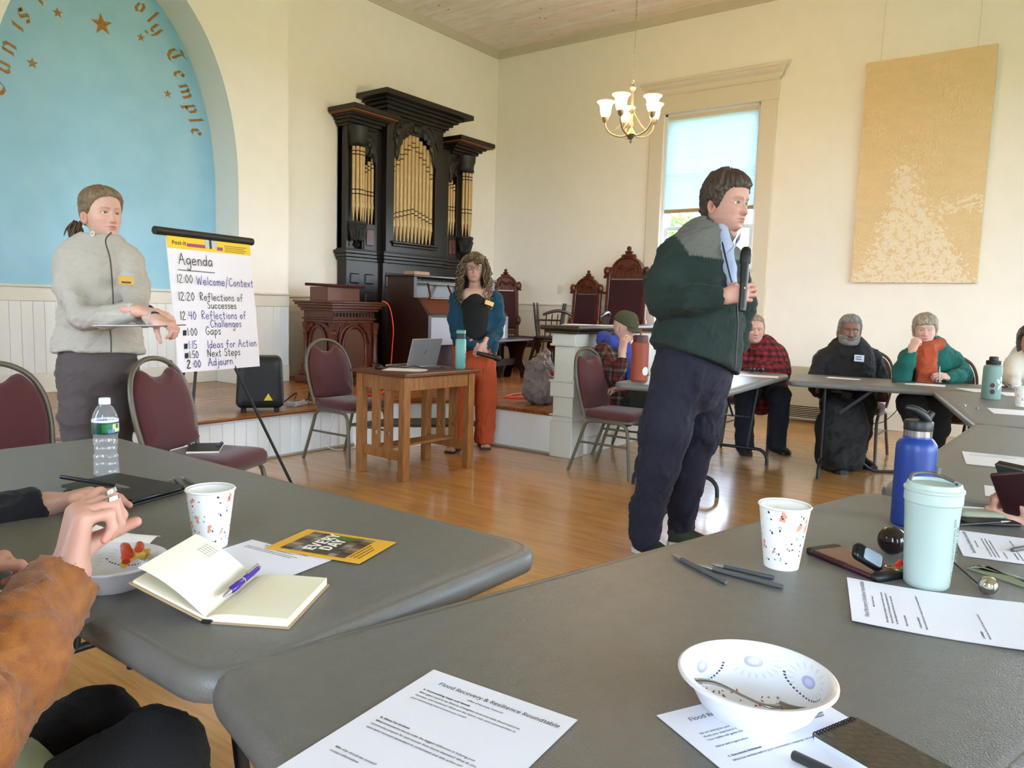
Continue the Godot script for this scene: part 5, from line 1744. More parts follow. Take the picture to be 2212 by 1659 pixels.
const QUESTIONS := [["Flood Recovery & Resilience Roundtable",0.0098,0.030,0.030],["Office of the State Treasurer",0.0042,0.083,0.040],
	["We are asking for your thoughts on recovery and resilience in your town.",0.0044,0.022,0.056],["Share your experience of the flooding and what has followed since then.",0.0044,0.022,0.063],["Your replies will guide the work of the office in the coming months.",0.0044,0.022,0.070],["Name and organization:",0.0044,0.022,0.084],["1. Successes Achieved",0.0046,0.022,0.104,1],["What has worked well in your community's response, recovery and resilience?",0.0044,0.022,0.112],["2. Challenges",0.0046,0.022,0.190,1],["What has been hardest in the response and recovery?",0.0044,0.022,0.198]]
func pen(label: String,a: Vector3,b: Vector3,r: float,m: Material,group := "") -> Node3D:
	var o := thing("pen",label,"pen",a,0.0,group)
	var d := b - a
	var s := ST()
	tube(s,[Vector3.ZERO,d * 0.02,d * 0.8],[r * 0.8,r,r],10)
	part(o,"barrel",s,m)
	s = ST()
	tube(s,[d * 0.8,d * 0.95,d],[r,r * 0.55,r * 0.2],10)
	part(o,"tip",s,mat(0.55,0.55,0.56,0.3,0.7))
	return o
func paper_cup(label: String,p: Vector3,turn: float,scale := 1.0) -> void:
	if not mats.has("cup"):
		var im := Image.create(768,320,false,Image.FORMAT_RGB8)
		im.fill(Color(0.90,0.89,0.86))
		var rng := RandomNumberGenerator.new()
		rng.seed = 5
		for i in 150:
			var k := rng.randi_range(0,9)
			var big := k < 2
			var c: Color = [Color(0.87,0.56,0.44),Color(0.87,0.56,0.44),Color(0.56,0.74,0.64),Color(0.56,0.74,0.64),Color(0.13,0.11,0.26),Color(0.13,0.11,0.26),Color(0.13,0.11,0.26),Color(0.70,0.80,0.74),Color(0.90,0.70,0.60),Color(0.13,0.11,0.26)][k]
			var rr := rng.randf_range(11,20) if big else (rng.randf_range(7,13) if k < 4 else rng.randf_range(3.5,8))
			blot(im,rng.randf() * 768,rng.randf_range(16,292),rr,rr * rng.randf_range(0.45,0.8),rng.randf() * TAU,c,0.18)
		mats["cup"] = textured(im,0.6)
	var o := thing("paper_cup",label,"cup",p,turn,"terrazzo print paper cups")
	o.scale = Vector3.ONE * scale
	var s := ST()
	lathe_uv(s,Transform3D.IDENTITY,[Vector2(0.0305,0.0),Vector2(0.045,0.113)],40)
	part(o,"printed_wall",s,mats["cup"])
	s = ST()
	lathe(s,Transform3D.IDENTITY,[Vector2(0.0,0.006),Vector2(0.0295,0.006),Vector2(0.0295,0.0)],32)
	lathe(s,Transform3D.IDENTITY,[Vector2(0.0435,0.112),Vector2(0.0298,0.0065)],40)
	part(o,"inner_wall",s,mat(0.9,0.88,0.82,0.5))
	s = ST()
	lathe(s,T(0,0.114,0),[Vector2(0.0435,-0.001),Vector2(0.0455,-0.0025),Vector2(0.0475,0.0),Vector2(0.0455,0.0025),Vector2(0.0435,0.001)],40)
	part(o,"rolled_rim",s,mat(0.92,0.91,0.88,0.5))
func paper_bowl(label: String,p: Vector3,turn: float,k: float) -> Node3D:
	if not mats.has("bowl"):
		var im := Image.create(1024,384,false,Image.FORMAT_RGB8)
		im.fill(Color(0.90,0.90,0.91))
		var lav := Color(0.68,0.68,0.85)
		var grey := Color(0.845,0.845,0.87)
		var navy := Color(0.16,0.16,0.36)
		for i in 6:
			var cx := 1024.0 * (i + 0.3) / 6
			var cy := 96.0
			for j in 18: blot(im,cx + 66 * cos(TAU * j / 18),cy + 60 * sin(TAU * j / 18),12,4,TAU * j / 18,grey)
			for j in 60:
				var a := TAU * j / 60
				if j % 2 == 0: blot(im,cx + 52 * cos(a),cy + 46 * sin(a),2.2,2.2,0,grey)
			blot(im,cx,cy,27,24,0,lav)
			blot(im,cx,cy,15,13,0,Color(0.78,0.78,0.90))
			for j in 16:
				var a := PI * (0.05 + 0.9 * j / 15.0)
				if i % 2 == 0: blot(im,cx + 84 * cos(a),cy + 60 * sin(a),4.4,3.6,0,navy)
		mats["bowl"] = textured(im,0.28)
	var o := thing("paper_bowl",label,"bowl",p,turn,"patterned paper bowls")
	o.scale = Vector3.ONE * k
	var s := ST()
	lathe_uv(s,Transform3D.IDENTITY,[Vector2(0.0,0.003),Vector2(0.055,0.003),Vector2(0.067,0.012),Vector2(0.078,0.032),Vector2(0.083,0.0455),Vector2(0.092,0.048)],72,0.004,36)
	part(o,"printed_inside",s,mats["bowl"])
	s = ST()
	lathe(s,Transform3D.IDENTITY,[Vector2(0.0,0.0),Vector2(0.057,0.0),Vector2(0.069,0.011),Vector2(0.080,0.032),Vector2(0.084,0.043),Vector2(0.092,0.0445),Vector2(0.0945,0.0445),Vector2(0.0945,0.047),Vector2(0.092,0.0482)],64)
	part(o,"outside",s,mat(0.88,0.88,0.90,0.5))
	return o
func build_tabletop() -> void:
	var s: SurfaceTool
	var h := TT
	var pet := StandardMaterial3D.new()
	pet.albedo_color = Color(0.95,0.98,1.0,0.10)
	pet.transparency = BaseMaterial3D.TRANSPARENCY_ALPHA
	pet.roughness = 0.04
	var w := thing("water_bottle","clear plastic water bottle with green label and white cap","bottle",lay(230,1026,h),0.75)
	s = ST()
	var prof := [Vector2(0.0,0.004),Vector2(0.024,0.0),Vector2(0.031,0.006)]
	for i in 25:
		var y := 0.01 + i * 0.0042
		prof.append(Vector2(0.0315 - 0.0018 * absf(sin(i * 0.62)) - (0.0025 if i > 11 and i < 18 else 0.0),y))
	prof.append_array([Vector2(0.0325,0.12),Vector2(0.0325,0.148),Vector2(0.0325,0.152),Vector2(0.029,0.168),Vector2(0.021,0.184),Vector2(0.0125,0.194),Vector2(0.0115,0.2)])
	lathe(s,Transform3D.IDENTITY,prof,36)
	part(w,"body",s,pet)
	s = ST()
	lathe(s,Transform3D.IDENTITY,[Vector2(0.0328,0.116),Vector2(0.033,0.117),Vector2(0.033,0.147),Vector2(0.0328,0.148)],36)
	var lb := part(w,"green_label",s,mat(0.05,0.26,0.17,0.4))
	s = ST()
	lathe(s,Transform3D.IDENTITY,[Vector2(0.0329,0.147),Vector2(0.0331,0.148),Vector2(0.0331,0.153),Vector2(0.0329,0.154)],36)
	part(w,"white_band",s,mat(0.85,0.86,0.86,0.4))
	for k in [[-0.3,0.012,Color(0.85,0.84,0.62)],[-0.95,0.016,Color(0.10,0.45,0.22)],[-0.72,0.009,Color(0.30,0.47,0.75)],[0.15,0.006,Color(0.72,0.78,0.80)]]:
		s = ST()
		for j in 6:
			var a0: float = k[0] + k[1] / 0.033 * (j / 3.0 - 1.0)
			var a1: float = k[0] + k[1] / 0.033 * ((j + 1) / 3.0 - 1.0)
			var r := 0.0333
			var y0 := 0.121 if k[1] != 0.009 else 0.119
			var y1 := 0.143 if k[1] != 0.009 else 0.128
			quad(s,Vector3(r * sin(a0),y0,r * cos(a0)),Vector3(r * sin(a1),y0,r * cos(a1)),Vector3(r * sin(a1),y1,r * cos(a1)),Vector3(r * sin(a0),y1,r * cos(a0)))
		part(lb,"label_panel",s,mat(k[2].r,k[2].g,k[2].b,0.4))
	lettering(lb,"label_print","8",0.016,Transform3D(Basis(Vector3.UP,-0.3),Vector3(0.0336 * sin(-0.3) - 0.003,0.127,0.0336 * cos(-0.3))),mat(0.05,0.35,0.18,0.5),"Droid Sans",true)
	s = ST()
	lathe(s,Transform3D.IDENTITY,[Vector2(0.0135,0.194),Vector2(0.0145,0.195),Vector2(0.0145,0.208),Vector2(0.013,0.211),Vector2(0.0,0.2115)],28)
	part(w,"cap",s,mat(0.85,0.86,0.88,0.4))
	var fo := thing("tablet_folio","black folio with a tablet under the hand with the pen","tablet",Vector3(0.905,h,-1.855),1.83)
	s = ST()
	pad(s,Transform3D.IDENTITY,rounded(0.235,0.165,0.012,4),[[0.002,0.0],[0.0,0.002],[0.0,0.005],[0.002,0.006]])
	part(fo,"lower_cover",s,mat(0.03,0.03,0.032,0.5))
	s = ST()
	pad(s,Transform3D.IDENTITY,rounded(0.228,0.158,0.01,4),[[0.002,0.006],[0.0,0.008],[0.0,0.013],[0.002,0.014]])
	part(fo,"tablet",s,mat(0.05,0.05,0.055,0.2))
	s = ST()
	pad(s,Transform3D(Basis(Vector3(0,0,1),0.03),Vector3(0,0.016,0)),rounded(0.235,0.165,0.012,4),[[0.002,0.0],[0.0,0.0015],[0.0,0.004],[0.002,0.005]])
	part(fo,"upper_cover",s,mat(0.055,0.055,0.055,0.55))
	paper_cup("terrazzo print paper cup behind the open notebook",lay(456,1178,h),2.2)
	var grey := mat(0.30,0.30,0.29,0.45)
	pen("short grey pen lying closest to the tablet folio",Vector3(1.005,h + 0.005,-1.775),Vector3(1.048,h + 0.005,-1.90),0.0045,grey,"grey pens by the tablet folio")
	pen("short grey pen lying between two other grey pens",Vector3(1.022,h + 0.005,-1.775),Vector3(1.066,h + 0.005,-1.915),0.0045,grey,"grey pens by the tablet folio")
	pen("long grey pen angled away from the tablet folio",Vector3(1.05,h + 0.005,-1.745),Vector3(1.082,h + 0.005,-1.905),0.0042,grey,"grey pens by the tablet folio")
	var b1 := Vector3(0.60,h,-1.278)
	paper_bowl("patterned paper bowl holding pasta and peppers",b1,0.4,0.93)
	var rng := RandomNumberGenerator.new()
	rng.seed = 31
	for i in 7:
		s = ST()
		var a := rng.randf() * TAU
		var c := Vector3(0.03 + rng.randf_range(-0.025,0.03),0.03 + 0.005 * i,rng.randf_range(-0.03,0.03))
		var d := Vector3(cos(a),0.25 * sin(a * 2.0),sin(a)) * 0.022
		tube(s,curve([c - d,c + Vector3(0,0.006,0),c + d],4),0.0065,8)
		var food := solo("pasta_piece" if i < 4 else "pepper_piece",s,mat(0.88,0.70,0.25,0.4) if i < 4 else mat(0.75,0.22,0.10,0.35),"piece of yellow pasta in the paper bowl" if i < 4 else "piece of red pepper in the paper bowl","food","pasta in the bowl" if i < 4 else "peppers in the bowl")
		food.position = b1
	s = ST()
	var nt := []
	for i in 9:
		var ring := PackedVector3Array()
		for j in 9:
			var u := i / 8.0
			var v := j / 8.0
			ring.append(Vector3(-0.01,0.0,0.0) + Vector3(0.145 * u - 0.03 * v,0.012 + 0.035 * v * (0.5 + u * 0.6) + 0.007 * sin(u * 9.0 + v * 3.0),-0.02 - 0.11 * v + 0.03 * u))
		nt.append(ring)
	loft(s,nt,false,false,1)
	var nap := solo("napkin",s,mat(0.90,0.89,0.87,0.9),"crumpled white paper napkin beside the bowl of food","napkin")
	nap.position = Vector3(0.655,h + 0.004,-1.325)
	nap.rotation.y = 0.75
	var ab := Vector3(0.614,h,-1.018)
	var r := Vector3(0.52,0,0.854)
	var up := Vector3.UP.cross(r).normalized()
	var nf := Transform3D(Basis(r.normalized(),up,Vector3.UP),Vector3.ZERO)
	var nb := thing("open_notebook","open notebook with cream pages and a leaf standing up","notebook",ab)
	var tan := mat(0.62,0.52,0.40,0.7)
	var cream := mat(0.90,0.87,0.76,0.8)
	s = ST()
	slab(s,Vector3(-0.004,-0.004,0),Vector3(0.132,0.178,0.003),0.001,nf)
	part(nb,"back_cover",s,tan)
	s = ST()
	var rings := []
	for i in 13:
		var u := i / 12.0
		var x := 0.128 * u
		var z := 0.017 - 0.010 * exp(-u * 9.0) - 0.002 * u
		rings.append(PackedVector3Array([nf * Vector3(x,0,0.003),nf * Vector3(x,0.174,0.003),nf * Vector3(x,0.174,z),nf * Vector3(x,0,z)]))
	loft(s,rings,true,true,-1)
	part(nb,"page_block",s,cream)
	s = ST()
	slab(s,Vector3(-0.006,-0.005,0.0),Vector3(0.012,0.178,0.006),0.002,nf)
	part(nb,"spine",s,m_black)
	s = ST()
	var lf := nf * Transform3D(Basis(Vector3(0,1,0),0.42),Vector3(0,0,0.004))
	slab(s,Vector3(-0.13,-0.004,-0.003),Vector3(0.0,0.178,0.0),0.001,lf)
	part(nb,"front_cover",s,tan)
	s = ST()
	slab(s,Vector3(-0.126,0.0,0.0),Vector3(0.0,0.174,0.004),0.0008,lf)
	part(nb,"page_block",s,cream)
	s = ST()
	var leaf := []
	for i in 11:
		var u := i / 10.0
		var x := -0.118 * u * (1.0 - 0.10 * u)
		var z := 0.008 + 0.118 * (0.95 * u - 0.35 * u * u)
		leaf.append(PackedVector3Array([nf * Vector3(x,0.0,z),nf * Vector3(x,0.174,z)]))
	loft(s,leaf,false,false,1)
	part(nb,"lifted_leaf",s,mat(0.91,0.89,0.81,0.8))
	s = ST()
	for j in 5:
		var x0 := -0.095
		for i in 4:
			var xx := x0 + 0.007 * i
			var u := 0.72 - 0.055 * i
			var p := nf * Vector3(-0.118 * u * (1.0 - 0.10 * u),0.155 - j * 0.007,0.008 + 0.118 * (0.95 * u - 0.35 * u * u) + 0.0012)
			var q := nf * Vector3(-0.118 * (u - 0.04) * (1.0 - 0.10 * u),0.156 - j * 0.007,0.008 + 0.118 * (0.95 * (u - 0.04) - 0.35 * (u - 0.04) * (u - 0.04)) + 0.0012)
			tube(s,[p,q],0.0004,4)
	part(nb,"pencil_notes",s,mat(0.45,0.44,0.42,0.8))
	var pa := lay(482,1289,h + 0.024)
	var pb := lay(561,1224,h + 0.024)
	var pp := thing("ballpoint_pen","translucent purple ballpoint pen in the open notebook","pen",pa)
	var d := pb - pa
	var purple := mat(0.22,0.08,0.55,0.2)
	s = ST()
	tube(s,[d * 0.16,d * 0.22,d * 0.35,d * 0.46,d * 0.5,d * 0.54,d * 0.75,d * 0.93],[0.0045,0.0062,0.0066,0.0056,0.0052,0.0056,0.0055,0.0048],14)
	part(pp,"barrel",s,purple)
	s = ST()
	tube(s,[Vector3.ZERO,d * 0.04,d * 0.16],[0.0012,0.0025,0.0046],12)
	tube(s,[d * 0.485,d * 0.515],0.0058,14)
	part(pp,"metal_tip",s,mat(0.8,0.8,0.82,0.2,0.9))
	s = ST()
	tube(s,[d * 0.93,d * 1.0],0.0028,8)
	bar(s,d * 0.62 + Vector3(0,0.007,0),d * 0.95 + Vector3(0,0.007,0),0.0025,0.004)
	part(pp,"clip",s,mat(0.75,0.75,0.78,0.25,0.8))
	sheet("white handout half under the yellow flyer",lay(545,1166,h + 0.001),Vector3(0.12,0,0.99),[["Recovery & Resilience Roundtable",0.0075,0.05,0.016],["Office of the State Treasurer",0.0038,0.09,0.024],["Share your experience of the flooding and what has followed since then.",0.0042,0.022,0.034],["Your replies will guide the work of the office in the coming months.",0.0042,0.022,0.041]],0.0,0.216,0.16)
	var fl := thing("yellow_flyer","yellow printed flyer reading EVERY DAY","flyer",lay(665,1143,h + 0.003),0.0)
	var fr := Vector3(-0.945,0,0.286).normalized()
	fr = (lay(857,1172,h) - lay(665,1143,h)).normalized()
	var fu := Vector3.UP.cross(fr)
	var ff := Transform3D(Basis(fr,fu,Vector3.UP),Vector3.ZERO)
	s = ST()
	slab(s,Vector3(0,-0.142,0),Vector3(0.213,0,0.0006),0.0,ff)
	part(fl,"card",s,mat(0.90,0.68,0.17,0.45))
	var fph := Image.create(96,128,false,Image.FORMAT_RGB8)
	for y in 128:
		for x in 96:
			var row := 0 if x < 32 else (1 if x < 70 else 2)
			var cell := (y / 16) * 3 + row + (1 if x % 32 > 16 else 0) * 5
			var c := Color.from_hsv(0.08 + 0.03 * sin(cell * 7.3),0.25 + 0.2 * sin(cell * 2.1),0.35 + 0.22 * sin(cell * 4.7) + 0.1 * sin(x * 0.7 + y * 0.5))
			if row == 1: c = Color(0.20,0.17,0.08).lerp(Color(0.36,0.48,0.14),clampf(1.0 - y / 46.0,0.0,1.0))
			fph.set_pixel(x,y,c)
	s = ST()
	quad_uv(s,ff * Vector3(0.025,-0.128,0.0009),ff * Vector3(0.172,-0.128,0.0009),ff * Vector3(0.172,-0.012,0.0009),ff * Vector3(0.025,-0.012,0.0009))
	part(fl,"photo_collage",s,textured(fph,0.4))
	var wf := Transform3D(Basis(fu,-fr,Vector3.UP),Vector3.ZERO)
	lettering(fl,"headline","EVERY",0.036,Transform3D(wf.basis,ff * Vector3(0.100,-0.116,0.0013)),mat(0.95,0.94,0.90,0.5),"Droid Sans",true,0.0003)
	lettering(fl,"headline","DAY",0.036,Transform3D(wf.basis,ff * Vector3(0.130,-0.105,0.0013)),mat(0.95,0.94,0.90,0.5),"Droid Sans",true,0.0003)
	for i in 3:
		s = ST()
		slab(s,Vector3(0.177 + i * 0.009,-0.12,0.0006),Vector3(0.180 + i * 0.009,-0.04 - 0.01 * i,0.0009),0.0,ff)
		part(fl,"small_print",s,mat(0.45,0.32,0.06,0.6))
	sheet("white handout titled Flood Recovery & Resilience Roundtable lying alone",lay(937,1447,h + 0.001),lay(1248,1556,h) - lay(937,1447,h),HANDOUT)
	var bowl_p := Vector3(0.903,h + 0.0015,-0.283)
	sheet("white handout under the paper bowl and the spiral notepad",lay(1418,1546,h + 0.0008),Vector3(0.885,0,0.466),QUESTIONS)
	paper_bowl("empty patterned paper bowl with a fork in it",bowl_p,1.1,1.0)
	var steel := mat(0.55,0.55,0.56,0.25,0.95)
	var fk := thing("fork","steel fork resting in the empty paper bowl","fork",bowl_p)
	s = ST()
	var fa := Vector3(-0.052,0.034,-0.068)
	var fb := Vector3(0.002,0.020,0.035)
	var fd := (fb - fa).normalized()
	var fs := fd.cross(Vector3.UP).normalized()
	var hr := []
	for i in 15:
		var u := i / 14.0
		var c := fa.lerp(fb,u) + Vector3(0,0.006 * sin(u * PI * 2.0) - 0.006 * smoothstep(0.6,1.0,u),0)
		var ww := lerpf(0.0075,0.0035,minf(u * 1.6,1.0)) if u < 0.8 else lerpf(0.0035,0.011,(u - 0.8) / 0.2)
		hr.append(PackedVector3Array([c + fs * ww,c + Vector3(0,0.0016,0),c - fs * ww,c - Vector3(0,0.0012,0)]))
	loft(s,hr)
	part(fk,"handle",s,steel)
	for i in 4:
		s = ST()
		var q := fb + fs * (i - 1.5) * 0.0062 + Vector3(0,-0.006,0)
		tube(s,curve([q - fd * 0.004,q + fd * 0.012 - Vector3(0,0.002,0),q + fd * 0.030,q + fd * 0.044 + Vector3(0,0.006,0)],3),[0.0026,0.0025,0.0024,0.0023,0.0022,0.0021,0.002,0.0018,0.0015,0.0012],6)
		part(fk,"tine",s,steel)
	s = ST()
	for i in 60:
		var a := rng.randf() * TAU
		var rr := rng.randf_range(0.0,0.05)
		var c := Vector3(rr * cos(a),0.0038,rr * sin(a))
		if i < 26: c = Vector3(-0.035 + rng.randf_range(-0.012,0.012),0.012 + rng.randf_range(0,0.012),-0.045 + rng.randf_range(-0.012,0.012))
		ball(s,Transform3D(Basis(Vector3(rng.randfn(),rng.randfn(),rng.randfn()).normalized(),rng.randf() * 3.0),c),Vector3(0.0022,0.0007,0.0009) * rng.randf_range(0.5,1.6),6,4)
	var crumbs := solo("food_crumbs",s,mat(0.62,0.33,0.16,0.7),"brown crumbs left in the empty paper bowl","crumbs")
	crumbs.position = bowl_p
	crumbs.set_meta("kind","stuff")
	paper_cup("terrazzo print paper cup beside loose grey pens",lay(1687,1222,h),0.5,1.06)
	pen("grey pen lying apart, farthest from the paper cup",lay(1569,1258,h + 0.005),lay(1450,1197,h + 0.005),0.0048,grey,"grey pens by the paper cup")
	pen("grey pen lettered in white crossing another by the cup",lay(1692,1268,h + 0.005),lay(1505,1220,h + 0.005),0.0048,grey,"grey pens by the paper cup")
	pen("grey pen beneath the crossing one by the cup",lay(1672,1248,h + 0.005),lay(1538,1219,h + 0.005),0.0045,mat(0.24,0.25,0.27,0.45),"grey pens by the paper cup")
	var p0 := lay(1745,1190,h)
	var p1 := lay(1868,1263,h)
	var p2 := lay(1950,1250,h)
	var pr := (p2 - p1).normalized()
	var ph := thing("phone","phone in a maroon and black case face down under keys","phone",(p0 + p2) * 0.5 + Vector3(-0.005,0,0.005))
	var pf := Transform3D(Basis(pr,Vector3.UP,pr.cross(Vector3.UP)),Vector3.ZERO)
	s = ST()
	pad(s,pf,rounded(0.082,0.17,0.012,4),[[0.002,0.0],[0.0,0.002],[0.0,0.009],[0.003,0.011]])
	part(ph,"maroon_bumper",s,mat(0.20,0.03,0.10,0.35))
	s = ST()
	pad(s,pf,rounded(0.070,0.158,0.008,4),[[0.0,0.010],[0.0,0.0122],[0.002,0.0126]])
	part(ph,"back_plate",s,mat(0.42,0.28,0.26,0.25))
	for e in [-1,1]:
		s = ST()
		pad(s,pf * T(0,0.0,e * 0.08),rounded(0.085,0.02,0.008,4),[[0.002,-0.0],[0.0,0.003],[0.0,0.011],[0.003,0.0135]])
		part(ph,"rubber_end",s,m_black)
	var kp := at(1875,1203,1.435)
	var kf := thing("car_key_fob","black car key fob with a silver button face on the phone","key fob",kp)
	var kt := Transform3D(Basis(cam_r,cam_u,-cam_f),Vector3.ZERO) * T(0,0,0,0.35,-0.5,-0.62)
	s = ST()
	pad(s,kt * T(0,0,0,0,PI / 2),rounded(0.062,0.034,0.010,5),[[0.006,-0.008],[0.0,-0.005],[0.0,0.004],[0.004,0.007]])
	part(kf,"shell",s,mat(0.025,0.025,0.03,0.3))
	s = ST()
	pad(s,kt * T(0.006,0,0,0,PI / 2),rounded(0.040,0.026,0.006,4),[[0.0,0.006],[0.001,0.0078]])
	part(kf,"button_face",s,mat(0.72,0.78,0.84,0.18,0.5))
	s = ST()
	var kr := kp + cam_r * 0.045 - cam_u * 0.018
	lathe(s,Transform3D(Basis(cam_r,cam_u,-cam_f),kr - kp),[Vector2(0.011,-0.001),Vector2(0.0125,0),Vector2(0.011,0.001),Vector2(0.0098,0),Vector2(0.011,-0.001)],20)
	for i in 3:
		var q := kr - kp + cam_r * 0.012 * i * 0.5 - cam_u * 0.006 * i
		bar(s,q,q + cam_r * 0.022 - cam_u * 0.016 - cam_f * 0.006 * i,0.007,0.0018)
	part(kf,"keys",s,mat(0.72,0.62,0.35,0.3,0.8))
	s = ST()
	bar(s,kr - kp + cam_r * 0.008,kr - kp + cam_r * 0.02 + cam_u * 0.01,0.012,0.004,0.001)
	part(kf,"red_tag",s,mat(0.75,0.12,0.06,0.4))
	s = ST()
	ball(s,Transform3D.IDENTITY,Vector3.ONE * 0.0285,28,18)
	var bl := solo("dark_ball",s,mat(0.12,0.085,0.075,0.12),"glossy dark brown ball behind the sage travel mug","ball")
	bl.position = lay(1925,1196,h) + Vector3(0,0.0285,0)
	var mp := lay(2000,1262,h)
	var mg := thing("travel_mug","sage green travel mug with a fold down lid handle","mug",mp,-0.9)
	var sage := mat(0.63,0.69,0.655,0.5)
	s = ST()
	lathe(s,Transform3D.IDENTITY,[Vector2(0.0,0.0),Vector2(0.035,0.0),Vector2(0.038,0.004),Vector2(0.0385,0.01),Vector2(0.0465,0.155),Vector2(0.0,0.155)],40)
	part(mg,"body",s,sage)
	s = ST()
	lathe(s,Transform3D.IDENTITY,[Vector2(0.0462,0.155),Vector2(0.0485,0.158),Vector2(0.0485,0.176),Vector2(0.0500,0.178),Vector2(0.0500,0.182),Vector2(0.047,0.184),Vector2(0.0445,0.192),Vector2(0.0425,0.193),Vector2(0.0415,0.187),Vector2(0.0,0.186)],40)
	part(mg,"lid",s,mat(0.66,0.72,0.68,0.5))
	s = ST()
	tube(s,curve([Vector3(-0.036,0.19,-0.02),Vector3(-0.02,0.2,-0.034),Vector3(0.01,0.201,-0.038),Vector3(0.03,0.197,-0.028),Vector3(0.042,0.192,-0.008)],5),0.0035,8)
	box(s,T(0.024,0.207,-0.032,0.5),Vector3(0.012,0.014,0.006),0.001)
	box(s,T(0.046,0.188,-0.002,1.2),Vector3(0.014,0.006,0.012),0.001)
	part(mg,"lid_handle",s,mat(0.33,0.32,0.30,0.5))
	lettering(mg,"mug_print","RICE HUSK CUP",0.0095,Transform3D(Basis(Vector3.UP,0.5) * Basis(Vector3(0,-1,0),Vector3(1,0,0),Vector3(0,0,1)),Vector3(0.0458 * sin(0.5),0.12,0.0458 * cos(0.5))),mat(0.40,0.47,0.45,0.6),"Droid Sans",false,0.0003)
	lettering(mg,"mug_print","MORE THAN JUST A CUP FOR YOUR DRINK",0.0058,Transform3D(Basis(Vector3.UP,0.32) * Basis(Vector3(0,-1,0),Vector3(1,0,0),Vector3(0,0,1)),Vector3(0.0462 * sin(0.32),0.135,0.0462 * cos(0.32))),mat(0.40,0.47,0.45,0.6),"Droid Sans",false,0.0003)
	var bb := thing("steel_bottle","cobalt blue insulated bottle with black flip straw lid","bottle",lay(1966,1132,h),-0.93)
	var cob := mat(0.04,0.20,0.50,0.4)
	s = ST()
	lathe(s,Transform3D.IDENTITY,[Vector2(0.0,0.0),Vector2(0.040,0.0),Vector2(0.0435,0.004),Vector2(0.0445,0.18),Vector2(0.043,0.194),Vector2(0.036,0.204),Vector2(0.031,0.209),Vector2(0.0305,0.213)],40)
	part(bb,"body",s,cob)
	s = ST()
	lathe(s,Transform3D.IDENTITY,[Vector2(0.0302,0.213),Vector2(0.0302,0.227),Vector2(0.0,0.227)],36)
	part(bb,"steel_neck",s,mat(0.70,0.70,0.70,0.22,0.95))
	s = ST()
	lathe(s,Transform3D.IDENTITY,[Vector2(0.031,0.227),Vector2(0.0315,0.229),Vector2(0.0315,0.246),Vector2(0.029,0.25),Vector2(0.0,0.251)],36)
	var lo := part(bb,"lid",s,mat(0.06,0.075,0.07,0.45))
	s = ST()
	tube(s,curve([Vector3(-0.034,0.279,0),Vector3(-0.015,0.276,0),Vector3(0.006,0.264,0),Vector3(0.022,0.248,0)],5),[0.004,0.0055,0.007,0.008,0.009,0.0095,0.010,0.0105,0.011,0.0115,0.012,0.012,0.012,0.0115,0.011,0.010],10)
	tube(s,[Vector3(0.016,0.25,0),Vector3(0.03,0.27,0)],[0.011,0.008],10)
	part(lo,"flip_straw",s,mat(0.06,0.075,0.07,0.45))
	lettering(bb,"bottle_print","(Snowa",0.019,Transform3D(Basis(Vector3.UP,0.25),Vector3(0.0446 * sin(0.25) - 0.006,0.098,0.0452 * cos(0.25))),mat(0.85,0.88,0.92,0.5),"Droid Sans",true,0.0004)
	var ch := lay(2133,1284,h)
	s = ST()
	ball(s,Transform3D.IDENTITY,Vector3.ONE * 0.0165,24,16)
	var cb := thing("ball_chain","chrome ball on a beaded chain leading behind the mug","ball chain",ch + Vector3(0,0.0165,0))
	part(cb,"chrome_ball",s,mat(0.8,0.78,0.74,0.08,1.0))
	s = ST()
	var ce := lay(2060,1215,h + 0.004) - cb.position
	for i in 34: ball(s,Transform3D(Basis.IDENTITY,Vector3(0,-0.012,0).lerp(ce,i / 33.0)),Vector3.ONE * 0.0019,6,4)
	tube(s,[Vector3(0,-0.012,0),ce],0.0008,5)
	part(cb,"beaded_chain",s,mat(0.2,0.2,0.2,0.3,0.9))
	s = ST()
	pad(s,Transform3D.IDENTITY,rounded(0.15,0.05,0.004,3),[[0.003,0.0],[0.0,0.001],[0.004,0.0035],[0.02,0.006]])
	var bag := solo("plastic_pouch",s,mat(0.50,0.53,0.44,0.25),"small clear pouch with folded green paper beside the chrome ball","pouch")
	bag.position = lay(2185,1252,h)
	bag.rotation.y = 1.12
	sheet("white handout between the travel mug and the glass case",lay(1826,1255,h + 0.0008) - Vector3(0.965,0,-0.26) * 0.216 + Vector3(0.01,0,0.0),Vector3(0.965,0,-0.26),QUESTIONS,0.004)
	sheet("white handout behind the travel mug with a grey pen on it",lay(2062,1145,h + 0.0008) + Vector3(-0.21,0,0.04),Vector3(0.97,0,-0.22),QUESTIONS,0.0)
	pen("grey pen resting on the handout behind the travel mug",lay(2186,1188,h + 0.006),lay(2290,1170,h + 0.006),0.0048,grey)
	sheet("white sheet under the pale glasses case",lay(2062,1092,h + 0.0008),Vector3(0.4,0,0.9),[],0.0,0.15,0.10)
	s = ST()
	pad(s,Transform3D.IDENTITY,rounded(0.13,0.085,0.008,4),[[0.002,0.0],[0.0,0.002],[0.0,0.006],[0.002,0.007]])
	var tb := solo("black_tablet",s,m_black,"slim black tablet below the pale glasses case","tablet")
	tb.position = lay(2128,1126,h + 0.002)
	tb.rotation.y = -0.95
	s = ST()
	pad(s,Transform3D.IDENTITY,rounded(0.13,0.055,0.02,5),[[0.004,0.0],[0.0,0.003],[0.002,0.008],[0.012,0.013]])
	var gc := solo("glasses_case",s,mat(0.55,0.56,0.47,0.6),"pale olive glasses case on the black tablet","glasses case")
	gc.position = lay(2118,1113,h + 0.009)
	gc.rotation.y = -0.95
	pen("thin black pen lying along the black tablet",lay(2065,1134,h + 0.013),lay(2183,1126,h + 0.013),0.004,m_black)
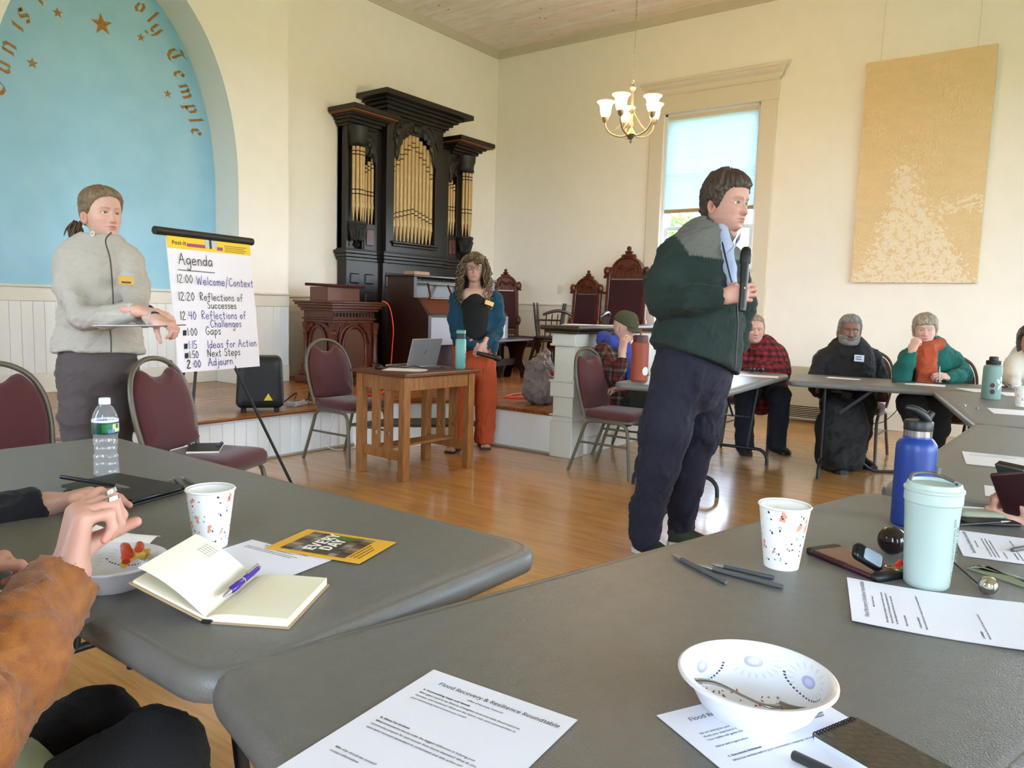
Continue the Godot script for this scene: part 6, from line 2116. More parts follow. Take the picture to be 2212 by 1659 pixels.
	var sp := thing("spiral_notepad","small spiral notepad with a worn dark cover","notepad",lay(1757,1606,h + 0.001))
	var sr := (lay(1838,1572,h) - lay(1757,1606,h)).normalized()
	var su := Vector3.UP.cross(sr)
	var sf := Transform3D(Basis(sr,su,Vector3.UP),Vector3.ZERO)
	s = ST()
	slab(s,Vector3(0,-0.125,0),Vector3(0.078,0,0.009),0.0006,sf)
	part(sp,"pages",s,mat(0.80,0.82,0.88,0.8))
	s = ST()
	slab(s,Vector3(-0.001,-0.126,0.009),Vector3(0.079,0.001,0.0104),0.0004,sf)
	var wear := noise_tex(FastNoiseLite.TYPE_SIMPLEX_SMOOTH,0.02,71,[Color(0.13,0.11,0.09),Color(0.27,0.235,0.19),Color(0.36,0.32,0.26)],[0.25,0.6,0.9],5)
	part(sp,"cover",s,mottled(wear,Vector3(30,6,6),0.35))
	for i in 13:
		s = ST()
		lathe(s,sf * Transform3D(Basis(Vector3(0,0,1),PI / 2),Vector3(0.006 + i * 0.0055,0.0,0.006)),[Vector2(0.0055,-0.0008),Vector2(0.0063,0),Vector2(0.0055,0.0008),Vector2(0.0047,0),Vector2(0.0055,-0.0008)],14)
		part(sp,"wire_loop",s,mat(0.07,0.06,0.06,0.3,0.6))
	pen("dark grey pen beside the spiral notepad",lay(1712,1630,h + 0.007),lay(1860,1700,h + 0.007),0.0055,mat(0.19,0.19,0.19,0.4))
	sheet("white handout lying along the edge beside the blue bottle",lay(2078,975,h + 0.0008),Vector3(0.15,0,0.99),QUESTIONS.slice(0,6),0.0)
	sheet("white handout by the hands holding the phone",lay(2126,1048,h + 0.0008),Vector3(0.1,0,0.99),QUESTIONS.slice(0,5),0.0,0.216,0.16)
	var gb := thing("steel_bottle","sage bottle with a white dragonfly sticker and black lid","bottle",lay(2139,862,h),-0.6)
	var sg2 := mat(0.42,0.54,0.50,0.5)
	s = ST()
	lathe(s,Transform3D.IDENTITY,[Vector2(0.0,0.0),Vector2(0.05,0.0),Vector2(0.053,0.004),Vector2(0.053,0.19),Vector2(0.05,0.205),Vector2(0.038,0.216),Vector2(0.036,0.218)],36)
	part(gb,"body",s,sg2)
	s = ST()
	lathe(s,Transform3D.IDENTITY,[Vector2(0.040,0.216),Vector2(0.041,0.218),Vector2(0.041,0.24),Vector2(0.026,0.242),Vector2(0.025,0.262),Vector2(0.022,0.265),Vector2(0.0,0.265)],32)
	tube(s,curve([Vector3(0.04,0.232,0.0),Vector3(0.052,0.228,0.002),Vector3(0.056,0.21,0.004),Vector3(0.055,0.2,0.004)],4),0.004,6)
	part(gb,"lid",s,m_black)
	for k in [[0.05,0.085,0.016,0.045,-0.7],[-0.18,0.115,0.017,0.028,0.5],[0.12,0.13,0.014,0.026,0.1],[0.35,0.09,0.013,0.024,-1.1]]:
		s = ST()
		var t := Transform3D(Basis(Vector3.UP,k[0]),Vector3(0.0534 * sin(k[0]),k[1],0.0534 * cos(k[0]))) * T(0,0,0,0,0,k[4])
		ball(s,t,Vector3(k[2] * 0.5,k[3] * 0.6,0.0012),12,8)
		part(gb,"dragonfly_sticker",s,mat(0.82,0.84,0.82,0.5))
	for k in [[-0.75,0.05,0.014],[-0.8,0.09,0.013],[0.75,0.15,0.011]]:
		s = ST()
		ball(s,Transform3D(Basis(Vector3.UP,k[0]),Vector3(0.053 * sin(k[0]),k[1],0.053 * cos(k[0]))),Vector3(k[2],k[2] * 1.1,0.0012),14,8)
		part(gb,"round_sticker",s,mat(0.24,0.09,0.12,0.5))
	paper_cup("terrazzo print paper cup by the sage dragonfly bottle",lay(2207,878,h),1.3)
	for k in [["white sheet beside the dragonfly bottle",2062,838,0.6],["white sheet behind the dragonfly bottle",2150,846,0.3],["white sheet in front of the dragonfly bottle",2132,881,0.2]]:
		sheet(k[0],lay(k[1],k[2],h + 0.0008),Vector3(k[3],0,1.0),[],0.0)
	for k in [["small chalk blue token near the table seam",2084,878,Color(0.55,0.66,0.70)],["small grey token near the table seam",2111,884,Color(0.45,0.46,0.44)]]:
		s = ST()
		tube(s,[Vector3(-0.006,0.006,0),Vector3(0.006,0.006,0)],0.006,10)
		var tk := solo("token",s,mat(k[3].r,k[3].g,k[3].b,0.4),k[0],"token")
		tk.position = lay(k[1],k[2],h)
		tk.rotation.y = 0.8
	var gl := thing("eyeglasses","thin dark eyeglasses folded open beside the dragonfly bottle","eyeglasses",lay(2180,838,h + 0.003),-0.9)
	eyeglasses(gl,mat(0.08,0.08,0.09,0.4),0.062)
	sheet("white sheet in front of the bearded man",lay(1790,814,h + 0.0008),Vector3(-0.1,0,-1.0) * -1.0,[],0.0,0.24,0.14)
	sheet("white sheet under the hand of the woman in teal",lay(1958,826,h + 0.0008),Vector3(0.1,0,1.0),[],0.0,0.26,0.2)
	s = ST()
	pad(s,Transform3D.IDENTITY,rounded(0.075,0.15,0.01,3),[[0.0,0.0],[0.0,0.008],[0.002,0.009]])
	var cp := solo("phone",s,mat(0.13,0.16,0.18,0.4),"dark phone lying beside the woman in teal","phone")
	cp.position = lay(1952,827,h)
	cp.rotation.y = 0.6
	sheet("white sheet under the folded sunglasses",lay(1596,808,h + 0.0008),Vector3(0.3,0,1.0),[],0.0,0.3,0.2)
	var sgs := thing("sunglasses","dark sunglasses lying on the white sheet by the man in red checks","sunglasses",lay(1634,804,h + 0.004),-1.0)
	eyeglasses(sgs,mat(0.12,0.03,0.03,0.3),0.068)
	for e in [-1,1]:
		s = ST()
		ball(s,T(e * 0.034,0.02,0),Vector3(0.027,0.019,0.002),14,8)
		part(sgs,"dark_lens",s,mat(0.08,0.08,0.09,0.1))
	var ob := thing("steel_bottle","terracotta bottle with plum lid and loop handle","bottle",lay(1380,822,h),0.4)
	s = ST()
	lathe(s,Transform3D.IDENTITY,[Vector2(0.0,0.0),Vector2(0.056,0.0),Vector2(0.06,0.004),Vector2(0.06,0.26),Vector2(0.054,0.268),Vector2(0.0,0.268)],32)
	part(ob,"body",s,mat(0.55,0.22,0.10,0.55))
	s = ST()
	lathe(s,Transform3D.IDENTITY,[Vector2(0.052,0.268),Vector2(0.052,0.30),Vector2(0.047,0.315),Vector2(0.0,0.318)],28)
	part(ob,"lid",s,mat(0.28,0.06,0.12,0.5))
	s = ST()
	var lp := []
	for i in 13: lp.append(Vector3(-0.015 + 0.02 * cos(PI * i / 6.0),0.335 + 0.028 * sin(PI * i / 6.0),0.0))
	tube(s,lp,0.005,8)
	part(ob,"loop",s,mat(0.55,0.22,0.12,0.5))
	s = ST()
	ball(s,Transform3D(Basis(Vector3.UP,-0.75),Vector3(0.0595 * sin(-0.75),0.07,0.0595 * cos(-0.75))),Vector3(0.028,0.03,0.0015),16,8)
	part(ob,"round_sticker",s,mat(0.80,0.80,0.74,0.5))
	var gn := thing("green_notebook","dark green notebook lying on the burgundy chair seat","notebook",Vector3(2.05,0.482,-3.38),0.9)
	s = ST()
	box(s,T(0,0.006,0),Vector3(0.205,0.012,0.145),0.001)
	part(gn,"pages",s,mat(0.85,0.83,0.72,0.8))
	s = ST()
	box(s,T(0,0.0132,0),Vector3(0.212,0.002,0.15),0.0006)
	part(gn,"cover",s,mat(0.10,0.13,0.09,0.6))
	pen("dark blue pen lying on the green notebook",Vector3(2.08,0.502,-3.33),Vector3(2.17,0.502,-3.42),0.0055,mat(0.06,0.08,0.30,0.35))
func eyeglasses(parent: Node,m: Material,half: float) -> void:
	for e in [-1,1]:
		var s := ST()
		var lp := []
		for i in 17: lp.append(Vector3(e * half * 0.52 + half * 0.42 * cos(TAU * i / 16.0),0.02 + half * 0.30 * sin(TAU * i / 16.0),0))
		tube(s,lp,0.0018,6)
		part(parent,"rim",s,m)
		s = ST()
		tube(s,[Vector3(e * half * 0.95,0.025,0),Vector3(e * half * 0.98,0.025,-0.08),Vector3(e * half * 0.96,0.01,-0.13)],0.0018,6)
		part(parent,"temple",s,m)
	var b := ST()
	tube(b,[Vector3(-half * 0.12,0.024,0),Vector3(0,0.028,0.002),Vector3(half * 0.12,0.024,0)],0.0018,6)
	part(parent,"bridge",b,m)
# ---------------------------------------------------------------- figures: smooth skins around bones
func bone(a: Vector3,b: Vector3,ra: float,rb: float,k := 0.03,side := Vector3.ZERO,flat := 1.0) -> Array:
	return [a,b,ra,rb,k,side,flat]
func limb(bones: Array,pts: Array,radii: Array,k := 0.03) -> void:
	for i in pts.size() - 1: bones.append(bone(pts[i],pts[i + 1],radii[i],radii[i + 1],k))
func trunk(bones: Array,side: Vector3,rows: Array,k := 0.05) -> void:
	for i in rows.size() - 1:
		var a: Array = rows[i]
		var b: Array = rows[i + 1]
		bones.append(bone(a[0],b[0],a[1],b[1],k,side,(a[2] / a[1] + b[2] / b[1]) * 0.5))
func finish(verts: PackedVector3Array,idx: PackedInt32Array,cols: PackedColorArray) -> ArrayMesh:
	var nor := normals_of(verts,idx)
	var arr := []
	arr.resize(Mesh.ARRAY_MAX)
	arr[Mesh.ARRAY_VERTEX] = verts
	arr[Mesh.ARRAY_NORMAL] = nor
	arr[Mesh.ARRAY_INDEX] = idx
	if cols.size(): arr[Mesh.ARRAY_COLOR] = cols
	var m := ArrayMesh.new()
	m.add_surface_from_arrays(Mesh.PRIMITIVE_TRIANGLES,arr)
	return m
func normals_of(verts: PackedVector3Array,idx: PackedInt32Array) -> PackedVector3Array:
	var nor := PackedVector3Array()
	nor.resize(verts.size())
	for i in range(0,idx.size(),3):
		var a := idx[i]
		var b := idx[i + 1]
		var c := idx[i + 2]
		var n := (verts[c] - verts[a]).cross(verts[b] - verts[a])
		nor[a] += n
		nor[b] += n
		nor[c] += n
	for i in nor.size(): nor[i] = nor[i].normalized()
	return nor
func skin(bones: Array,cell: float,fold := 0.0,freq := 14.0,colorer = null,seed_at := 1,stretch := Vector3(1,1,1),cuts := []) -> ArrayMesh:
	var lo := Vector3.ONE * 1e6
	var hi := -lo
	for b in bones:
		var r: float = maxf(b[2],b[3]) + cell * 3.0
		for e in 2:
			lo = lo.min(b[e] - Vector3.ONE * r)
			hi = hi.max(b[e] + Vector3.ONE * r)
	var n := Vector3i(((hi - lo) / cell).ceil()) + Vector3i.ONE
	var sx := 1
	var sy := n.x
	var sz := n.x * n.y
	var field := PackedFloat32Array()
	field.resize(n.x * n.y * n.z)
	field.fill(1.0)
	for b in bones:
		var a: Vector3 = b[0]
		var ax: Vector3 = b[1] - b[0]
		var l2: float = maxf(ax.length_squared(),1e-9)
		var ra: float = b[2]
		var dr: float = b[3] - b[2]
		var k: float = b[4]
		var flat: float = b[6]
		var front := Vector3.ZERO
		var stretch_by := 0.0
		var corr := 1.0
		if flat != 1.0:
			front = ax.cross(b[5]).normalized()
			stretch_by = 1.0 / flat - 1.0
			corr = sqrt(minf(flat,1.0))
		var rm: float = maxf(b[2],b[3]) * maxf(1.0,flat) + k + cell * 2.0
		var p0 := ((a.min(b[1]) - Vector3.ONE * rm - lo) / cell).floor()
		var p1 := ((a.max(b[1]) + Vector3.ONE * rm - lo) / cell).ceil()
		var x0 := maxi(int(p0.x),0)
		var x1 := mini(int(p1.x),n.x - 1)
		for iz in range(maxi(int(p0.z),0),mini(int(p1.z),n.z - 1) + 1):
			for iy in range(maxi(int(p0.y),0),mini(int(p1.y),n.y - 1) + 1):
				var i := iy * sy + iz * sz + x0
				var q0 := lo + Vector3(x0 * cell,iy * cell,iz * cell) - a
				for ix in range(x0,x1 + 1):
					var q := q0
					if stretch_by != 0.0: q += front * (q.dot(front) * stretch_by)
					var t := clampf(q.dot(ax) / l2,0.0,1.0)
					var d := ((q - ax * t).length() - ra - dr * t) * corr
					var f := field[i]
					if d < f + k:
						var h := maxf(k - absf(d - f),0.0)
						field[i] = minf(d,f) - h * h * 0.25 / k
					i += 1
					q0.x += cell
	for c in cuts:
		var cp: Vector3 = c[0]
		var cn: Vector3 = c[1].normalized()
		var reach: float = c[2]
		var c0 := ((cp - Vector3.ONE * reach - lo) / cell).floor().max(Vector3.ZERO)
		var c1 := ((cp + Vector3.ONE * reach - lo) / cell).ceil().min(Vector3(n) - Vector3.ONE)
		for iz in range(int(c0.z),int(c1.z) + 1):
			for iy in range(int(c0.y),int(c1.y) + 1):
				for ix in range(int(c0.x),int(c1.x) + 1):
					var q := lo + Vector3(ix,iy,iz) * cell - cp
					if q.length() < reach:
						var i := ix + iy * sy + iz * sz
						field[i] = maxf(field[i],q.dot(cn))
	var verts := PackedVector3Array()
	var at_cell := PackedInt32Array()
	at_cell.resize(field.size())
	at_cell.fill(-1)
	var idx := PackedInt32Array()
	var off := [0,sx,sy,sx + sy,sz,sx + sz,sy + sz,sx + sy + sz]
	var near := cell * 3.5
	for iz in n.z - 1:
		for iy in n.y - 1:
			var i := iy * sy + iz * sz - 1
			for ix in n.x - 1:
				i += 1
				var f0 := field[i]
				if f0 > near or f0 < -near: continue
				var c1 := field[i + 1]
				var c2 := field[i + sy]
				var c3 := field[i + sy + 1]
				var c4 := field[i + sz]
				var c5 := field[i + sz + 1]
				var c6 := field[i + sz + sy]
				var c7 := field[i + sz + sy + 1]
				var inside := int(f0 < 0.0) + int(c1 < 0.0) + int(c2 < 0.0) + int(c3 < 0.0) + int(c4 < 0.0) + int(c5 < 0.0) + int(c6 < 0.0) + int(c7 < 0.0)
				if inside == 0 or inside == 8: continue
				var sum := Vector3.ZERO
				var cnt := 0
				if (f0 < 0.0) != (c1 < 0.0):
					sum += Vector3(f0 / (f0 - c1),0,0)
					cnt += 1
				if (c2 < 0.0) != (c3 < 0.0):
					sum += Vector3(c2 / (c2 - c3),1,0)
					cnt += 1
				if (c4 < 0.0) != (c5 < 0.0):
					sum += Vector3(c4 / (c4 - c5),0,1)
					cnt += 1
				if (c6 < 0.0) != (c7 < 0.0):
					sum += Vector3(c6 / (c6 - c7),1,1)
					cnt += 1
				if (f0 < 0.0) != (c2 < 0.0):
					sum += Vector3(0,f0 / (f0 - c2),0)
					cnt += 1
				if (c1 < 0.0) != (c3 < 0.0):
					sum += Vector3(1,c1 / (c1 - c3),0)
					cnt += 1
				if (c4 < 0.0) != (c6 < 0.0):
					sum += Vector3(0,c4 / (c4 - c6),1)
					cnt += 1
				if (c5 < 0.0) != (c7 < 0.0):
					sum += Vector3(1,c5 / (c5 - c7),1)
					cnt += 1
				if (f0 < 0.0) != (c4 < 0.0):
					sum += Vector3(0,0,f0 / (f0 - c4))
					cnt += 1
				if (c1 < 0.0) != (c5 < 0.0):
					sum += Vector3(1,0,c1 / (c1 - c5))
					cnt += 1
				if (c2 < 0.0) != (c6 < 0.0):
					sum += Vector3(0,1,c2 / (c2 - c6))
					cnt += 1
				if (c3 < 0.0) != (c7 < 0.0):
					sum += Vector3(1,1,c3 / (c3 - c7))
					cnt += 1
				at_cell[i] = verts.size()
				verts.append(lo + (Vector3(ix,iy,iz) + sum / cnt) * cell)
				if iy > 0 and iz > 0 and (f0 < 0.0) != (c1 < 0.0):
					ring_face(idx,at_cell[i],at_cell[i - sy],at_cell[i - sy - sz],at_cell[i - sz],f0 < 0.0)
				if ix > 0 and iz > 0 and (f0 < 0.0) != (c2 < 0.0):
					ring_face(idx,at_cell[i],at_cell[i - sz],at_cell[i - sz - 1],at_cell[i - 1],f0 < 0.0)
				if ix > 0 and iy > 0 and (f0 < 0.0) != (c4 < 0.0):
					ring_face(idx,at_cell[i],at_cell[i - 1],at_cell[i - 1 - sy],at_cell[i - sy],f0 < 0.0)
	if fold > 0.0:
		var nor := normals_of(verts,idx)
		var ns := FastNoiseLite.new()
		ns.seed = seed_at
		ns.frequency = freq
		ns.noise_type = FastNoiseLite.TYPE_SIMPLEX_SMOOTH
		ns.fractal_octaves = 2
		ns.fractal_gain = 0.3
		ns.domain_warp_enabled = true
		ns.domain_warp_amplitude = 0.6 / freq
		ns.domain_warp_frequency = freq * 0.7
		for i in verts.size():
			verts[i] += nor[i] * (fold * (minf(absf(ns.get_noise_3dv(verts[i] * stretch)) * 2.6,1.0) - 0.5))
	var cols := PackedColorArray()
	if colorer != null:
		for v in verts: cols.append(colorer.call(v))
	return finish(verts,idx,cols)
func ring_face(idx: PackedInt32Array,a: int,b: int,c: int,d: int,flip: bool) -> void:
	if a < 0 or b < 0 or c < 0 or d < 0: return
	if flip: idx.append_array(PackedInt32Array([a,b,c,a,c,d]))
	else: idx.append_array(PackedInt32Array([a,c,b,a,d,c]))
func skin_part(parent: Node3D,called: String,bones: Array,cell: float,m: Material,fold := 0.0,freq := 14.0,colorer = null,stretch := Vector3.ONE,cuts := []) -> MeshInstance3D:
	var p := parent.position
	var moved := []
	for b in bones:
		var c: Array = b.duplicate()
		c[0] -= p
		c[1] -= p
		moved.append(c)
	var cut_here := []
	for c in cuts: cut_here.append([c[0] - p,c[1],c[2]])
	var col = colorer
	if colorer != null: col = func(v: Vector3) -> Color: return colorer.call(v + p)
	return mesh_node(called,skin(moved,cell,fold,freq,col,called.hash() % 1000,stretch,cut_here),m,parent)
func painted(rough: float) -> StandardMaterial3D:
	var key := "painted %.2f" % rough
	if not mats.has(key):
		var m := StandardMaterial3D.new()
		m.vertex_color_use_as_albedo = true
		m.roughness = rough
		mats[key] = m
	return mats[key]
func skin_mat() -> StandardMaterial3D:
	if not mats.has("skin"):
		var m := StandardMaterial3D.new()
		m.vertex_color_use_as_albedo = true
		m.roughness = 0.5
		m.subsurf_scatter_enabled = true
		m.subsurf_scatter_strength = 0.15
		mats["skin"] = m
	return mats["skin"]
func cloth(r: float,g: float,b: float,rough := 0.85,rim := 0.12) -> StandardMaterial3D:
	var key := "cloth %.3f %.3f %.3f" % [r,g,b]
	if not mats.has(key):
		var m: StandardMaterial3D = mat(r,g,b,rough).duplicate()
		m.rim_enabled = true
		m.rim = rim
		if not mats.has("weave"): mats["weave"] = noise_tex(FastNoiseLite.TYPE_SIMPLEX,0.18,90,[],[],3,256,5.0)
		m.normal_enabled = true
		m.normal_texture = mats["weave"]
		m.normal_scale = 0.3
		m.uv1_triplanar = true
		m.uv1_scale = Vector3.ONE * 5.0
		mats[key] = m
	return mats[key]
# ---------------------------------------------------------------- heads
const HEAD_ROWS := [[0.118,0.004,0.006,0.008],[0.114,0.028,0.036,0.040],[0.106,0.046,0.058,0.064],[0.095,0.058,0.070,0.080],[0.080,0.068,0.081,0.092],[0.062,0.074,0.088,0.101],[0.042,0.077,0.0915,0.104],[0.022,0.0775,0.0925,0.104],[0.008,0.0765,0.0905,0.102],[0.0,0.0755,0.0885,0.100],[-0.02,0.0735,0.0885,0.094],[-0.04,0.0705,0.0880,0.085],[-0.055,0.0670,0.0875,0.074],[-0.07,0.0625,0.0870,0.064],[-0.085,0.0560,0.0865,0.056],[-0.10,0.0465,0.0845,0.05],[-0.110,0.0365,0.0785,0.045],[-0.116,0.024,0.066,0.04],[-0.121,0.008,0.03,0.02],[-0.125,0.001,0.001,0.001]]
func head_r(y: float,a: float,f: Dictionary) -> float:
	var w := 0.0
	var fr := 0.0
	var bk := 0.0
	var rows: Array = HEAD_ROWS
	if y >= 0.118: return 0.001
	for i in rows.size() - 1:
		if y <= rows[i][0] and y >= rows[i + 1][0]:
			var u: float = (rows[i][0] - y) / (rows[i][0] - rows[i + 1][0])
			w = lerpf(rows[i][1],rows[i + 1][1],u)
			fr = lerpf(rows[i][2],rows[i + 1][2],u)
			bk = lerpf(rows[i][3],rows[i + 1][3],u)
			break
	if y < -0.03: w *= lerpf(1.0,f.jaw,clampf((-0.03 - y) / 0.04,0.0,1.0))
	var s := sin(a)
	var c := cos(a)
	var r := 0.0
	if w > 0.0:
		var e: float = fr if c > 0.0 else bk
		r = pow(pow(absf(s) / w,2.2) + pow(absf(c) / e,2.2),-1.0 / 2.2)
	if y < -0.02:
		var nk: float = f.neck * smoothstep(-0.02,-0.09,y)
		var wide := 1.0 + 0.30 * smoothstep(-0.15,-0.24,y)
		var nr := 1.0 / sqrt(pow(s / (nk * wide),2) + pow(c / (nk * (0.72 if c > 0.0 else 1.18) * wide),2)) if nk > 0.001 else 0.0
		if f.chins > 0.0: nr += f.chins * exp(-pow((y + 0.125) / 0.028,2)) * maxf(c,0.0)
		var h := maxf(0.016 - absf(r - nr),0.0)
		r = maxf(r,nr) + h * h * 0.25 / 0.016
	return r
func bump(x: float,y: float,sx: float,sy: float) -> float:
	var k := x * x / (sx * sx) + y * y / (sy * sy)
	return exp(-k) if k < 9.0 else 0.0
func head_mesh(tf: Transform3D,f: Dictionary) -> ArrayMesh:
	var ys := []
	var y := 0.118
	while y > 0.03:
		ys.append(y)
		y -= 0.0055
	while y > -0.122:
		ys.append(y)
		y -= 0.0024
	while y > -0.25:
		ys.append(y)
		y -= 0.009
	var nc := 92
	var verts := PackedVector3Array()
	var cols := PackedColorArray()
	var idx := PackedInt32Array()
	var base: Color = f.skin
	var ns := FastNoiseLite.new()
	ns.frequency = 30.0
	ns.seed = 5
	var beard: float = f.get("stubble",0.0)
	var bc: Color = f.get("stubble_color",Color(0.25,0.2,0.17))
	var brow: Color = f.get("brow",Color(0.2,0.13,0.08))
	for j in ys.size():
		y = ys[j]
		for i in nc:
			var s := 2.0 * i / nc - 1.0
			var a := PI * (0.45 * s + 0.55 * s * s * s)
			var r := head_r(y,a,f)
			var x := r * sin(a)
			var z := r * cos(a)
			var c := base
			if cos(a) > 0.15 and y < 0.06 and y > -0.125:
				var ax := absf(x)
				var dz := 0.0
				var nl: float = f.nose
				if y > -0.058 and y < 0.022:
					var t := clampf((0.012 - y) / 0.05,0.0,1.0)
					var hgt := (0.003 + 0.020 * pow(t,1.25)) * (1.0 - smoothstep(-0.041,-0.054,y)) * smoothstep(0.022,0.006,y)
					dz += nl * hgt * exp(-pow(x / (0.0068 + 0.0055 * t),2))
					dz += nl * 0.010 * bump(ax - 0.0125,y + 0.041,0.0065,0.008)
				dz += f.browridge * 0.0045 * bump(ax - 0.028,y - 0.020,0.024,0.008)
				dz -= 0.0085 * bump(ax - 0.031,y - 0.003,0.019,0.0125)
				dz -= 0.004 * bump(ax - 0.014,y - 0.004,0.007,0.010)
				var e := sqrt(pow((ax - 0.0315) / 0.0155,2) + pow((y - 0.0005) / 0.0066,2))
				dz += 0.0042 * exp(-pow((e - 1.25) / 0.34,2))
				dz += f.cheek * 0.006 * bump(ax - 0.044,y + 0.030,0.020,0.017)
				dz -= f.cheek * 0.0025 * bump(ax - 0.030 - (-0.05 - y) * 0.25,y + 0.056,0.0045,0.017)
				dz += 0.006 * bump(x,y + 0.067,0.026,0.017)
				dz += 0.0038 * bump(x,y + 0.0625,0.017,0.0036) + 0.0045 * bump(x,y + 0.0745,0.016,0.0046)
				dz -= 0.0048 * bump(x,y + 0.0683,0.021,0.0021)
				dz -= 0.003 * bump(x,y + 0.084,0.016,0.005)
				dz += f.chin * 0.007 * bump(x,y + 0.102,0.017,0.011)
				z += dz * smoothstep(0.15,0.5,cos(a))
				c = c.lerp(Color(base.r * 1.02,base.g * 0.80,base.b * 0.76),0.55 * bump(ax - 0.042,y + 0.034,0.022,0.02) + 0.45 * bump(x,y + 0.042,0.014,0.012))
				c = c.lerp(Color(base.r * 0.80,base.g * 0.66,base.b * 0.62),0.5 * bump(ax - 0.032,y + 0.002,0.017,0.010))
				var lip := maxf(bump(x,y + 0.0635,0.0195,0.0042),bump(x,y + 0.0738,0.018,0.0048))
				if ax < 0.026: c = c.lerp(f.lips,clampf(lip * 1.5 - 0.2,0.0,0.85))
				c = c.lerp(Color(f.lips.r * 0.35,f.lips.g * 0.3,f.lips.b * 0.3),0.9 * bump(x,y + 0.0684,0.021,0.0016))
				var by := 0.0195 + 0.004 * sin(clampf((ax - 0.010) / 0.036,0.0,1.0) * PI * 0.75)
				if ax > 0.009 and ax < 0.05: c = c.lerp(brow,0.75 * exp(-pow((y - by) / (0.0038 - 0.0016 * clampf((ax - 0.025) / 0.025,0.0,1.0)),2)) * (0.75 + 0.35 * ns.get_noise_3d(x * 40.0,y * 20.0,0.0)))
				c = c.lerp(Color(0.10,0.07,0.06),0.7 * exp(-pow((e - 0.95) / 0.12,2)) * (1.0 if y > 0.0005 else 0.25) * (1.0 if e < 1.4 else 0.0))
				if beard > 0.0:
					var bz := smoothstep(-0.035,-0.05,y + 0.35 * maxf(0.0,0.03 - ax) * 0.0) * (1.0 - 0.0 * ax)
					var chinz := smoothstep(-0.046,-0.056,y) if ax < 0.028 else smoothstep(-0.03,-0.05,y)
					c = c.lerp(bc,beard * minf(bz,chinz) * (0.6 + 0.5 * ns.get_noise_3d(x * 90.0,y * 90.0,z * 90.0)) * (1.0 - clampf(lip * 1.4,0.0,1.0)))
			c = c * (1.0 + 0.05 * ns.get_noise_3d(x * 3.0,y * 3.0,z * 3.0))
			c.a = 1.0
			var back: float = 0.020 * smoothstep(-0.06,-0.2,y) * f.get("lean",1.0)
			verts.append(tf * Vector3(x,y,z - back))
			cols.append(c)
	for j in ys.size() - 1:
		for i in nc:
			var i1 := (i + 1) % nc
			var a0 := j * nc + i
			var a1 := j * nc + i1
			var b0 := a0 + nc
			var b1 := a1 + nc
			idx.append_array(PackedInt32Array([a0,a1,b1,a0,b1,b0]))
	for e in [-1.0,1.0]:
		var start := verts.size()
		var nr := 9
		var na := 22
		for j in nr:
			var u := float(j) / (nr - 1)
			for i in na:
				var a := TAU * i / na
				var ry := 0.0315 * (1.0 - 0.16 * sin(a) * 0.0)
				var rx := 0.0175 * (1.0 + 0.22 * sin(a))
				var lift := 0.0
				if u < 0.35: lift = 0.013 * (u / 0.35)
				elif u < 0.6: lift = 0.013 + 0.002 * sin((u - 0.35) / 0.25 * PI)
				else: lift = 0.013 - 0.008 * smoothstep(0.6,0.85,u) + 0.004 * smoothstep(0.85,1.0,u)
				var k := 1.0 if u < 0.35 else 1.0 - (u - 0.35) / 0.65
				var p := Vector3(e * (0.0705 + lift + 0.007 * maxf(0.0,-cos(a)) * k),-0.018 + sin(a) * ry * maxf(k,0.02),-0.014 + cos(a) * rx * maxf(k,0.02))
				verts.append(tf * p)
				cols.append(Color(base.r,base.g * 0.86,base.b * 0.82).lerp(Color(base.r * 0.6,base.g * 0.42,base.b * 0.38),0.6 * smoothstep(0.6,0.9,u)))
		for j in nr - 1:
			for i in na:
				var i1 := (i + 1) % na
				var a0 := start + j * na + i
				var a1 := start + j * na + i1
				if e > 0.0: idx.append_array(PackedInt32Array([a0,a1,a1 + na,a0,a1 + na,a0 + na]))
				else: idx.append_array(PackedInt32Array([a0,a1 + na,a1,a0,a0 + na,a1 + na]))
	return finish(verts,idx,cols)
func face_z(x: float,y: float,f: Dictionary) -> float:
	var a := asin(clampf(x / 0.085,-0.99,0.99))
	return head_r(y,a,f) * cos(a)
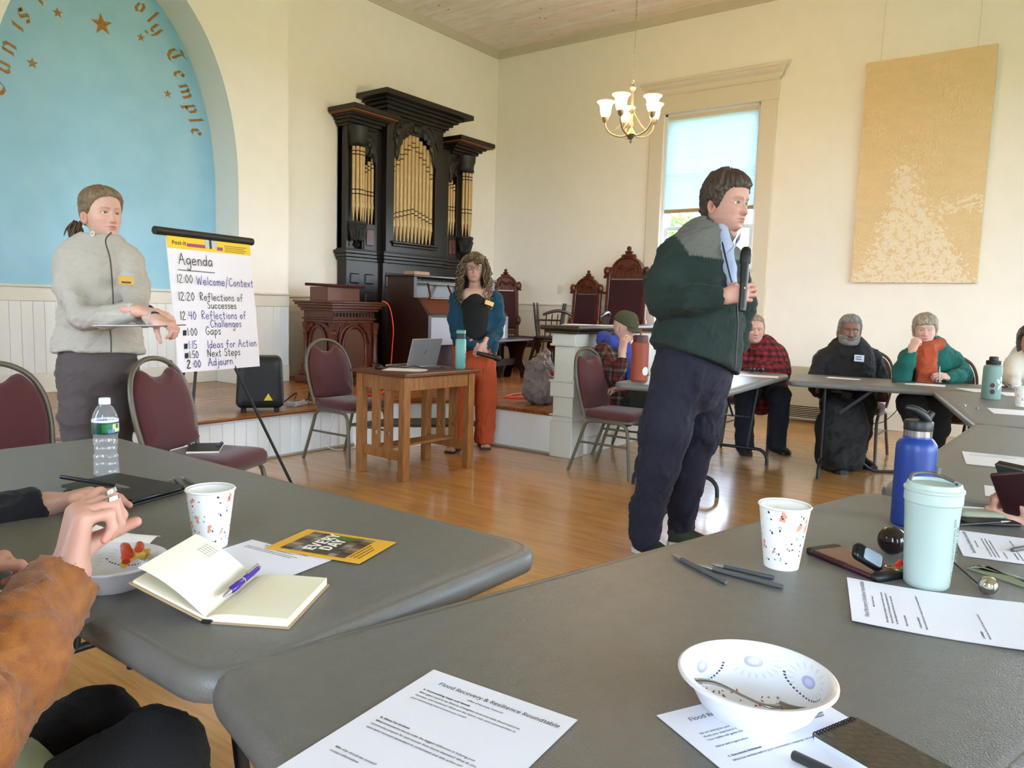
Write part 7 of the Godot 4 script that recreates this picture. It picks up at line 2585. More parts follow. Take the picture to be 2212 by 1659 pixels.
func add_head(parent: Node3D,centre: Vector3,front: Vector3,up: Vector3,scale: float,f: Dictionary) -> Transform3D:
	for k in [["jaw",1.0],["neck",0.055],["nose",1.0],["browridge",1.0],["cheek",1.0],["chin",1.0],["chins",0.0],["lips",Color(0.48,0.22,0.19)],["iris",Color(0.12,0.09,0.06)]]:
		if not f.has(k[0]): f[k[0]] = k[1]
	var z := front.normalized()
	var x := up.cross(z).normalized()
	var tf := Transform3D(Basis(x,z.cross(x),z).scaled_local(Vector3.ONE * scale),centre - parent.position)
	var h := mesh_node("head",head_mesh(tf,f),skin_mat(),parent)
	var gaze: Vector3 = f.get("gaze",Vector3(0,0,1))
	for e in [-1.0,1.0]:
		var c := Vector3(e * 0.0315,0.0,0.0655)
		var g := (gaze + Vector3(-0.03 * e,0,0)).normalized()
		var gx := Vector3.UP.cross(g).normalized()
		var b := Basis(gx,g.cross(gx),g)
		var verts := PackedVector3Array()
		var cols := PackedColorArray()
		var idx := PackedInt32Array()
		var rows := [0.0,0.10,0.19,0.21,0.32,0.44,0.48,0.7,1.0,1.4,1.9,2.5,PI]
		for j in rows.size():
			for i in 20:
				var a := TAU * i / 20.0
				verts.append(tf * (c + b * Vector3(sin(rows[j]) * cos(a),sin(rows[j]) * sin(a),cos(rows[j])) * 0.0127))
				cols.append(Color(0.012,0.011,0.011) if rows[j] < 0.2 else (f.iris if rows[j] < 0.46 else Color(0.62,0.60,0.57)))
		for j in rows.size() - 1:
			for i in 20:
				var i1 := (i + 1) % 20
				idx.append_array(PackedInt32Array([j * 20 + i,j * 20 + i1,(j + 1) * 20 + i1,j * 20 + i,(j + 1) * 20 + i1,(j + 1) * 20 + i]))
		mesh_node("eye",finish(verts,idx,cols),painted(0.12),h)
	return tf
func hair_shell(parent: Node3D,called: String,tf: Transform3D,f: Dictionary,thick: Callable,c0: Color,c1: Color,strand := 0.004,swirl := Vector2(26,5),y_top := 0.118,y_low := -0.15,seed_at := 3) -> MeshInstance3D:
	var verts := PackedVector3Array()
	var cols := PackedColorArray()
	var idx := PackedInt32Array()
	var nr := 60
	var nc := 120
	var ns := FastNoiseLite.new()
	ns.seed = seed_at
	ns.frequency = 1.0
	ns.fractal_octaves = 3
	for j in nr:
		var u := float(j) / (nr - 1)
		var y := lerpf(y_top,y_low,pow(u,1.25) if y_top > 0.1 else u)
		for i in nc:
			var a := TAU * i / nc - PI
			var t: float = thick.call(a,y)
			var r := head_r(minf(y,0.1175),a,f)
			var n := ns.get_noise_3d(sin(a) * swirl.x * 0.3,y * swirl.y * 4.0,cos(a) * swirl.x * 0.3)
			var n2 := ns.get_noise_3d(sin(a) * swirl.x,y * swirl.y * 8.0 + 20.0,cos(a) * swirl.x)
			var p := Vector3(sin(a) * r,y,cos(a) * r - 0.020 * smoothstep(-0.06,-0.2,y))
			var out := Vector3(sin(a),0,cos(a))
			out = out.lerp(Vector3.UP,smoothstep(0.05,0.115,y)).normalized()
			var amt := t + (strand * (n + n2) if t > 0.001 else 0.0)
			p += out * amt
			verts.append(tf * p)
			cols.append(c0.lerp(c1,clampf(0.5 + 0.9 * n2 + 0.4 * n,0.0,1.0)))
	for j in nr - 1:
		for i in nc:
			var i1 := (i + 1) % nc
			var a0 := j * nc + i
			var a1 := j * nc + i1
			idx.append_array(PackedInt32Array([a0,a1,a1 + nc,a0,a1 + nc,a0 + nc]))
	return mesh_node(called,finish(verts,idx,cols),painted(0.55),parent)
func along(pts: Array,a: float) -> float:
	var d := rad_to_deg(absf(a))
	for i in pts.size() - 1:
		if d <= pts[i + 1][0]: return lerpf(pts[i][1],pts[i + 1][1],(d - pts[i][0]) / maxf(pts[i + 1][0] - pts[i][0],0.001))
	return pts[pts.size() - 1][1]
# ---------------------------------------------------------------- hands
func hand_bones(wrist: Vector3,dir: Vector3,palm: Vector3,side: float,curl: Array,thumb: Array,k := 1.0,spread := 0.06) -> Array:
	var y := dir.normalized()
	var n := (palm - y * palm.dot(y)).normalized()
	var s := y.cross(n) * side           # towards the thumb
	var b := []
	var base := [[0.029,0.088],[0.0095,0.092],[-0.0105,0.087],[-0.0285,0.078]]
	var len := [[0.043,0.025,0.021],[0.047,0.029,0.022],[0.043,0.027,0.021],[0.034,0.020,0.019]]
	var rad := [0.0098,0.0100,0.0095,0.0083]
	b.append(bone(wrist - y * 0.05 * k,wrist,0.026 * k,0.025 * k,0.02 * k,s,0.78))
	for i in 4:
		var kn: Vector3 = wrist + (s * base[i][0] + y * base[i][1]) * k
		b.append(bone(wrist + (s * base[i][0] * 0.62 + y * 0.012) * k,kn,0.0155 * k,0.0122 * k,0.018 * k))
	for i in 4:
		var kn: Vector3 = wrist + (s * base[i][0] + y * base[i][1]) * k
		var d := (y + s * spread * (1.2 - i * 0.8)).normalized()
		var p := kn
		var ang := 0.0
		for j in 3:
			ang += curl[i][j]
			var dd := d * cos(ang) + n * sin(ang)
			var q: Vector3 = p + dd * len[i][j] * k
			b.append(bone(p,q,rad[i] * k * (1.0 - 0.07 * j),rad[i] * k * (0.93 - 0.09 * j),0.0045 * k))
			p = q
	var t0: Vector3 = wrist + (s * 0.022 + y * 0.022 + n * 0.006) * k
	var td := (y * cos(thumb[0]) + s * sin(thumb[0])).normalized()
	td = (td * cos(thumb[1]) + n * sin(thumb[1])).normalized()
	var t1: Vector3 = t0 + td * 0.043 * k
	b.append(bone(t0,t1,0.0165 * k,0.0122 * k,0.016 * k))
	var bend := (n * 0.6 - s * 0.8).normalized()
	var d2 := (td * cos(thumb[2]) + bend * sin(thumb[2])).normalized()
	var t2 := t1 + d2 * 0.032 * k
	b.append(bone(t1,t2,0.0118 * k,0.0105 * k,0.006 * k))
	var d3 := (td * cos(thumb[2] * 1.7) + bend * sin(thumb[2] * 1.7)).normalized()
	b.append(bone(t2,t2 + d3 * 0.026 * k,0.0105 * k,0.0082 * k,0.006 * k))
	return b
const FIST := [[1.25,1.5,0.8],[1.3,1.55,0.85],[1.3,1.55,0.85],[1.3,1.5,0.8]]
const GRIP := [[0.75,1.15,0.7],[0.85,1.2,0.75],[0.9,1.2,0.75],[0.95,1.2,0.7]]
const RELAX := [[0.25,0.4,0.25],[0.32,0.45,0.28],[0.38,0.48,0.28],[0.42,0.5,0.3]]
func add_hand(parent: Node3D,bones: Array,cell: float,tone: Color,extra := []) -> MeshInstance3D:
	var ns := FastNoiseLite.new()
	ns.frequency = 40.0
	ns.seed = 12
	var all := bones + extra
	var tips := []
	for i in [7,10,13,16,19]:
		if i < bones.size(): tips.append(bones[i])
	var paint := func(v: Vector3) -> Color:
		var c := tone
		var red := 0.0
		for t in tips: red = maxf(red,1.0 - clampf(v.distance_to(t[1]) / 0.022,0.0,1.0))
		c = c.lerp(Color(tone.r * 1.02,tone.g * 0.80,tone.b * 0.78),clampf(red * 0.7 + 0.35 * (0.5 + ns.get_noise_3dv(v)),0.0,1.0) * 0.8)
		return c
	return skin_part(parent,"hand",all,cell,skin_mat(),0.0,14.0,paint)
func facing(right_deg: float,up_deg := 0.0) -> Vector3:
	var back := Vector3(-cam_f.x,0,-cam_f.z).normalized()
	var rt := Vector3(cam_r.x,0,cam_r.z).normalized()
	var a := deg_to_rad(right_deg)
	var d := back * cos(a) + rt * sin(a)
	return (d * cos(deg_to_rad(up_deg)) + Vector3.UP * sin(deg_to_rad(up_deg))).normalized()
func side_of(front: Vector3) -> Vector3:       # the figure's own left,level
	return Vector3.UP.cross(Vector3(front.x,0,front.z).normalized()).normalized()
func person(label: String,pos: Vector3) -> Node3D:
	return thing("person",label,"person",pos)
func shoe(parent: Node3D,heel: Vector3,dir: Vector3,m: Material,sole: Material,k := 1.0,called := "shoe") -> void:
	var d := Vector3(dir.x,0,dir.z).normalized()
	var s := d.cross(Vector3.UP)
	var p := parent.position
	var st := ST()
	var rings := []
	for q in [[-0.04,0.030,0.055,0.030],[-0.03,0.036,0.09,0.036],[0.02,0.038,0.10,0.037],[0.07,0.040,0.085,0.039],[0.12,0.045,0.066,0.044],[0.17,0.047,0.054,0.044],[0.205,0.040,0.045,0.034],[0.225,0.022,0.034,0.018]]:
		var ring := PackedVector3Array()
		for i in 14:
			var a := TAU * i / 14.0
			var yy: float = 0.022 + maxf(sin(a),0.0) * (q[2] - 0.022) if sin(a) > 0 else 0.022 + sin(a) * 0.010
			ring.append(heel + (d * q[0] + s * cos(a) * q[1] + Vector3(0,yy,0)) * k - p)
		rings.append(ring)
	loft(st,rings)
	var sh := part(parent,called,st,m)
	st = ST()
	rings = []
	for q in [[-0.045,0.028],[-0.03,0.04],[0.05,0.042],[0.13,0.049],[0.18,0.049],[0.212,0.042],[0.232,0.02]]:
		var ring := PackedVector3Array()
		for c in [[-1,0.0],[1,0.0],[1,0.024],[-1,0.024]]: ring.append(heel + (d * q[0] + s * q[1] * c[0] + Vector3(0,c[1],0)) * k - p)
		rings.append(ring)
	loft(st,rings,true,true,-1)
	part(sh,"sole",st,sole)
func microphone(label: String,a: Vector3,b: Vector3,light := true) -> void:
	var o := thing("microphone",label,"microphone",a)
	var d := b - a
	var st := ST()
	tube(st,[Vector3.ZERO,d * 0.03,d * 0.7,d * 0.74],[0.014,0.0165,0.0185,0.02],16)
	part(o,"handle",st,mat(0.05,0.05,0.055,0.35))
	st = ST()
	tube(st,[d * 0.73,d * 0.76,d * 0.86,d * 0.96,d],[0.021,0.0245,0.0255,0.022,0.012],18)
	part(o,"grille",st,mat(0.03,0.045,0.045,0.55))
	if light:
		st = ST()
		ball(st,Transform3D(Basis.IDENTITY,d * 0.35 - cam_f * 0.0178),Vector3.ONE * 0.0035,8,6)
		var m := StandardMaterial3D.new()
		m.albedo_color = Color(0.9,0.4,0.1)
		m.emission_enabled = true
		m.emission = Color(1.0,0.5,0.15)
		m.emission_energy_multiplier = 3.0
		part(o,"signal_light",st,m)
func build_standing_man() -> void:
	var D := 3.8
	var u := D / 1640.0
	var o := person("standing man in a dark green fleece jacket holding a microphone",lay(1430,1200,0) * Vector3(1,0,1))
	var fr := facing(58)
	var sd := side_of(fr)
	var b := []
	trunk(b,sd,[[at(1497,830,D),106 * u,92 * u],[at(1500,762,D),106 * u,92 * u],[at(1511,705,D),102 * u,89 * u],[at(1513,640,D),99 * u,80 * u],[at(1510,585,D),95 * u,70 * u],[at(1517,548,D),78 * u,54 * u]])
	limb(b,[at(1462,556,D - 0.06),at(1572,562,D + 0.06)],[36 * u,33 * u],0.05)
	limb(b,[at(1533,540,D),at(1553,496,D - 0.02)],[40 * u,31 * u],0.03)
	limb(b,[at(1456,566,D - 0.08),at(1434,620,D - 0.13),at(1432,650,D - 0.15)],[42 * u,38 * u,33 * u],0.05)
	limb(b,[at(1432,650,D - 0.15),at(1490,648,D - 0.28),at(1556,640,D - 0.36)],[32 * u,30 * u,25 * u],0.03)
	limb(b,[at(1578,575,D + 0.12),at(1600,660,D + 0.16),at(1592,740,D + 0.14)],[36 * u,31 * u,26 * u],0.04)
	var zip0 := at(1557,520,D - 0.15)
	var paint := func(v: Vector3) -> Color:
		var q := to_pixel(v)
		var yoke := 548.0 - maxf(0.0,1500.0 - q.x) * 0.25
		var edge := q.y < 553.0 + 8.0 * smoothstep(1500.0,1570.0,q.x) and q.x > 1478.0 - maxf(0.0,530.0 - q.y) * 0.9 - maxf(0.0,q.y - 530.0) * -0.55 and v.distance_to(at(1432,650,D - 0.15)) > 0.2
		if edge and q.y < yoke + 14.0: return Color(0.115,0.118,0.105)
		return Color(0.009,0.0235,0.019)
	var jm: StandardMaterial3D = cloth(0.5,0.5,0.5,0.9,0.05).duplicate()
	jm.albedo_color = Color.WHITE
	jm.vertex_color_use_as_albedo = true
	skin_part(o,"fleece_jacket",b,0.0105,jm,0.012,4.0,paint,Vector3(0.7,1.6,0.7),[[at(1495,775,D),(-cam_u * 0.95 - cam_r * 0.33),0.42],[at(1558,640,D - 0.36),cam_r,0.09],[at(1553,497,D - 0.02),(cam_u + cam_r * 0.3),0.09]])
	b = []
	trunk(b,sd,[[at(1497,755,D),86 * u,72 * u],[at(1493,800,D),96 * u,80 * u]],0.05)
	limb(b,[at(1462,815,D - 0.05),at(1436,930,D - 0.06),at(1420,1010,D - 0.06),at(1400,1100,D - 0.02),at(1391,1160,D)],[58 * u,52 * u,43 * u,37 * u,32 * u],0.03)
	limb(b,[at(1528,815,D + 0.1),at(1508,930,D + 0.12),at(1490,1010,D + 0.14),at(1476,1090,D + 0.18),at(1470,1148,D + 0.22)],[55 * u,48 * u,40 * u,34 * u,28 * u],0.03)
	skin_part(o,"trousers",b,0.0115,cloth(0.05,0.052,0.13,0.85,0.1),0.014,3.4,null,Vector3(1.3,0.9,1.3))
	var green := mat(0.13,0.16,0.12,0.7)
	var sole := mat(0.75,0.74,0.68,0.6)
	shoe(o,lay(1388,1193,0),facing(35),green,sole,1.1)
	shoe(o,lay(1462,1178,0),facing(70),green,sole,1.1)
	b = []
	limb(b,[at(1556,500,D - 0.07),at(1566,535,D - 0.13),at(1575,580,D - 0.17),at(1583,625,D - 0.19)],[17 * u,16 * u,14 * u,10 * u],0.02)
	skin_part(o,"shirt_front",b,0.008,cloth(0.62,0.66,0.76,0.8))
	var st := ST()
	for c in [[[1526,470,0.06],[1536,492,-0.06],[1551,512,-0.13],[1562,533,-0.17]],[[1599,502,0.02],[1596,518,-0.08],[1586,530,-0.16],[1577,540,-0.18]]]:
		var rings := []
		for k in c:
			var p := at(k[0],k[1],D + k[2])
			var q := at(k[0] + (9 if c[0][0] < 1550 else -8),k[1] + 15,D + k[2] - 0.02)
			rings.append(PackedVector3Array([p - o.position,p - o.position + cam_r * 0.006,q - o.position + cam_r * 0.004,q - o.position - cam_r * 0.004]))
		loft(st,rings,true)
	part(o,"shirt_collar",st,cloth(0.62,0.66,0.76,0.8))
	st = ST()
	tube(st,[at(1560,523,D - 0.155) - o.position,at(1567,555,D - 0.215) - o.position,at(1578,600,D - 0.225) - o.position,at(1590,640,D - 0.23) - o.position,at(1594,700,D - 0.225) - o.position,at(1588,800,D - 0.20) - o.position],0.004,6)
	part(o,"zip",st,mat(0.03,0.045,0.04,0.5))
	lettering(o,"chest_emblem","S",0.03,Transform3D(Basis(cam_r,cam_u,-cam_f),at(1619,592,D - 0.12) - o.position),mat(0.5,0.55,0.52,0.6),"Droid Serif",false,0.001)
	var tone := Color(0.52,0.285,0.215)
	var f := {"skin": tone,"jaw": 1.12,"neck": 0.066,"chins": 0.016,"nose": 1.1,"cheek": 1.2,"stubble": 0.16,"stubble_color": Color(0.25,0.15,0.12),"brow": Color(0.10,0.06,0.04),"lips": Color(0.42,0.18,0.15),"gaze": Vector3(0.1,0.0,1)}
	var tf := add_head(o,at(1570,441,D - 0.02),facing(37,-3),(Vector3.UP + cam_r * 0.02).normalized(),1.14,f)
	var line := [[0,0.068],[25,0.066],[45,0.060],[58,0.040],[68,0.012],[76,-0.012],[86,-0.022],[94,0.0],[112,0.006],[120,-0.03],[140,-0.075],[180,-0.085]]
	hair_shell(o,"hair",tf,f,func(a: float,y: float) -> float:
		var e := y - along(line,a)
		var t := 0.011 + 0.017 * smoothstep(0.06,0.11,y) + 0.010 * smoothstep(0.9,1.8,absf(a)) + 0.008 * smoothstep(2.0,2.6,absf(a)) * smoothstep(0.0,-0.06,y)
		return t * smoothstep(-0.006,0.012,e) - 0.006 * (1.0 - smoothstep(-0.010,0.0,e)),Color(0.025,0.015,0.010),Color(0.085,0.052,0.034),0.009,Vector2(26,7))
	var top := at(1612,534,D - 0.36)
	var low := at(1603,672,D - 0.42)
	microphone("black handheld microphone held by the standing man",low,top)
	var grip := low.lerp(top,0.40)
	var wrist := at(1564,641,D - 0.37)
	var hb := hand_bones(wrist,(cam_r * 0.93 + cam_u * 0.16 - cam_f * 0.10).normalized(),(cam_f * 0.85 + cam_u * -0.1).normalized(),1.0,[[0.35,1.15,0.7],[0.35,1.2,0.75],[0.35,1.2,0.75],[0.38,1.15,0.7]],[0.75,0.55,0.45],1.06,0.1)
	add_hand(o,hb,0.0042,tone,[bone(at(1548,642,D - 0.35),wrist,0.032,0.028,0.02)])
func build_fleece_woman() -> void:
	var D := 3.7
	var u := D / 1640.0
	var o := person("standing woman in a grey fleece jacket holding a clipboard",at(205,900,D) * Vector3(1,0,1))
	var fr := facing(38)
	var sd := side_of(fr)
	var b := []
	trunk(b,sd,[[at(215,790,D),86 * u,62 * u],[at(215,745,D),84 * u,60 * u],[at(215,690,D),72 * u,52 * u],[at(214,640,D),72 * u,52 * u],[at(214,590,D),75 * u,52 * u],[at(215,557,D),62 * u,44 * u]])
	limb(b,[at(158,556,D - 0.05),at(272,560,D + 0.04)],[29 * u,27 * u],0.05)
	limb(b,[at(210,545,D),at(224,512,D - 0.01)],[37 * u,32 * u],0.03)
	limb(b,[at(152,566,D - 0.06),at(148,620,D - 0.12),at(176,686,D - 0.2)],[27 * u,25 * u,23 * u],0.04)
	limb(b,[at(176,686,D - 0.2),at(235,684,D - 0.3),at(292,672,D - 0.33)],[25 * u,23 * u,19 * u],0.03)
	limb(b,[at(283,572,D + 0.04),at(297,625,D - 0.02),at(292,664,D - 0.1)],[27 * u,24 * u,22 * u],0.04)
	limb(b,[at(292,664,D - 0.1),at(312,682,D - 0.26),at(335,690,D - 0.34)],[21 * u,20 * u,17 * u],0.03)
	var knit := noise_tex(FastNoiseLite.TYPE_SIMPLEX,0.06,91,[Color(0.63,0.60,0.55),Color(0.70,0.67,0.62)],[0.3,0.7],3)
	var km := mottled(knit,Vector3.ONE * 9.0,0.95,false,mats.get("weave"),0.3)
	skin_part(o,"fleece_jacket",b,0.0095,km,0.009,4.5,null,Vector3(0.8,1.6,0.8),[[at(215,764,D),-cam_u,0.36],[at(292,672,D - 0.33),cam_r,0.07],[at(335,690,D - 0.34),cam_r,0.06],[at(226,508,D - 0.01),cam_u,0.10]])
	var st := ST()
	tube(st,curve([at(241,502,D - 0.135) - o.position,at(228,520,D - 0.15) - o.position,at(238,560,D - 0.155) - o.position,at(243,620,D - 0.175) - o.position,at(245,665,D - 0.19) - o.position],5),0.0035,6)
	tube(st,curve([at(237,705,D - 0.178) - o.position,at(240,735,D - 0.18) - o.position,at(240,763,D - 0.18) - o.position],4),0.0035,6)
	part(o,"zip",st,mat(0.24,0.21,0.18,0.6))
	st = ST()
	box(st,Transform3D(Basis(cam_r,cam_u,-cam_f) * Basis(Vector3.UP,0.5),at(273,606,D - 0.165) - o.position),Vector3(0.066,0.04,0.004),0.001)
	var bd := part(o,"name_badge",st,mat(0.72,0.55,0.26,0.35,0.4))
	st = ST()
	box(st,Transform3D(Basis(cam_r,cam_u,-cam_f) * Basis(Vector3.UP,0.5),at(273,610,D - 0.168) - o.position),Vector3(0.04,0.008,0.001))
	part(bd,"badge_print",st,mat(0.25,0.16,0.06,0.6))
	b = []
	trunk(b,sd,[[at(212,745,D),72 * u,48 * u],[at(213,800,D),80 * u,58 * u]],0.04)
	limb(b,[at(175,815,D - 0.03),at(172,900,D - 0.05),at(176,960,D - 0.03),at(180,1080,D),at(184,1170,D + 0.03)],[44 * u,40 * u,34 * u,28 * u,22 * u],0.03)
	limb(b,[at(250,815,D + 0.04),at(250,900,D + 0.03),at(248,960,D + 0.05),at(246,1080,D + 0.08),at(244,1160,D + 0.11)],[43 * u,39 * u,33 * u,28 * u,22 * u],0.02)
	skin_part(o,"trousers",b,0.0105,cloth(0.30,0.26,0.255,0.85,0.15),0.009,4.5,null,Vector3(0.8,1.8,0.8))
	for k in [[184,1180,-0.02],[244,1170,0.1]]:
		var p := at(k[0],k[1],D + k[2])
		shoe(o,Vector3(p.x,0,p.z),fr,mat(0.12,0.1,0.09,0.6),m_black,0.95)
	var tone := Color(0.56,0.325,0.245)
	var f := {"skin": tone,"jaw": 0.94,"neck": 0.047,"nose": 0.95,"cheek": 0.9,"brow": Color(0.16,0.09,0.05),"lips": Color(0.45,0.18,0.16),"browridge": 0.6,"gaze": Vector3(0.15,0.05,1)}
	var tf := add_head(o,at(221,464,D - 0.01),facing(56,3),(Vector3.UP - cam_r * 0.03).normalized(),1.0,f)
	var line := [[0,0.080],[25,0.074],[45,0.058],[60,0.034],[72,0.008],[84,-0.004],[100,0.0],[118,-0.02],[140,-0.055],[180,-0.07]]
	hair_shell(o,"hair",tf,f,func(a: float,y: float) -> float:
		var e := y - along(line,a)
		return (0.010 + 0.012 * smoothstep(0.03,0.1,y) + 0.006 * smoothstep(1.2,2.4,absf(a))) * smoothstep(-0.003,0.014,e) - 0.006 * (1.0 - smoothstep(-0.008,0.0,e)),Color(0.075,0.042,0.02),Color(0.24,0.155,0.085),0.0035,Vector2(14,16))
	st = ST()
	var rng := RandomNumberGenerator.new()
	rng.seed = 8
	for i in 70:
		var a := at(168,483,D + 0.08) + Vector3(rng.randfn(),rng.randfn(),rng.randfn()) * 0.008
		var m1 := a - cam_r * rng.randf_range(0.0,0.03) - cam_u * 0.03 + cam_f * rng.randf_range(-0.02,0.03)
		var m2 := m1 - cam_u * rng.randf_range(0.03,0.055) + cam_r * rng.randf_range(-0.02,0.025)
		tube(st,curve([a - o.position,m1 - o.position,m2 - o.position],4),[0.004,0.0045,0.005,0.005,0.005,0.0045,0.004,0.003,0.001],5)
	part(o,"ponytail",st,mat(0.30,0.21,0.13,0.6))
	st = ST()
	var ear := at(200,505,D - 0.10) - o.position
	lathe(st,Transform3D(Basis(cam_r,-cam_f,cam_u) * Basis(Vector3(0,0,1),0.3),ear),[Vector2(0.006,-0.0015),Vector2(0.013,-0.0015),Vector2(0.013,0.0015),Vector2(0.006,0.0015),Vector2(0.006,-0.0015)],20)
	tube(st,[ear + cam_u * 0.013,ear + cam_u * 0.03],0.0008,5)
	part(o,"earring",st,mat(0.78,0.76,0.68,0.4))
	var w1 := at(296,671,D - 0.34)
	add_hand(o,hand_bones(w1,(cam_r * 0.95 - cam_u * 0.12 - cam_f * -0.2).normalized(),(-cam_u * 0.8 + cam_f * 0.4).normalized(),1.0,RELAX,[0.5,0.4,0.3],0.92,0.03),0.0045,tone,[bone(at(284,673,D - 0.33),w1,0.027,0.024,0.02)])
	var w2 := at(337,691,D - 0.35)
	add_hand(o,hand_bones(w2,(cam_r * 0.85 - cam_u * 0.25 - cam_f * 0.3).normalized(),(-cam_u * 0.9 + cam_f * 0.1).normalized(),-1.0,[[0.5,1.3,0.7],[0.5,1.35,0.75],[0.5,1.35,0.75],[0.5,1.3,0.7]],[0.5,0.8,0.3],0.95,0.03),0.0045,tone,[bone(at(326,688,D - 0.33),w2,0.026,0.025,0.02)])
	st = ST()
	tube(st,[at(331,688,D - 0.338) - o.position,at(335,689,D - 0.344) - o.position],0.033,18)
	part(o,"wrist_band",st,mat(0.06,0.07,0.14,0.6))
	var cb := thing("clipboard","thin brown clipboard held level by the woman in the grey fleece","clipboard",at(300,704,D - 0.34))
	st = ST()
	box(st,Transform3D(Basis(cam_r,cam_u,-cam_f) * Basis(Vector3(1,0,0),0.10) * Basis(Vector3(0,0,1),0.012),Vector3(0,0.0,0)),Vector3(0.32,0.005,0.23),0.001)
	part(cb,"board",st,mat(0.42,0.36,0.31,0.6))
	st = ST()
	box(st,Transform3D(Basis(cam_r,cam_u,-cam_f) * Basis(Vector3(1,0,0),0.10),cam_u * 0.0035),Vector3(0.29,0.002,0.21))
	part(cb,"papers",st,m_paper)
func build_curly_woman() -> void:
	var D := 6.33
	var u := D / 1640.0
	var o := person("standing woman with long curly hair and orange trousers",lay(1012,976,0))
	var fr := facing(6)
	var sd := side_of(fr)
	var b := []
	trunk(b,sd,[[at(1028,742,D),50 * u,38 * u],[at(1027,700,D),43 * u,35 * u],[at(1027,668,D + 0.02),44 * u,33 * u],[at(1028,655,D + 0.04),40 * u,22 * u]],0.04)
	limb(b,[at(990,647,D + 0.02),at(1010,643,D + 0.06),at(1045,643,D + 0.06),at(1066,647,D + 0.02)],[16 * u,12 * u,12 * u,16 * u],0.04)
	limb(b,[at(987,647,D),at(983,690,D - 0.02),at(988,722,D - 0.06)],[17 * u,15 * u,14 * u],0.03)
	limb(b,[at(988,722,D - 0.06),at(1005,742,D - 0.16),at(1024,745,D - 0.2)],[14 * u,12 * u,10 * u],0.03)
	limb(b,[at(1070,647,D),at(1076,690,D - 0.02),at(1072,718,D - 0.06)],[17 * u,15 * u,14 * u],0.03)
	limb(b,[at(1072,718,D - 0.06),at(1060,736,D - 0.16),at(1044,744,D - 0.2)],[14 * u,12 * u,10 * u],0.03)
	skin_part(o,"teal_cardigan",b,0.0115,cloth(0.02,0.22,0.30,0.95),0.008,9.0)
	b = []
	trunk(b,sd,[[at(1027,722,D - 0.045),33 * u,30 * u],[at(1027,690,D - 0.05),29 * u,29 * u],[at(1027,660,D - 0.055),28 * u,32 * u],[at(1027,648,D - 0.05),22 * u,26 * u]],0.03)
	skin_part(o,"black_top",b,0.0105,cloth(0.022,0.024,0.028,0.9))
	b = []
	trunk(b,sd,[[at(1027,716,D - 0.05),30 * u,27 * u],[at(1026,745,D),47 * u,36 * u],[at(1025,775,D),47 * u,36 * u]],0.03)
	limb(b,[at(1003,790,D - 0.02),at(997,860,D - 0.02),at(994,920,D),at(992,952,D + 0.02)],[24 * u,23 * u,22 * u,22 * u],0.02)
	limb(b,[at(1048,790,D - 0.02),at(1050,860,D),at(1048,920,D + 0.02),at(1045,946,D + 0.05)],[24 * u,23 * u,21 * u,21 * u],0.02)
	skin_part(o,"orange_trousers",b,0.0115,cloth(0.66,0.27,0.11,0.85),0.010,5.0,null,Vector3(1.6,0.35,1.6),[[at(992,966,D),-cam_u,0.16],[at(1045,960,D),-cam_u,0.1]])
	var tone := Color(0.52,0.30,0.225)
	for k in [[986,978,-12.0],[1043,970,10.0]]:
		var hl := lay(k[0],k[1] - 8,0)
		var d := facing(k[2])
		b = []
		limb(b,[hl + Vector3(0,0.05,0),hl + d * 0.1 + Vector3(0,0.04,0),hl + d * 0.16 + Vector3(0,0.028,0)],[0.036,0.036,0.026],0.02)
		var sdv := d.cross(Vector3.UP)
		for i in 5: b.append(bone(hl + d * 0.165 + sdv * (i - 2) * 0.016 + Vector3(0,0.026,0),hl + d * (0.20 - 0.006 * absf(i - 1)) + sdv * (i - 2) * 0.017 + Vector3(0,0.022,0),0.0095,0.008,0.004))
		skin_part(o,"foot",b,0.006,skin_mat(),0.0,14.0,func(_v: Vector3) -> Color: return tone)
		var st := ST()
		bar(st,hl - d * 0.05 + Vector3(0,0.008,0) - o.position,hl + d * 0.215 + Vector3(0,0.008,0) - o.position,0.016,0.088,0.004,Vector3.UP)
		tube(st,curve([hl + d * 0.13 + sdv * 0.045 + Vector3(0,0.012,0) - o.position,hl + d * 0.13 + Vector3(0,0.068,0) - o.position,hl + d * 0.13 - sdv * 0.045 + Vector3(0,0.012,0) - o.position],5),0.009,6)
		tube(st,curve([hl + d * 0.05 + sdv * 0.045 + Vector3(0,0.012,0) - o.position,hl + d * 0.05 + Vector3(0,0.09,0) - o.position,hl + d * 0.05 - sdv * 0.045 + Vector3(0,0.012,0) - o.position],5),0.008,6)
		part(o,"sandal",st,mat(0.22,0.09,0.045,0.6))
	var f := {"skin": tone,"jaw": 0.93,"neck": 0.045,"nose": 0.9,"brow": Color(0.12,0.08,0.05),"lips": Color(0.42,0.17,0.16),"browridge": 0.5}
	var tf := add_head(o,at(1025,581,D - 0.03),facing(2,2),Vector3.UP,0.97,f)
	b = []
	limb(b,[at(1026,612,D - 0.01),at(1027,640,D - 0.05)],[13 * u,17 * u],0.02)
	limb(b,[at(1012,638,D - 0.075),at(1042,638,D - 0.075)],[16 * u,16 * u],0.02)
	limb(b,[at(1027,642,D - 0.07),at(1029,654,D - 0.10)],[20 * u,13 * u],0.02)
	skin_part(o,"chest",b,0.0105,skin_mat(),0.0,14.0,func(_v: Vector3) -> Color: return tone)
	var line := [[0,0.078],[20,0.07],[40,0.05],[58,0.0],[70,-0.06],[110,-0.09],[180,-0.1]]
	hair_shell(o,"hair",tf,f,func(a: float,y: float) -> float:
		var e := y - along(line,a)
		return 0.024 * smoothstep(-0.006,0.014,e) - 0.006 * (1.0 - smoothstep(-0.010,0.0,e)),Color(0.05,0.032,0.018),Color(0.17,0.115,0.07),0.012,Vector2(18,9))
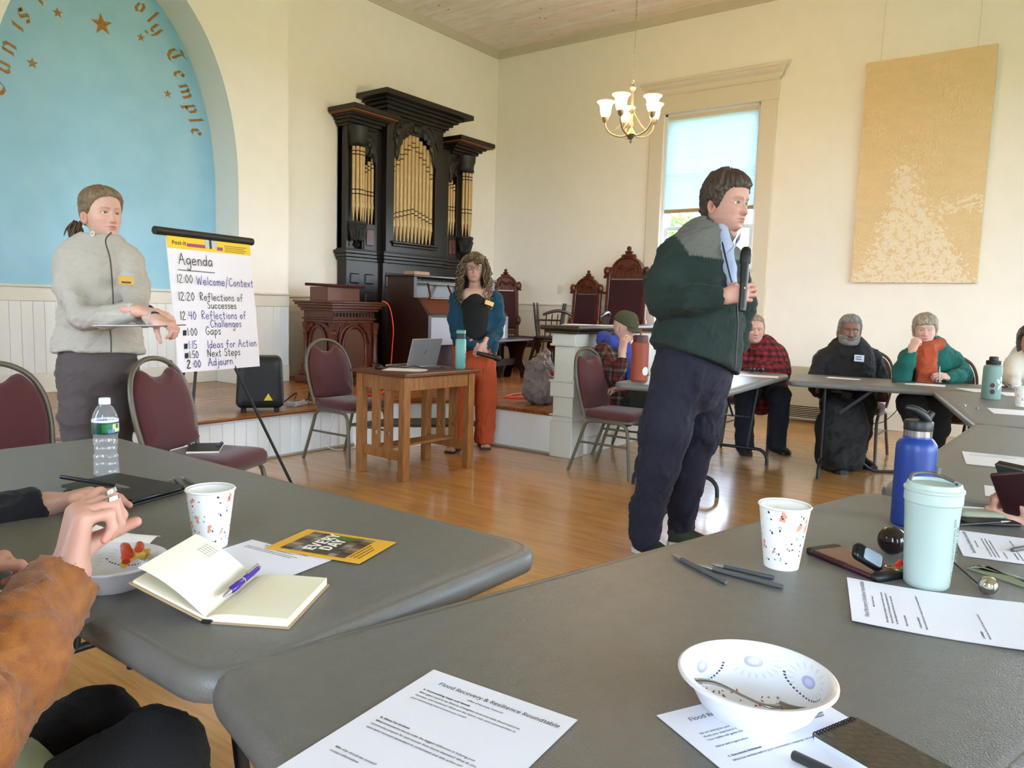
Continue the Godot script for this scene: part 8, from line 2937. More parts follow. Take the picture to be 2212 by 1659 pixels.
	var rng := RandomNumberGenerator.new()
	rng.seed = 19
	var st := ST()
	var st2 := ST()
	for i in 290:
		var a := rng.randf_range(0.85,TAU - 0.85)
		var y0 := rng.randf_range(-0.02,0.115)
		var len := rng.randf_range(0.14,0.34) * (1.0 if sin(a) < 0.0 else 1.15)
		if i < 14:
			a = rng.randf_range(-0.5,0.5)
			y0 = rng.randf_range(0.075,0.115)
			len = rng.randf_range(0.03,0.055)
		var r := head_r(minf(y0,0.1),a,f) + rng.randf_range(0.014,0.045)
		var pts := []
		var wob := rng.randf_range(0.010,0.018)
		var ph := rng.randf() * TAU
		var n := 17
		for k in n:
			var v := k / float(n - 1)
			var fall := y0 - len * v
			var outw := r + (0.030 * sin(minf(v * 2.2,1.0) * PI * 0.5) if i >= 14 else 0.012 * v)
			var fwd := 0.0
			if fall < -0.12: fwd = 0.045 * smoothstep(-0.12,-0.22,fall)
			pts.append(tf * (Vector3(sin(a) * outw * 0.98,fall,cos(a) * outw + fwd) + Vector3(cos(ph + v * 16.0),0.3 * sin(ph + v * 16.0),sin(ph + v * 16.0)) * wob * (0.4 + v)))
		var th := rng.randf_range(0.0035,0.006)
		tube(st if i % 3 else st2,pts,th,5)
	part(o,"curls",st,mat(0.33,0.26,0.185,0.6))
	part(o,"curls",st2,mat(0.50,0.41,0.30,0.6))
	var gl := Node3D.new()
	gl.name = "glasses"
	o.add_child(gl)
	gl.transform = tf * T(0,-0.021,0.097)
	eyeglasses(gl,mat(0.05,0.04,0.09,0.3),0.064)
	st = ST()
	box(st,Transform3D(Basis(cam_r,cam_u,-cam_f),at(1057,655,D - 0.20) - o.position) * T(0,0,0,0.3,0,-0.3),Vector3(0.075,0.035,0.003),0.001)
	part(o,"name_badge",st,mat(0.75,0.58,0.30,0.4,0.3))
	var w1 := at(1026,746,D - 0.21)
	add_hand(o,hand_bones(w1,(cam_r * 0.6 - cam_u * 0.6 - cam_f * 0.2).normalized(),(cam_r * 0.3 + cam_f * 0.9).normalized(),1.0,GRIP,[0.4,0.5,0.4],0.9),0.0055,tone)
	var w2 := at(1046,744,D - 0.22)
	add_hand(o,hand_bones(w2,(-cam_r * 0.35 - cam_u * 0.8 - cam_f * 0.2).normalized(),(-cam_r * 0.5 + cam_f * 0.8).normalized(),-1.0,GRIP,[0.4,0.5,0.4],0.9),0.0055,tone)
	microphone("black microphone held low by the curly haired woman",at(1030,762,D - 0.26),at(1082,776,D - 0.24),false)
func checked(im: Image,scale: float) -> StandardMaterial3D:
	var m := StandardMaterial3D.new()
	m.albedo_texture = ImageTexture.create_from_image(im)
	m.roughness = 0.9
	m.uv1_triplanar = true
	m.uv1_triplanar_sharpness = 6.0
	m.uv1_scale = Vector3.ONE * scale
	return m
func plaid_image(warp: Array,n: int) -> Image:       # colour bands crossing each other
	var im := Image.create(n,n,false,Image.FORMAT_RGB8)
	for y in n:
		for x in n:
			var a: Color = warp[x * warp.size() / n]
			var b: Color = warp[y * warp.size() / n]
			im.set_pixel(x,y,a if (x + y) % 2 == 0 else b)
	im.resize(n * 2,n * 2,Image.INTERPOLATE_BILINEAR)
	return im
func seated_chair(label: String,pos: Vector3,turn: float) -> void:
	var c := make_chair(label)
	c.position = pos
	c.rotation.y = turn
func build_cap_man() -> void:
	var D := 6.2
	var u := D / 1640.0
	var o := person("seated man in a camouflage cap and plaid shirt, hand at his mouth",at(1345,870,D) * Vector3(1,0,1))
	var fr := facing(52)
	var sd := side_of(fr)
	var red := Color(0.42,0.07,0.055)
	var blk := Color(0.05,0.05,0.07)
	var olv := Color(0.27,0.26,0.20)
	var crm := Color(0.52,0.48,0.40)
	var pm := checked(plaid_image([red,red,red,blk,blk,olv,crm,olv,blk,blk,red,blk],48),8.5)
	var b := []
	trunk(b,sd,[[at(1350,872,D),50 * u,42 * u],[at(1340,820,D),48 * u,40 * u],[at(1332,778,D),47 * u,36 * u],[at(1330,755,D),38 * u,28 * u]],0.04)
	limb(b,[at(1306,757,D - 0.08),at(1366,762,D + 0.1)],[18 * u,17 * u],0.04)
	limb(b,[at(1304,762,D - 0.1),at(1312,795,D - 0.2),at(1331,815,D - 0.27)],[20 * u,18 * u,17 * u],0.03)
	limb(b,[at(1331,815,D - 0.27),at(1340,793,D - 0.33),at(1345,772,D - 0.36)],[16 * u,14 * u,12 * u],0.03)
	limb(b,[at(1372,768,D + 0.1),at(1382,805,D + 0.02),at(1352,838,D - 0.16)],[19 * u,17 * u,12 * u],0.03)
	skin_part(o,"plaid_shirt",b,0.011,pm,0.008,6.0,null,Vector3.ONE,[[at(1345,773,D - 0.36),cam_u,0.07]])
	var blue := cloth(0.20,0.27,0.58,0.9)
	b = []
	limb(b,[at(1300,738,D + 0.04),at(1303,728,D - 0.02),at(1322,738,D - 0.10),at(1345,752,D - 0.14),at(1362,760,D - 0.1)],[9 * u,12 * u,13 * u,11 * u,9 * u],0.03)
	limb(b,[at(1300,736,D + 0.05),at(1325,728,D + 0.12),at(1352,738,D + 0.1)],[12 * u,11 * u,10 * u],0.03)
	limb(b,[at(1356,758,D - 0.12),at(1364,790,D - 0.15),at(1368,830,D - 0.14)],[14 * u,18 * u,18 * u],0.03)
	skin_part(o,"blue_hoodie",b,0.009,blue,0.006,9.0)
	b = []
	limb(b,[at(1355,872,D),at(1385,866,D - 0.2),at(1420,868,D - 0.32)],[36 * u,30 * u,24 * u],0.03)
	limb(b,[at(1365,878,D + 0.1),at(1400,868,D + 0.05),at(1440,870,D - 0.05)],[34 * u,30 * u,24 * u],0.03)
	limb(b,[at(1420,868,D - 0.32),at(1415,930,D - 0.28),at(1412,985,D - 0.25)],[24 * u,19 * u,16 * u],0.03)
	limb(b,[at(1440,870,D - 0.05),at(1438,930,D - 0.02),at(1436,975,D)],[24 * u,19 * u,16 * u],0.03)
	skin_part(o,"olive_trousers",b,0.0125,cloth(0.10,0.105,0.07,0.9),0.008,6.0)
	for k in [[1412,990,-0.25],[1436,982,0.0]]:
		var p := at(k[0],k[1],D + k[2])
		shoe(o,Vector3(p.x,0,p.z),fr,mat(0.1,0.08,0.06,0.7),m_black)
	var tone := Color(0.53,0.31,0.23)
	var f := {"skin": tone,"neck": 0.052,"stubble": 0.35,"stubble_color": Color(0.22,0.15,0.11),"brow": Color(0.12,0.08,0.05),"gaze": Vector3(0,-0.15,1)}
	var tf := add_head(o,at(1350,708,D - 0.06),facing(58,-14),(Vector3.UP + cam_r * 0.12).normalized(),0.98,f)
	var camo := noise_tex(FastNoiseLite.TYPE_SIMPLEX_SMOOTH,0.03,95,[Color(0.16,0.17,0.11),Color(0.25,0.25,0.17),Color(0.34,0.33,0.24)],[0.3,0.5,0.75],3)
	var cm := mottled(camo,Vector3.ONE * 8.0,0.9)
	var cap := hair_shell(o,"cap",tf,f,func(a: float,y: float) -> float:
		return (0.012 + 0.012 * smoothstep(0.07,0.11,y)) * smoothstep(0.026 - 0.014 * cos(a),0.032 - 0.014 * cos(a),y) - 0.008 * (1.0 - smoothstep(0.020 - 0.014 * cos(a),0.028 - 0.014 * cos(a),y)),Color.WHITE,Color.WHITE,0.001)
	cap.material_override = cm
	var st := ST()
	var rings := []
	for j in 6:
		var v := j / 5.0
		var top := PackedVector3Array()
		for i in 13:
			var a := -1.05 + 2.1 * i / 12.0
			var r := 0.098 + 0.072 * v * pow(cos(a * 0.8),0.6)
			top.append(tf * Vector3(sin(a) * r * 0.92,0.030 - 0.022 * v - 0.018 * pow(sin(a),2),cos(a) * r))
		rings.append(top)
	loft(st,rings,false,false,1)
	part(o,"cap_brim",st,cm)
	lettering(o,"cap_print","NE",0.028,tf * T(-0.035,0.055,0.109,0.0,-0.35),mat(0.55,0.42,0.12,0.7),"Droid Serif",true,0.002)
	var gl := Node3D.new()
	gl.name = "glasses"
	o.add_child(gl)
	gl.transform = tf * T(0,-0.022,0.098)
	eyeglasses(gl,mat(0.03,0.03,0.035,0.3),0.066)
	var w1 := at(1344,760,D - 0.37)
	add_hand(o,hand_bones(w1,(cam_u * 0.92 + cam_r * 0.12 - cam_f * 0.05).normalized(),(cam_r * 0.75 + cam_f * 0.6).normalized(),1.0,[[0.5,1.0,0.6],[0.6,1.1,0.7],[0.8,1.2,0.8],[0.9,1.2,0.8]],[0.3,0.7,0.4],0.98),0.0055,tone,[bone(at(1345,772,D - 0.36),w1,0.028,0.025,0.02)])
	var w2 := at(1346,838,D - 0.2)
	add_hand(o,hand_bones(w2,(-cam_r * 0.9 - cam_f * 0.3).normalized(),(-cam_u),-1.0,RELAX,[0.5,0.4,0.3],0.95),0.006,tone)
func build_check_man() -> void:
	var D := 6.75
	var u := D / 1640.0
	var o := person("seated man in a red and black checked shirt with arms crossed",at(1645,870,D) * Vector3(1,0,1))
	var fr := facing(-4)
	var sd := side_of(fr)
	var red := Color(0.55,0.07,0.11)
	var blk := Color(0.10,0.03,0.045)
	var pm := checked(plaid_image([red,red,blk,blk],16),19.0)
	var b := []
	trunk(b,sd,[[at(1646,850,D),47 * u,38 * u],[at(1646,810,D),46 * u,37 * u],[at(1645,775,D),46 * u,34 * u],[at(1642,756,D),36 * u,26 * u]],0.04)
	limb(b,[at(1607,762,D),at(1680,762,D)],[17 * u,17 * u],0.04)
	limb(b,[at(1603,768,D),at(1594,805,D - 0.08)],[18 * u,16 * u],0.03)
	limb(b,[at(1594,805,D - 0.08),at(1625,802,D - 0.22),at(1655,796,D - 0.24)],[15 * u,14 * u,12 * u],0.03)
	limb(b,[at(1682,768,D),at(1692,803,D - 0.08)],[18 * u,16 * u],0.03)
	limb(b,[at(1692,803,D - 0.08),at(1668,800,D - 0.24),at(1640,790,D - 0.28)],[15 * u,14 * u,12 * u],0.03)
	limb(b,[at(1618,752,D - 0.08),at(1632,760,D - 0.13)],[7 * u,6 * u],0.015)
	limb(b,[at(1656,750,D - 0.08),at(1640,761,D - 0.13)],[7 * u,6 * u],0.015)
	skin_part(o,"checked_shirt",b,0.0115,pm,0.007,7.0)
	b = []
	limb(b,[at(1636,752,D - 0.04),at(1636,766,D - 0.09)],[11 * u,8 * u],0.02)
	skin_part(o,"undershirt",b,0.010,cloth(0.32,0.33,0.36))
	b = []
	limb(b,[at(1628,846,D),at(1610,852,D - 0.42)],[26 * u,22 * u],0.03)
	limb(b,[at(1610,852,D - 0.42),at(1607,910,D - 0.40),at(1608,960,D - 0.38)],[22 * u,18 * u,19 * u],0.03)
	limb(b,[at(1662,846,D),at(1684,854,D - 0.40)],[26 * u,22 * u],0.03)
	limb(b,[at(1684,854,D - 0.40),at(1682,910,D - 0.40),at(1677,958,D - 0.40)],[22 * u,18 * u,18 * u],0.03)
	skin_part(o,"jeans",b,0.0125,cloth(0.035,0.065,0.115,0.9),0.008,6.0)
	for k in [[1604,968,-8.0],[1673,966,6.0]]:
		shoe(o,lay(k[0],k[1] + 6,0),facing(k[2]),mat(0.13,0.11,0.085,0.8),m_black,1.1)
	var tone := Color(0.55,0.30,0.23)
	var f := {"skin": tone,"neck": 0.056,"jaw": 1.02,"stubble": 0.18,"stubble_color": Color(0.4,0.3,0.26),"brow": Color(0.3,0.2,0.13),"gaze": Vector3(-0.2,0,1)}
	var tf := add_head(o,at(1630,713,D - 0.06),facing(-10,2),(Vector3.UP - cam_r * 0.03).normalized(),1.0,f)
	var line := [[0,0.078],[25,0.078],[45,0.066],[60,0.04],[72,0.012],[84,-0.012],[94,0.0],[112,0.006],[120,-0.03],[140,-0.06],[180,-0.07]]
	hair_shell(o,"hair",tf,f,func(a: float,y: float) -> float:
		var e := y - along(line,a)
		return (0.007 + 0.010 * smoothstep(0.06,0.1,y)) * smoothstep(-0.004,0.012,e) - 0.006 * (1.0 - smoothstep(-0.008,0.0,e)),Color(0.16,0.10,0.07),Color(0.34,0.25,0.19),0.004,Vector2(26,7))
	seated_chair("burgundy banquet chair under the man in red checks",Vector3(6.86,0,-2.32),-PI / 2)
func build_bearded_man() -> void:
	var D := 6.5
	var u := D / 1640.0
	var o := person("seated man with a grey beard in a black jacket with name tag",at(1832,870,D) * Vector3(1,0,1))
	var fr := facing(-8)
	var sd := side_of(fr)
	var b := []
	trunk(b,sd,[[at(1832,868,D),58 * u,50 * u],[at(1832,815,D),56 * u,50 * u],[at(1832,782,D),54 * u,42 * u],[at(1834,762,D),42 * u,30 * u]],0.03)
	limb(b,[at(1786,771,D),at(1880,771,D)],[20 * u,20 * u],0.03)
	limb(b,[at(1777,775,D),at(1766,815,D - 0.06),at(1768,838,D - 0.12)],[19 * u,19 * u,18 * u],0.02)
	limb(b,[at(1768,838,D - 0.12),at(1782,850,D - 0.3)],[18 * u,14 * u],0.03)
	limb(b,[at(1886,775,D),at(1897,815,D - 0.06),at(1892,838,D - 0.12)],[19 * u,19 * u,18 * u],0.02)
	limb(b,[at(1892,838,D - 0.12),at(1842,856,D - 0.34)],[18 * u,13 * u],0.03)
	limb(b,[at(1812,750,D - 0.06),at(1822,768,D - 0.14)],[9 * u,7 * u],0.015)
	limb(b,[at(1858,748,D - 0.05),at(1846,768,D - 0.14)],[9 * u,7 * u],0.015)
	skin_part(o,"black_jacket",b,0.0115,cloth(0.026,0.028,0.042,0.8,0.1),0.010,5.5)
	b = []
	limb(b,[at(1806,868,D),at(1800,876,D - 0.45)],[29 * u,25 * u],0.03)
	limb(b,[at(1800,876,D - 0.45),at(1800,940,D - 0.42),at(1800,995,D - 0.40)],[24 * u,19 * u,17 * u],0.03)
	limb(b,[at(1858,866,D),at(1864,870,D - 0.42)],[29 * u,25 * u],0.03)
	limb(b,[at(1864,870,D - 0.42),at(1862,930,D - 0.3),at(1850,985,D - 0.15)],[24 * u,19 * u,17 * u],0.03)
	skin_part(o,"black_trousers",b,0.0125,cloth(0.022,0.022,0.026,0.9,0.1),0.008,6.0)
	for k in [[1800,-0.38,-5.0],[1852,-0.15,5.0]]:
		var p := at(k[0],980,D + k[1])
		shoe(o,Vector3(p.x,0,p.z),facing(k[2]),m_black,m_black,1.1)
	var tone := Color(0.19,0.092,0.058)
	var f := {"skin": tone,"neck": 0.06,"jaw": 1.08,"nose": 1.15,"cheek": 1.25,"brow": Color(0.06,0.05,0.045),"lips": Color(0.20,0.09,0.075),"gaze": Vector3(-0.25,0.05,1)}
	var tf := add_head(o,at(1835,716,D - 0.07),facing(-16,3),(Vector3.UP + cam_r * 0.03).normalized(),1.07,f)
	var line := [[0,0.072],[25,0.072],[45,0.064],[60,0.045],[70,0.01],[84,-0.02],[94,0.0],[112,0.0],[120,-0.03],[140,-0.07],[180,-0.08]]
	hair_shell(o,"hair",tf,f,func(a: float,y: float) -> float:
		var e := y - along(line,a)
		return (0.011 + 0.008 * smoothstep(0.06,0.1,y)) * smoothstep(-0.004,0.012,e) - 0.006 * (1.0 - smoothstep(-0.008,0.0,e)),Color(0.10,0.095,0.09),Color(0.28,0.27,0.27),0.006,Vector2(20,8))
	hair_shell(o,"beard",tf,f,func(a: float,y: float) -> float:
		var top := -0.030 - 0.028 * exp(-pow(a / 0.30,2)) if absf(a) < 1.25 else -0.02
		var sidef := 1.0 - smoothstep(1.35,1.6,absf(a))
		var mouth := bump(a * 0.085,y + 0.069,0.020,0.0075)
		var e := minf(top - y,y + 0.142)
		return (0.010 + 0.020 * smoothstep(-0.06,-0.11,y) * maxf(cos(a),0.0) + 0.016 * bump(a * 0.085,y + 0.055,0.03,0.006)) * smoothstep(0.0,0.012,e) * sidef * (1.0 - mouth) - 0.008 * (1.0 - smoothstep(-0.004,0.004,e) * sidef) - 0.012 * mouth,Color(0.11,0.10,0.095),Color(0.27,0.255,0.24),0.004,Vector2(40,14),-0.015,-0.148)
	var st := ST()
	box(st,Transform3D(Basis(cam_r,cam_u,-cam_f),at(1856,774,D - 0.235) - o.position) * T(0,0,0,0.15,0,-0.07),Vector3(0.088,0.055,0.002))
	var tg := part(o,"name_tag",st,mat(0.85,0.86,0.92,0.6))
	st = ST()
	for i in 2: box(st,Transform3D(Basis(cam_r,cam_u,-cam_f),at(1855,771 + i * 5,D - 0.239) - o.position) * T(0,0,0,0.15,0,-0.07),Vector3(0.05,0.006,0.002))
	part(tg,"tag_print",st,m_ink)
	add_hand(o,hand_bones(at(1782,850,D - 0.31),(cam_r * 0.6 - cam_u * 0.3 - cam_f * 0.5).normalized(),(-cam_u * 0.8 + cam_f * 0.3).normalized(),1.0,GRIP,[0.4,0.5,0.4],1.05),0.006,tone)
	add_hand(o,hand_bones(at(1842,856,D - 0.35),(-cam_r * 0.7 + cam_u * 0.1 - cam_f * 0.5).normalized(),(-cam_u * 0.8 + cam_f * 0.3).normalized(),-1.0,GRIP,[0.4,0.5,0.4],1.05),0.006,tone)
	seated_chair("burgundy banquet chair under the bearded man",Vector3(7.12,0,-1.50),-PI / 2)
func build_teal_woman() -> void:
	var D := 6.1
	var u := D / 1640.0
	var o := person("seated woman in a teal cardigan and orange scarf, hand at her chin",at(2008,880,D) * Vector3(1,0,1))
	var fr := facing(-10)
	var sd := side_of(fr)
	var b := []
	trunk(b,sd,[[at(2008,868,D),50 * u,40 * u],[at(2008,810,D),46 * u,36 * u],[at(2007,778,D),47 * u,32 * u],[at(2006,760,D),38 * u,24 * u]],0.05)
	limb(b,[at(1966,772,D),at(2052,774,D)],[18 * u,19 * u],0.05)
	limb(b,[at(1962,776,D),at(1950,800,D - 0.12),at(1948,814,D - 0.22)],[20 * u,19 * u,18 * u],0.04)
	limb(b,[at(1948,814,D - 0.22),at(1958,785,D - 0.28),at(1968,762,D - 0.30)],[17 * u,15 * u,12 * u],0.03)
	limb(b,[at(2056,778,D),at(2072,800,D - 0.06),at(2080,810,D - 0.16)],[20 * u,19 * u,18 * u],0.04)
	limb(b,[at(2080,810,D - 0.16),at(2065,815,D - 0.26),at(2048,816,D - 0.32)],[17 * u,15 * u,12 * u],0.03)
	skin_part(o,"teal_cardigan",b,0.011,cloth(0.04,0.34,0.30,0.95),0.008,7.0,null,Vector3.ONE,[[at(1968,761,D - 0.30),cam_u,0.07]])
	b = []
	limb(b,[at(1980,756,D + 0.02),at(1985,748,D - 0.1),at(2005,752,D - 0.15),at(2026,745,D - 0.08),at(2030,740,D + 0.02)],[11 * u,12 * u,13 * u,13 * u,11 * u],0.02)
	limb(b,[at(1994,760,D - 0.16),at(1997,790,D - 0.2),at(1993,828,D - 0.22)],[15 * u,17 * u,14 * u],0.02)
	limb(b,[at(2010,765,D - 0.17),at(2006,795,D - 0.21),at(2012,828,D - 0.22)],[14 * u,15 * u,12 * u],0.015)
	skin_part(o,"orange_scarf",b,0.0085,cloth(0.62,0.27,0.15,0.95),0.009,10.0)
	b = []
	limb(b,[at(1990,872,D),at(1968,872,D - 0.42)],[30 * u,26 * u],0.03)
	limb(b,[at(1968,872,D - 0.42),at(1985,925,D - 0.3),at(2000,970,D - 0.2)],[26 * u,22 * u,17 * u],0.03)
	limb(b,[at(2025,872,D),at(2030,874,D - 0.42)],[30 * u,26 * u],0.03)
	limb(b,[at(2030,874,D - 0.42),at(2025,925,D - 0.3),at(2018,970,D - 0.2)],[26 * u,22 * u,17 * u],0.03)
	skin_part(o,"black_trousers",b,0.0125,cloth(0.022,0.022,0.026,0.9),0.008,6.0)
	for k in [[2000,-0.2,-5.0],[2020,-0.2,5.0]]:
		var p := at(k[0],985,D + k[1])
		shoe(o,Vector3(p.x,0,p.z),facing(k[2]),m_black,m_black,0.95)
	var tone := Color(0.56,0.34,0.27)
	var f := {"skin": tone,"neck": 0.046,"jaw": 0.96,"nose": 0.95,"brow": Color(0.3,0.22,0.16),"lips": Color(0.42,0.19,0.17),"browridge": 0.6,"gaze": Vector3(-0.1,0,1),"iris": Color(0.10,0.13,0.15)}
	var tf := add_head(o,at(1998,714,D - 0.06),facing(-26,2),(Vector3.UP - cam_r * 0.06).normalized(),0.98,f)
	var line := [[0,0.045],[20,0.038],[35,0.045],[50,0.03],[66,0.0],[80,-0.03],[95,-0.012],[112,-0.02],[125,-0.06],[150,-0.095],[180,-0.1]]
	hair_shell(o,"hair",tf,f,func(a: float,y: float) -> float:
		var e := y - along(line,a)
		return (0.015 + 0.012 * smoothstep(0.05,0.1,y)) * smoothstep(-0.004,0.012,e) - 0.006 * (1.0 - smoothstep(-0.008,0.0,e)),Color(0.14,0.105,0.07),Color(0.42,0.35,0.26),0.008,Vector2(24,8))
	var w1 := at(1970,757,D - 0.31)
	add_hand(o,hand_bones(w1,(cam_u * 0.85 + cam_r * 0.35).normalized(),(cam_r * 0.7 + cam_f * 0.6).normalized(),1.0,[[0.9,1.4,0.8],[0.9,1.4,0.8],[0.95,1.4,0.8],[1.0,1.4,0.8]],[0.2,0.6,0.4],0.92),0.0055,tone)
	var w2 := at(2050,815,D - 0.33)
	add_hand(o,hand_bones(w2,(-cam_r * 0.85 + cam_u * 0.15 - cam_f * 0.3).normalized(),(-cam_u * 0.6 + cam_f * 0.5 - cam_r * 0.3).normalized(),-1.0,[[0.6,1.0,0.5],[0.8,1.2,0.7],[0.95,1.3,0.8],[1.0,1.3,0.8]],[0.3,0.6,0.5],0.92),0.0055,tone)
	pen("clear pen held upright by the woman in teal",at(2029,826,D - 0.4),at(2030,790,D - 0.42),0.0045,mat(0.70,0.72,0.74,0.2))
	seated_chair("burgundy banquet chair under the woman in teal",Vector3(7.08,0,-0.86),-PI / 2)
func build_edge_woman() -> void:
	var D := 5.75
	var u := D / 1640.0
	var o := person("seated woman with a dark bob and white blouse past the dragonfly bottle",at(2232,880,D) * Vector3(1,0,1))
	var fr := facing(-20)
	var sd := side_of(fr)
	var b := []
	trunk(b,sd,[[at(2232,880,D),50 * u,40 * u],[at(2232,815,D),46 * u,36 * u],[at(2230,785,D),44 * u,30 * u],[at(2230,768,D),34 * u,22 * u]],0.05)
	limb(b,[at(2192,786,D),at(2270,786,D)],[17 * u,17 * u],0.05)
	limb(b,[at(2190,790,D),at(2182,815,D - 0.08),at(2190,828,D - 0.2)],[18 * u,17 * u,14 * u],0.04)
	limb(b,[at(2272,790,D),at(2280,815,D - 0.08),at(2262,828,D - 0.25)],[18 * u,17 * u,14 * u],0.04)
	skin_part(o,"white_blouse",b,0.0115,cloth(0.80,0.78,0.73,0.8),0.006,6.0)
	b = []
	limb(b,[at(2215,880,D),at(2205,884,D - 0.4),at(2210,1000,D - 0.35)],[30 * u,25 * u,17 * u],0.03)
	limb(b,[at(2250,880,D),at(2255,884,D - 0.4),at(2252,1000,D - 0.35)],[30 * u,25 * u,17 * u],0.03)
	skin_part(o,"grey_trousers",b,0.0125,cloth(0.12,0.12,0.13,0.9),0.008,6.0)
	for k in [2210,2252]:
		var p := at(k,1010,D - 0.35)
		shoe(o,Vector3(p.x,0,p.z),fr,m_black,m_black,0.95)
	var tone := Color(0.56,0.34,0.27)
	var f := {"skin": tone,"neck": 0.046,"jaw": 0.95,"brow": Color(0.05,0.035,0.03)}
	var tf := add_head(o,at(2228,738,D - 0.05),facing(-30,0),Vector3.UP,0.97,f)
	var line := [[0,0.06],[25,0.055],[45,0.04],[58,0.0],[66,-0.07],[75,-0.125],[180,-0.13]]
	hair_shell(o,"hair",tf,f,func(a: float,y: float) -> float:
		var e := y - along(line,a)
		return (0.022 + 0.012 * smoothstep(-0.02,-0.1,y)) * smoothstep(-0.004,0.012,e) - 0.006 * (1.0 - smoothstep(-0.008,0.0,e)),Color(0.018,0.010,0.009),Color(0.06,0.036,0.03),0.005,Vector2(30,4))
	seated_chair("burgundy banquet chair under the woman in the white blouse",Vector3(7.0,0,-0.22),-PI / 2)
# ---------------------------------------------------------------- people cut by the edge of the picture
func build_near_people() -> void:
	var tone := Color(0.56,0.31,0.225)
	var o := person("seated person in a brown suede jacket with silver rings at the notebook table",Vector3(0.08,0,-1.12))
	var suede := mottled(noise_tex(FastNoiseLite.TYPE_SIMPLEX_SMOOTH,0.012,97,[Color(0.46,0.25,0.06),Color(0.57,0.33,0.09),Color(0.64,0.39,0.13)],[0.15,0.55,0.9],4),Vector3.ONE * 5.0,0.7,false,mats.get("weave"),0.35)
	suede.rim_enabled = true
	suede.rim = 0.4
	var sh := Vector3(0.06,1.05,-0.93)
	var el := at(-110,1590,0.88)
	var wr := at(118,1282,1.10)
	var b := []
	limb(b,[sh,el],[0.085,0.078],0.04)
	limb(b,[el,el.lerp(wr,0.5),wr + (wr - el).normalized() * 0.02],[0.072,0.068,0.058],0.03)
	trunk(b,Vector3(0.25,0,-0.97).normalized(),[[Vector3(0.06,0.52,-1.16),0.19,0.13],[Vector3(0.04,0.75,-1.14),0.19,0.13],[Vector3(0.04,1.0,-1.12),0.2,0.12],[Vector3(0.04,1.12,-1.12),0.13,0.09]],0.05)
	limb(b,[Vector3(0.06,1.06,-1.32),Vector3(0.10,0.80,-1.42),Vector3(0.30,0.80,-1.40)],[0.08,0.07,0.058],0.03)
	skin_part(o,"suede_jacket",b,0.0085,suede,0.013,4.5,null,Vector3(1.0,1.0,1.0),[[wr + (wr - el).normalized() * 0.02,(wr - el).normalized(),0.085],[Vector3(0.30,0.80,-1.40),Vector3.RIGHT,0.08]])
	var black := cloth(0.020,0.020,0.028,0.85)
	b = []
	limb(b,[Vector3(0.06,0.49,-1.22),Vector3(0.30,0.47,-1.25),at(205,1590,1.24)],[0.10,0.085,0.07],0.03)
	limb(b,[at(205,1585,1.24),at(225,1690,1.34),Vector3(0.60,0.10,-1.30)],[0.068,0.058,0.05],0.03)
	limb(b,[Vector3(0.06,0.49,-1.06),Vector3(0.30,0.47,-1.08),at(330,1642,1.14)],[0.10,0.085,0.072],0.03)
	limb(b,[at(330,1640,1.14),at(395,1760,1.24),Vector3(0.60,0.10,-1.06)],[0.068,0.058,0.05],0.03)
	skin_part(o,"black_trousers",b,0.0105,black,0.006,6.0)
	for z in [-1.30,-1.06]: shoe(o,Vector3(0.56,0,z),Vector3.RIGHT,m_black,m_black)
	var f := {"skin": tone,"neck": 0.048}
	var tf := add_head(o,Vector3(0.06,1.33,-1.12),Vector3(1,-0.1,-0.1),Vector3.UP,0.97,f)
	var line := [[0,0.06],[30,0.055],[55,0.02],[70,-0.05],[180,-0.12]]
	hair_shell(o,"hair",tf,f,func(a: float,y: float) -> float:
		var e := y - along(line,a)
		return 0.02 * smoothstep(-0.004,0.012,e) - 0.006 * (1.0 - smoothstep(-0.008,0.0,e)),Color(0.2,0.16,0.12),Color(0.4,0.34,0.27),0.006)
	var w1 := at(146,1246,1.12)
	var hb := hand_bones(w1,(cam_u * 0.94 + cam_r * 0.05 + cam_f * 0.22).normalized(),(cam_r * 0.72 + cam_f * 0.65).normalized(),1.0,[[0.75,1.35,0.8],[1.1,1.45,0.85],[1.2,1.5,0.85],[1.25,1.5,0.8]],[0.35,0.75,0.45],1.06,0.02)
	var hd := add_hand(o,hb,0.0032,tone,[bone(at(126,1280,1.10),w1,0.031,0.026,0.02)])
	var silver := mat(0.78,0.76,0.72,0.2,0.95)
	var st := ST()
	for i in [9,12]:
		var q: Array = hb[i] if i < hb.size() else hb[8]
		var a: Vector3 = q[0].lerp(q[1],-0.35) - o.position
		var d: Vector3 = (q[1] - q[0]).normalized()
		tube(st,[a - d * 0.003,a + d * 0.003],q[2] * 1.16,16)
	part(hd,"ring",st,silver)
	var w2 := Vector3(0.335,0.80,-1.40)
	w2 = at(-100,1262,1.27)
	var hb2 := hand_bones(w2,(cam_r * 0.86 + cam_u * 0.45 + cam_f * 0.1).normalized(),(-cam_u * 0.75 + cam_r * 0.5 + cam_f * 0.2).normalized(),-1.0,[[0.45,0.75,0.4],[0.9,1.2,0.7],[1.1,1.3,0.8],[1.2,1.3,0.8]],[0.9,0.35,0.2],0.95,0.05)
	var h2 := add_hand(o,hb2,0.0034,tone,[bone(Vector3(0.29,0.80,-1.40),w2,0.03,0.026,0.02)])
	st = ST()
	var q2: Array = hb2[8]
	tube(st,[q2[0] - o.position,q2[0].lerp(q2[1],0.25) - o.position],q2[2] * 1.18,16)
	part(h2,"ring",st,silver)
	seated_chair("burgundy banquet chair under the person in brown suede",Vector3(0.02,0,-1.15),PI / 2)
	st = ST()
	var rings := []
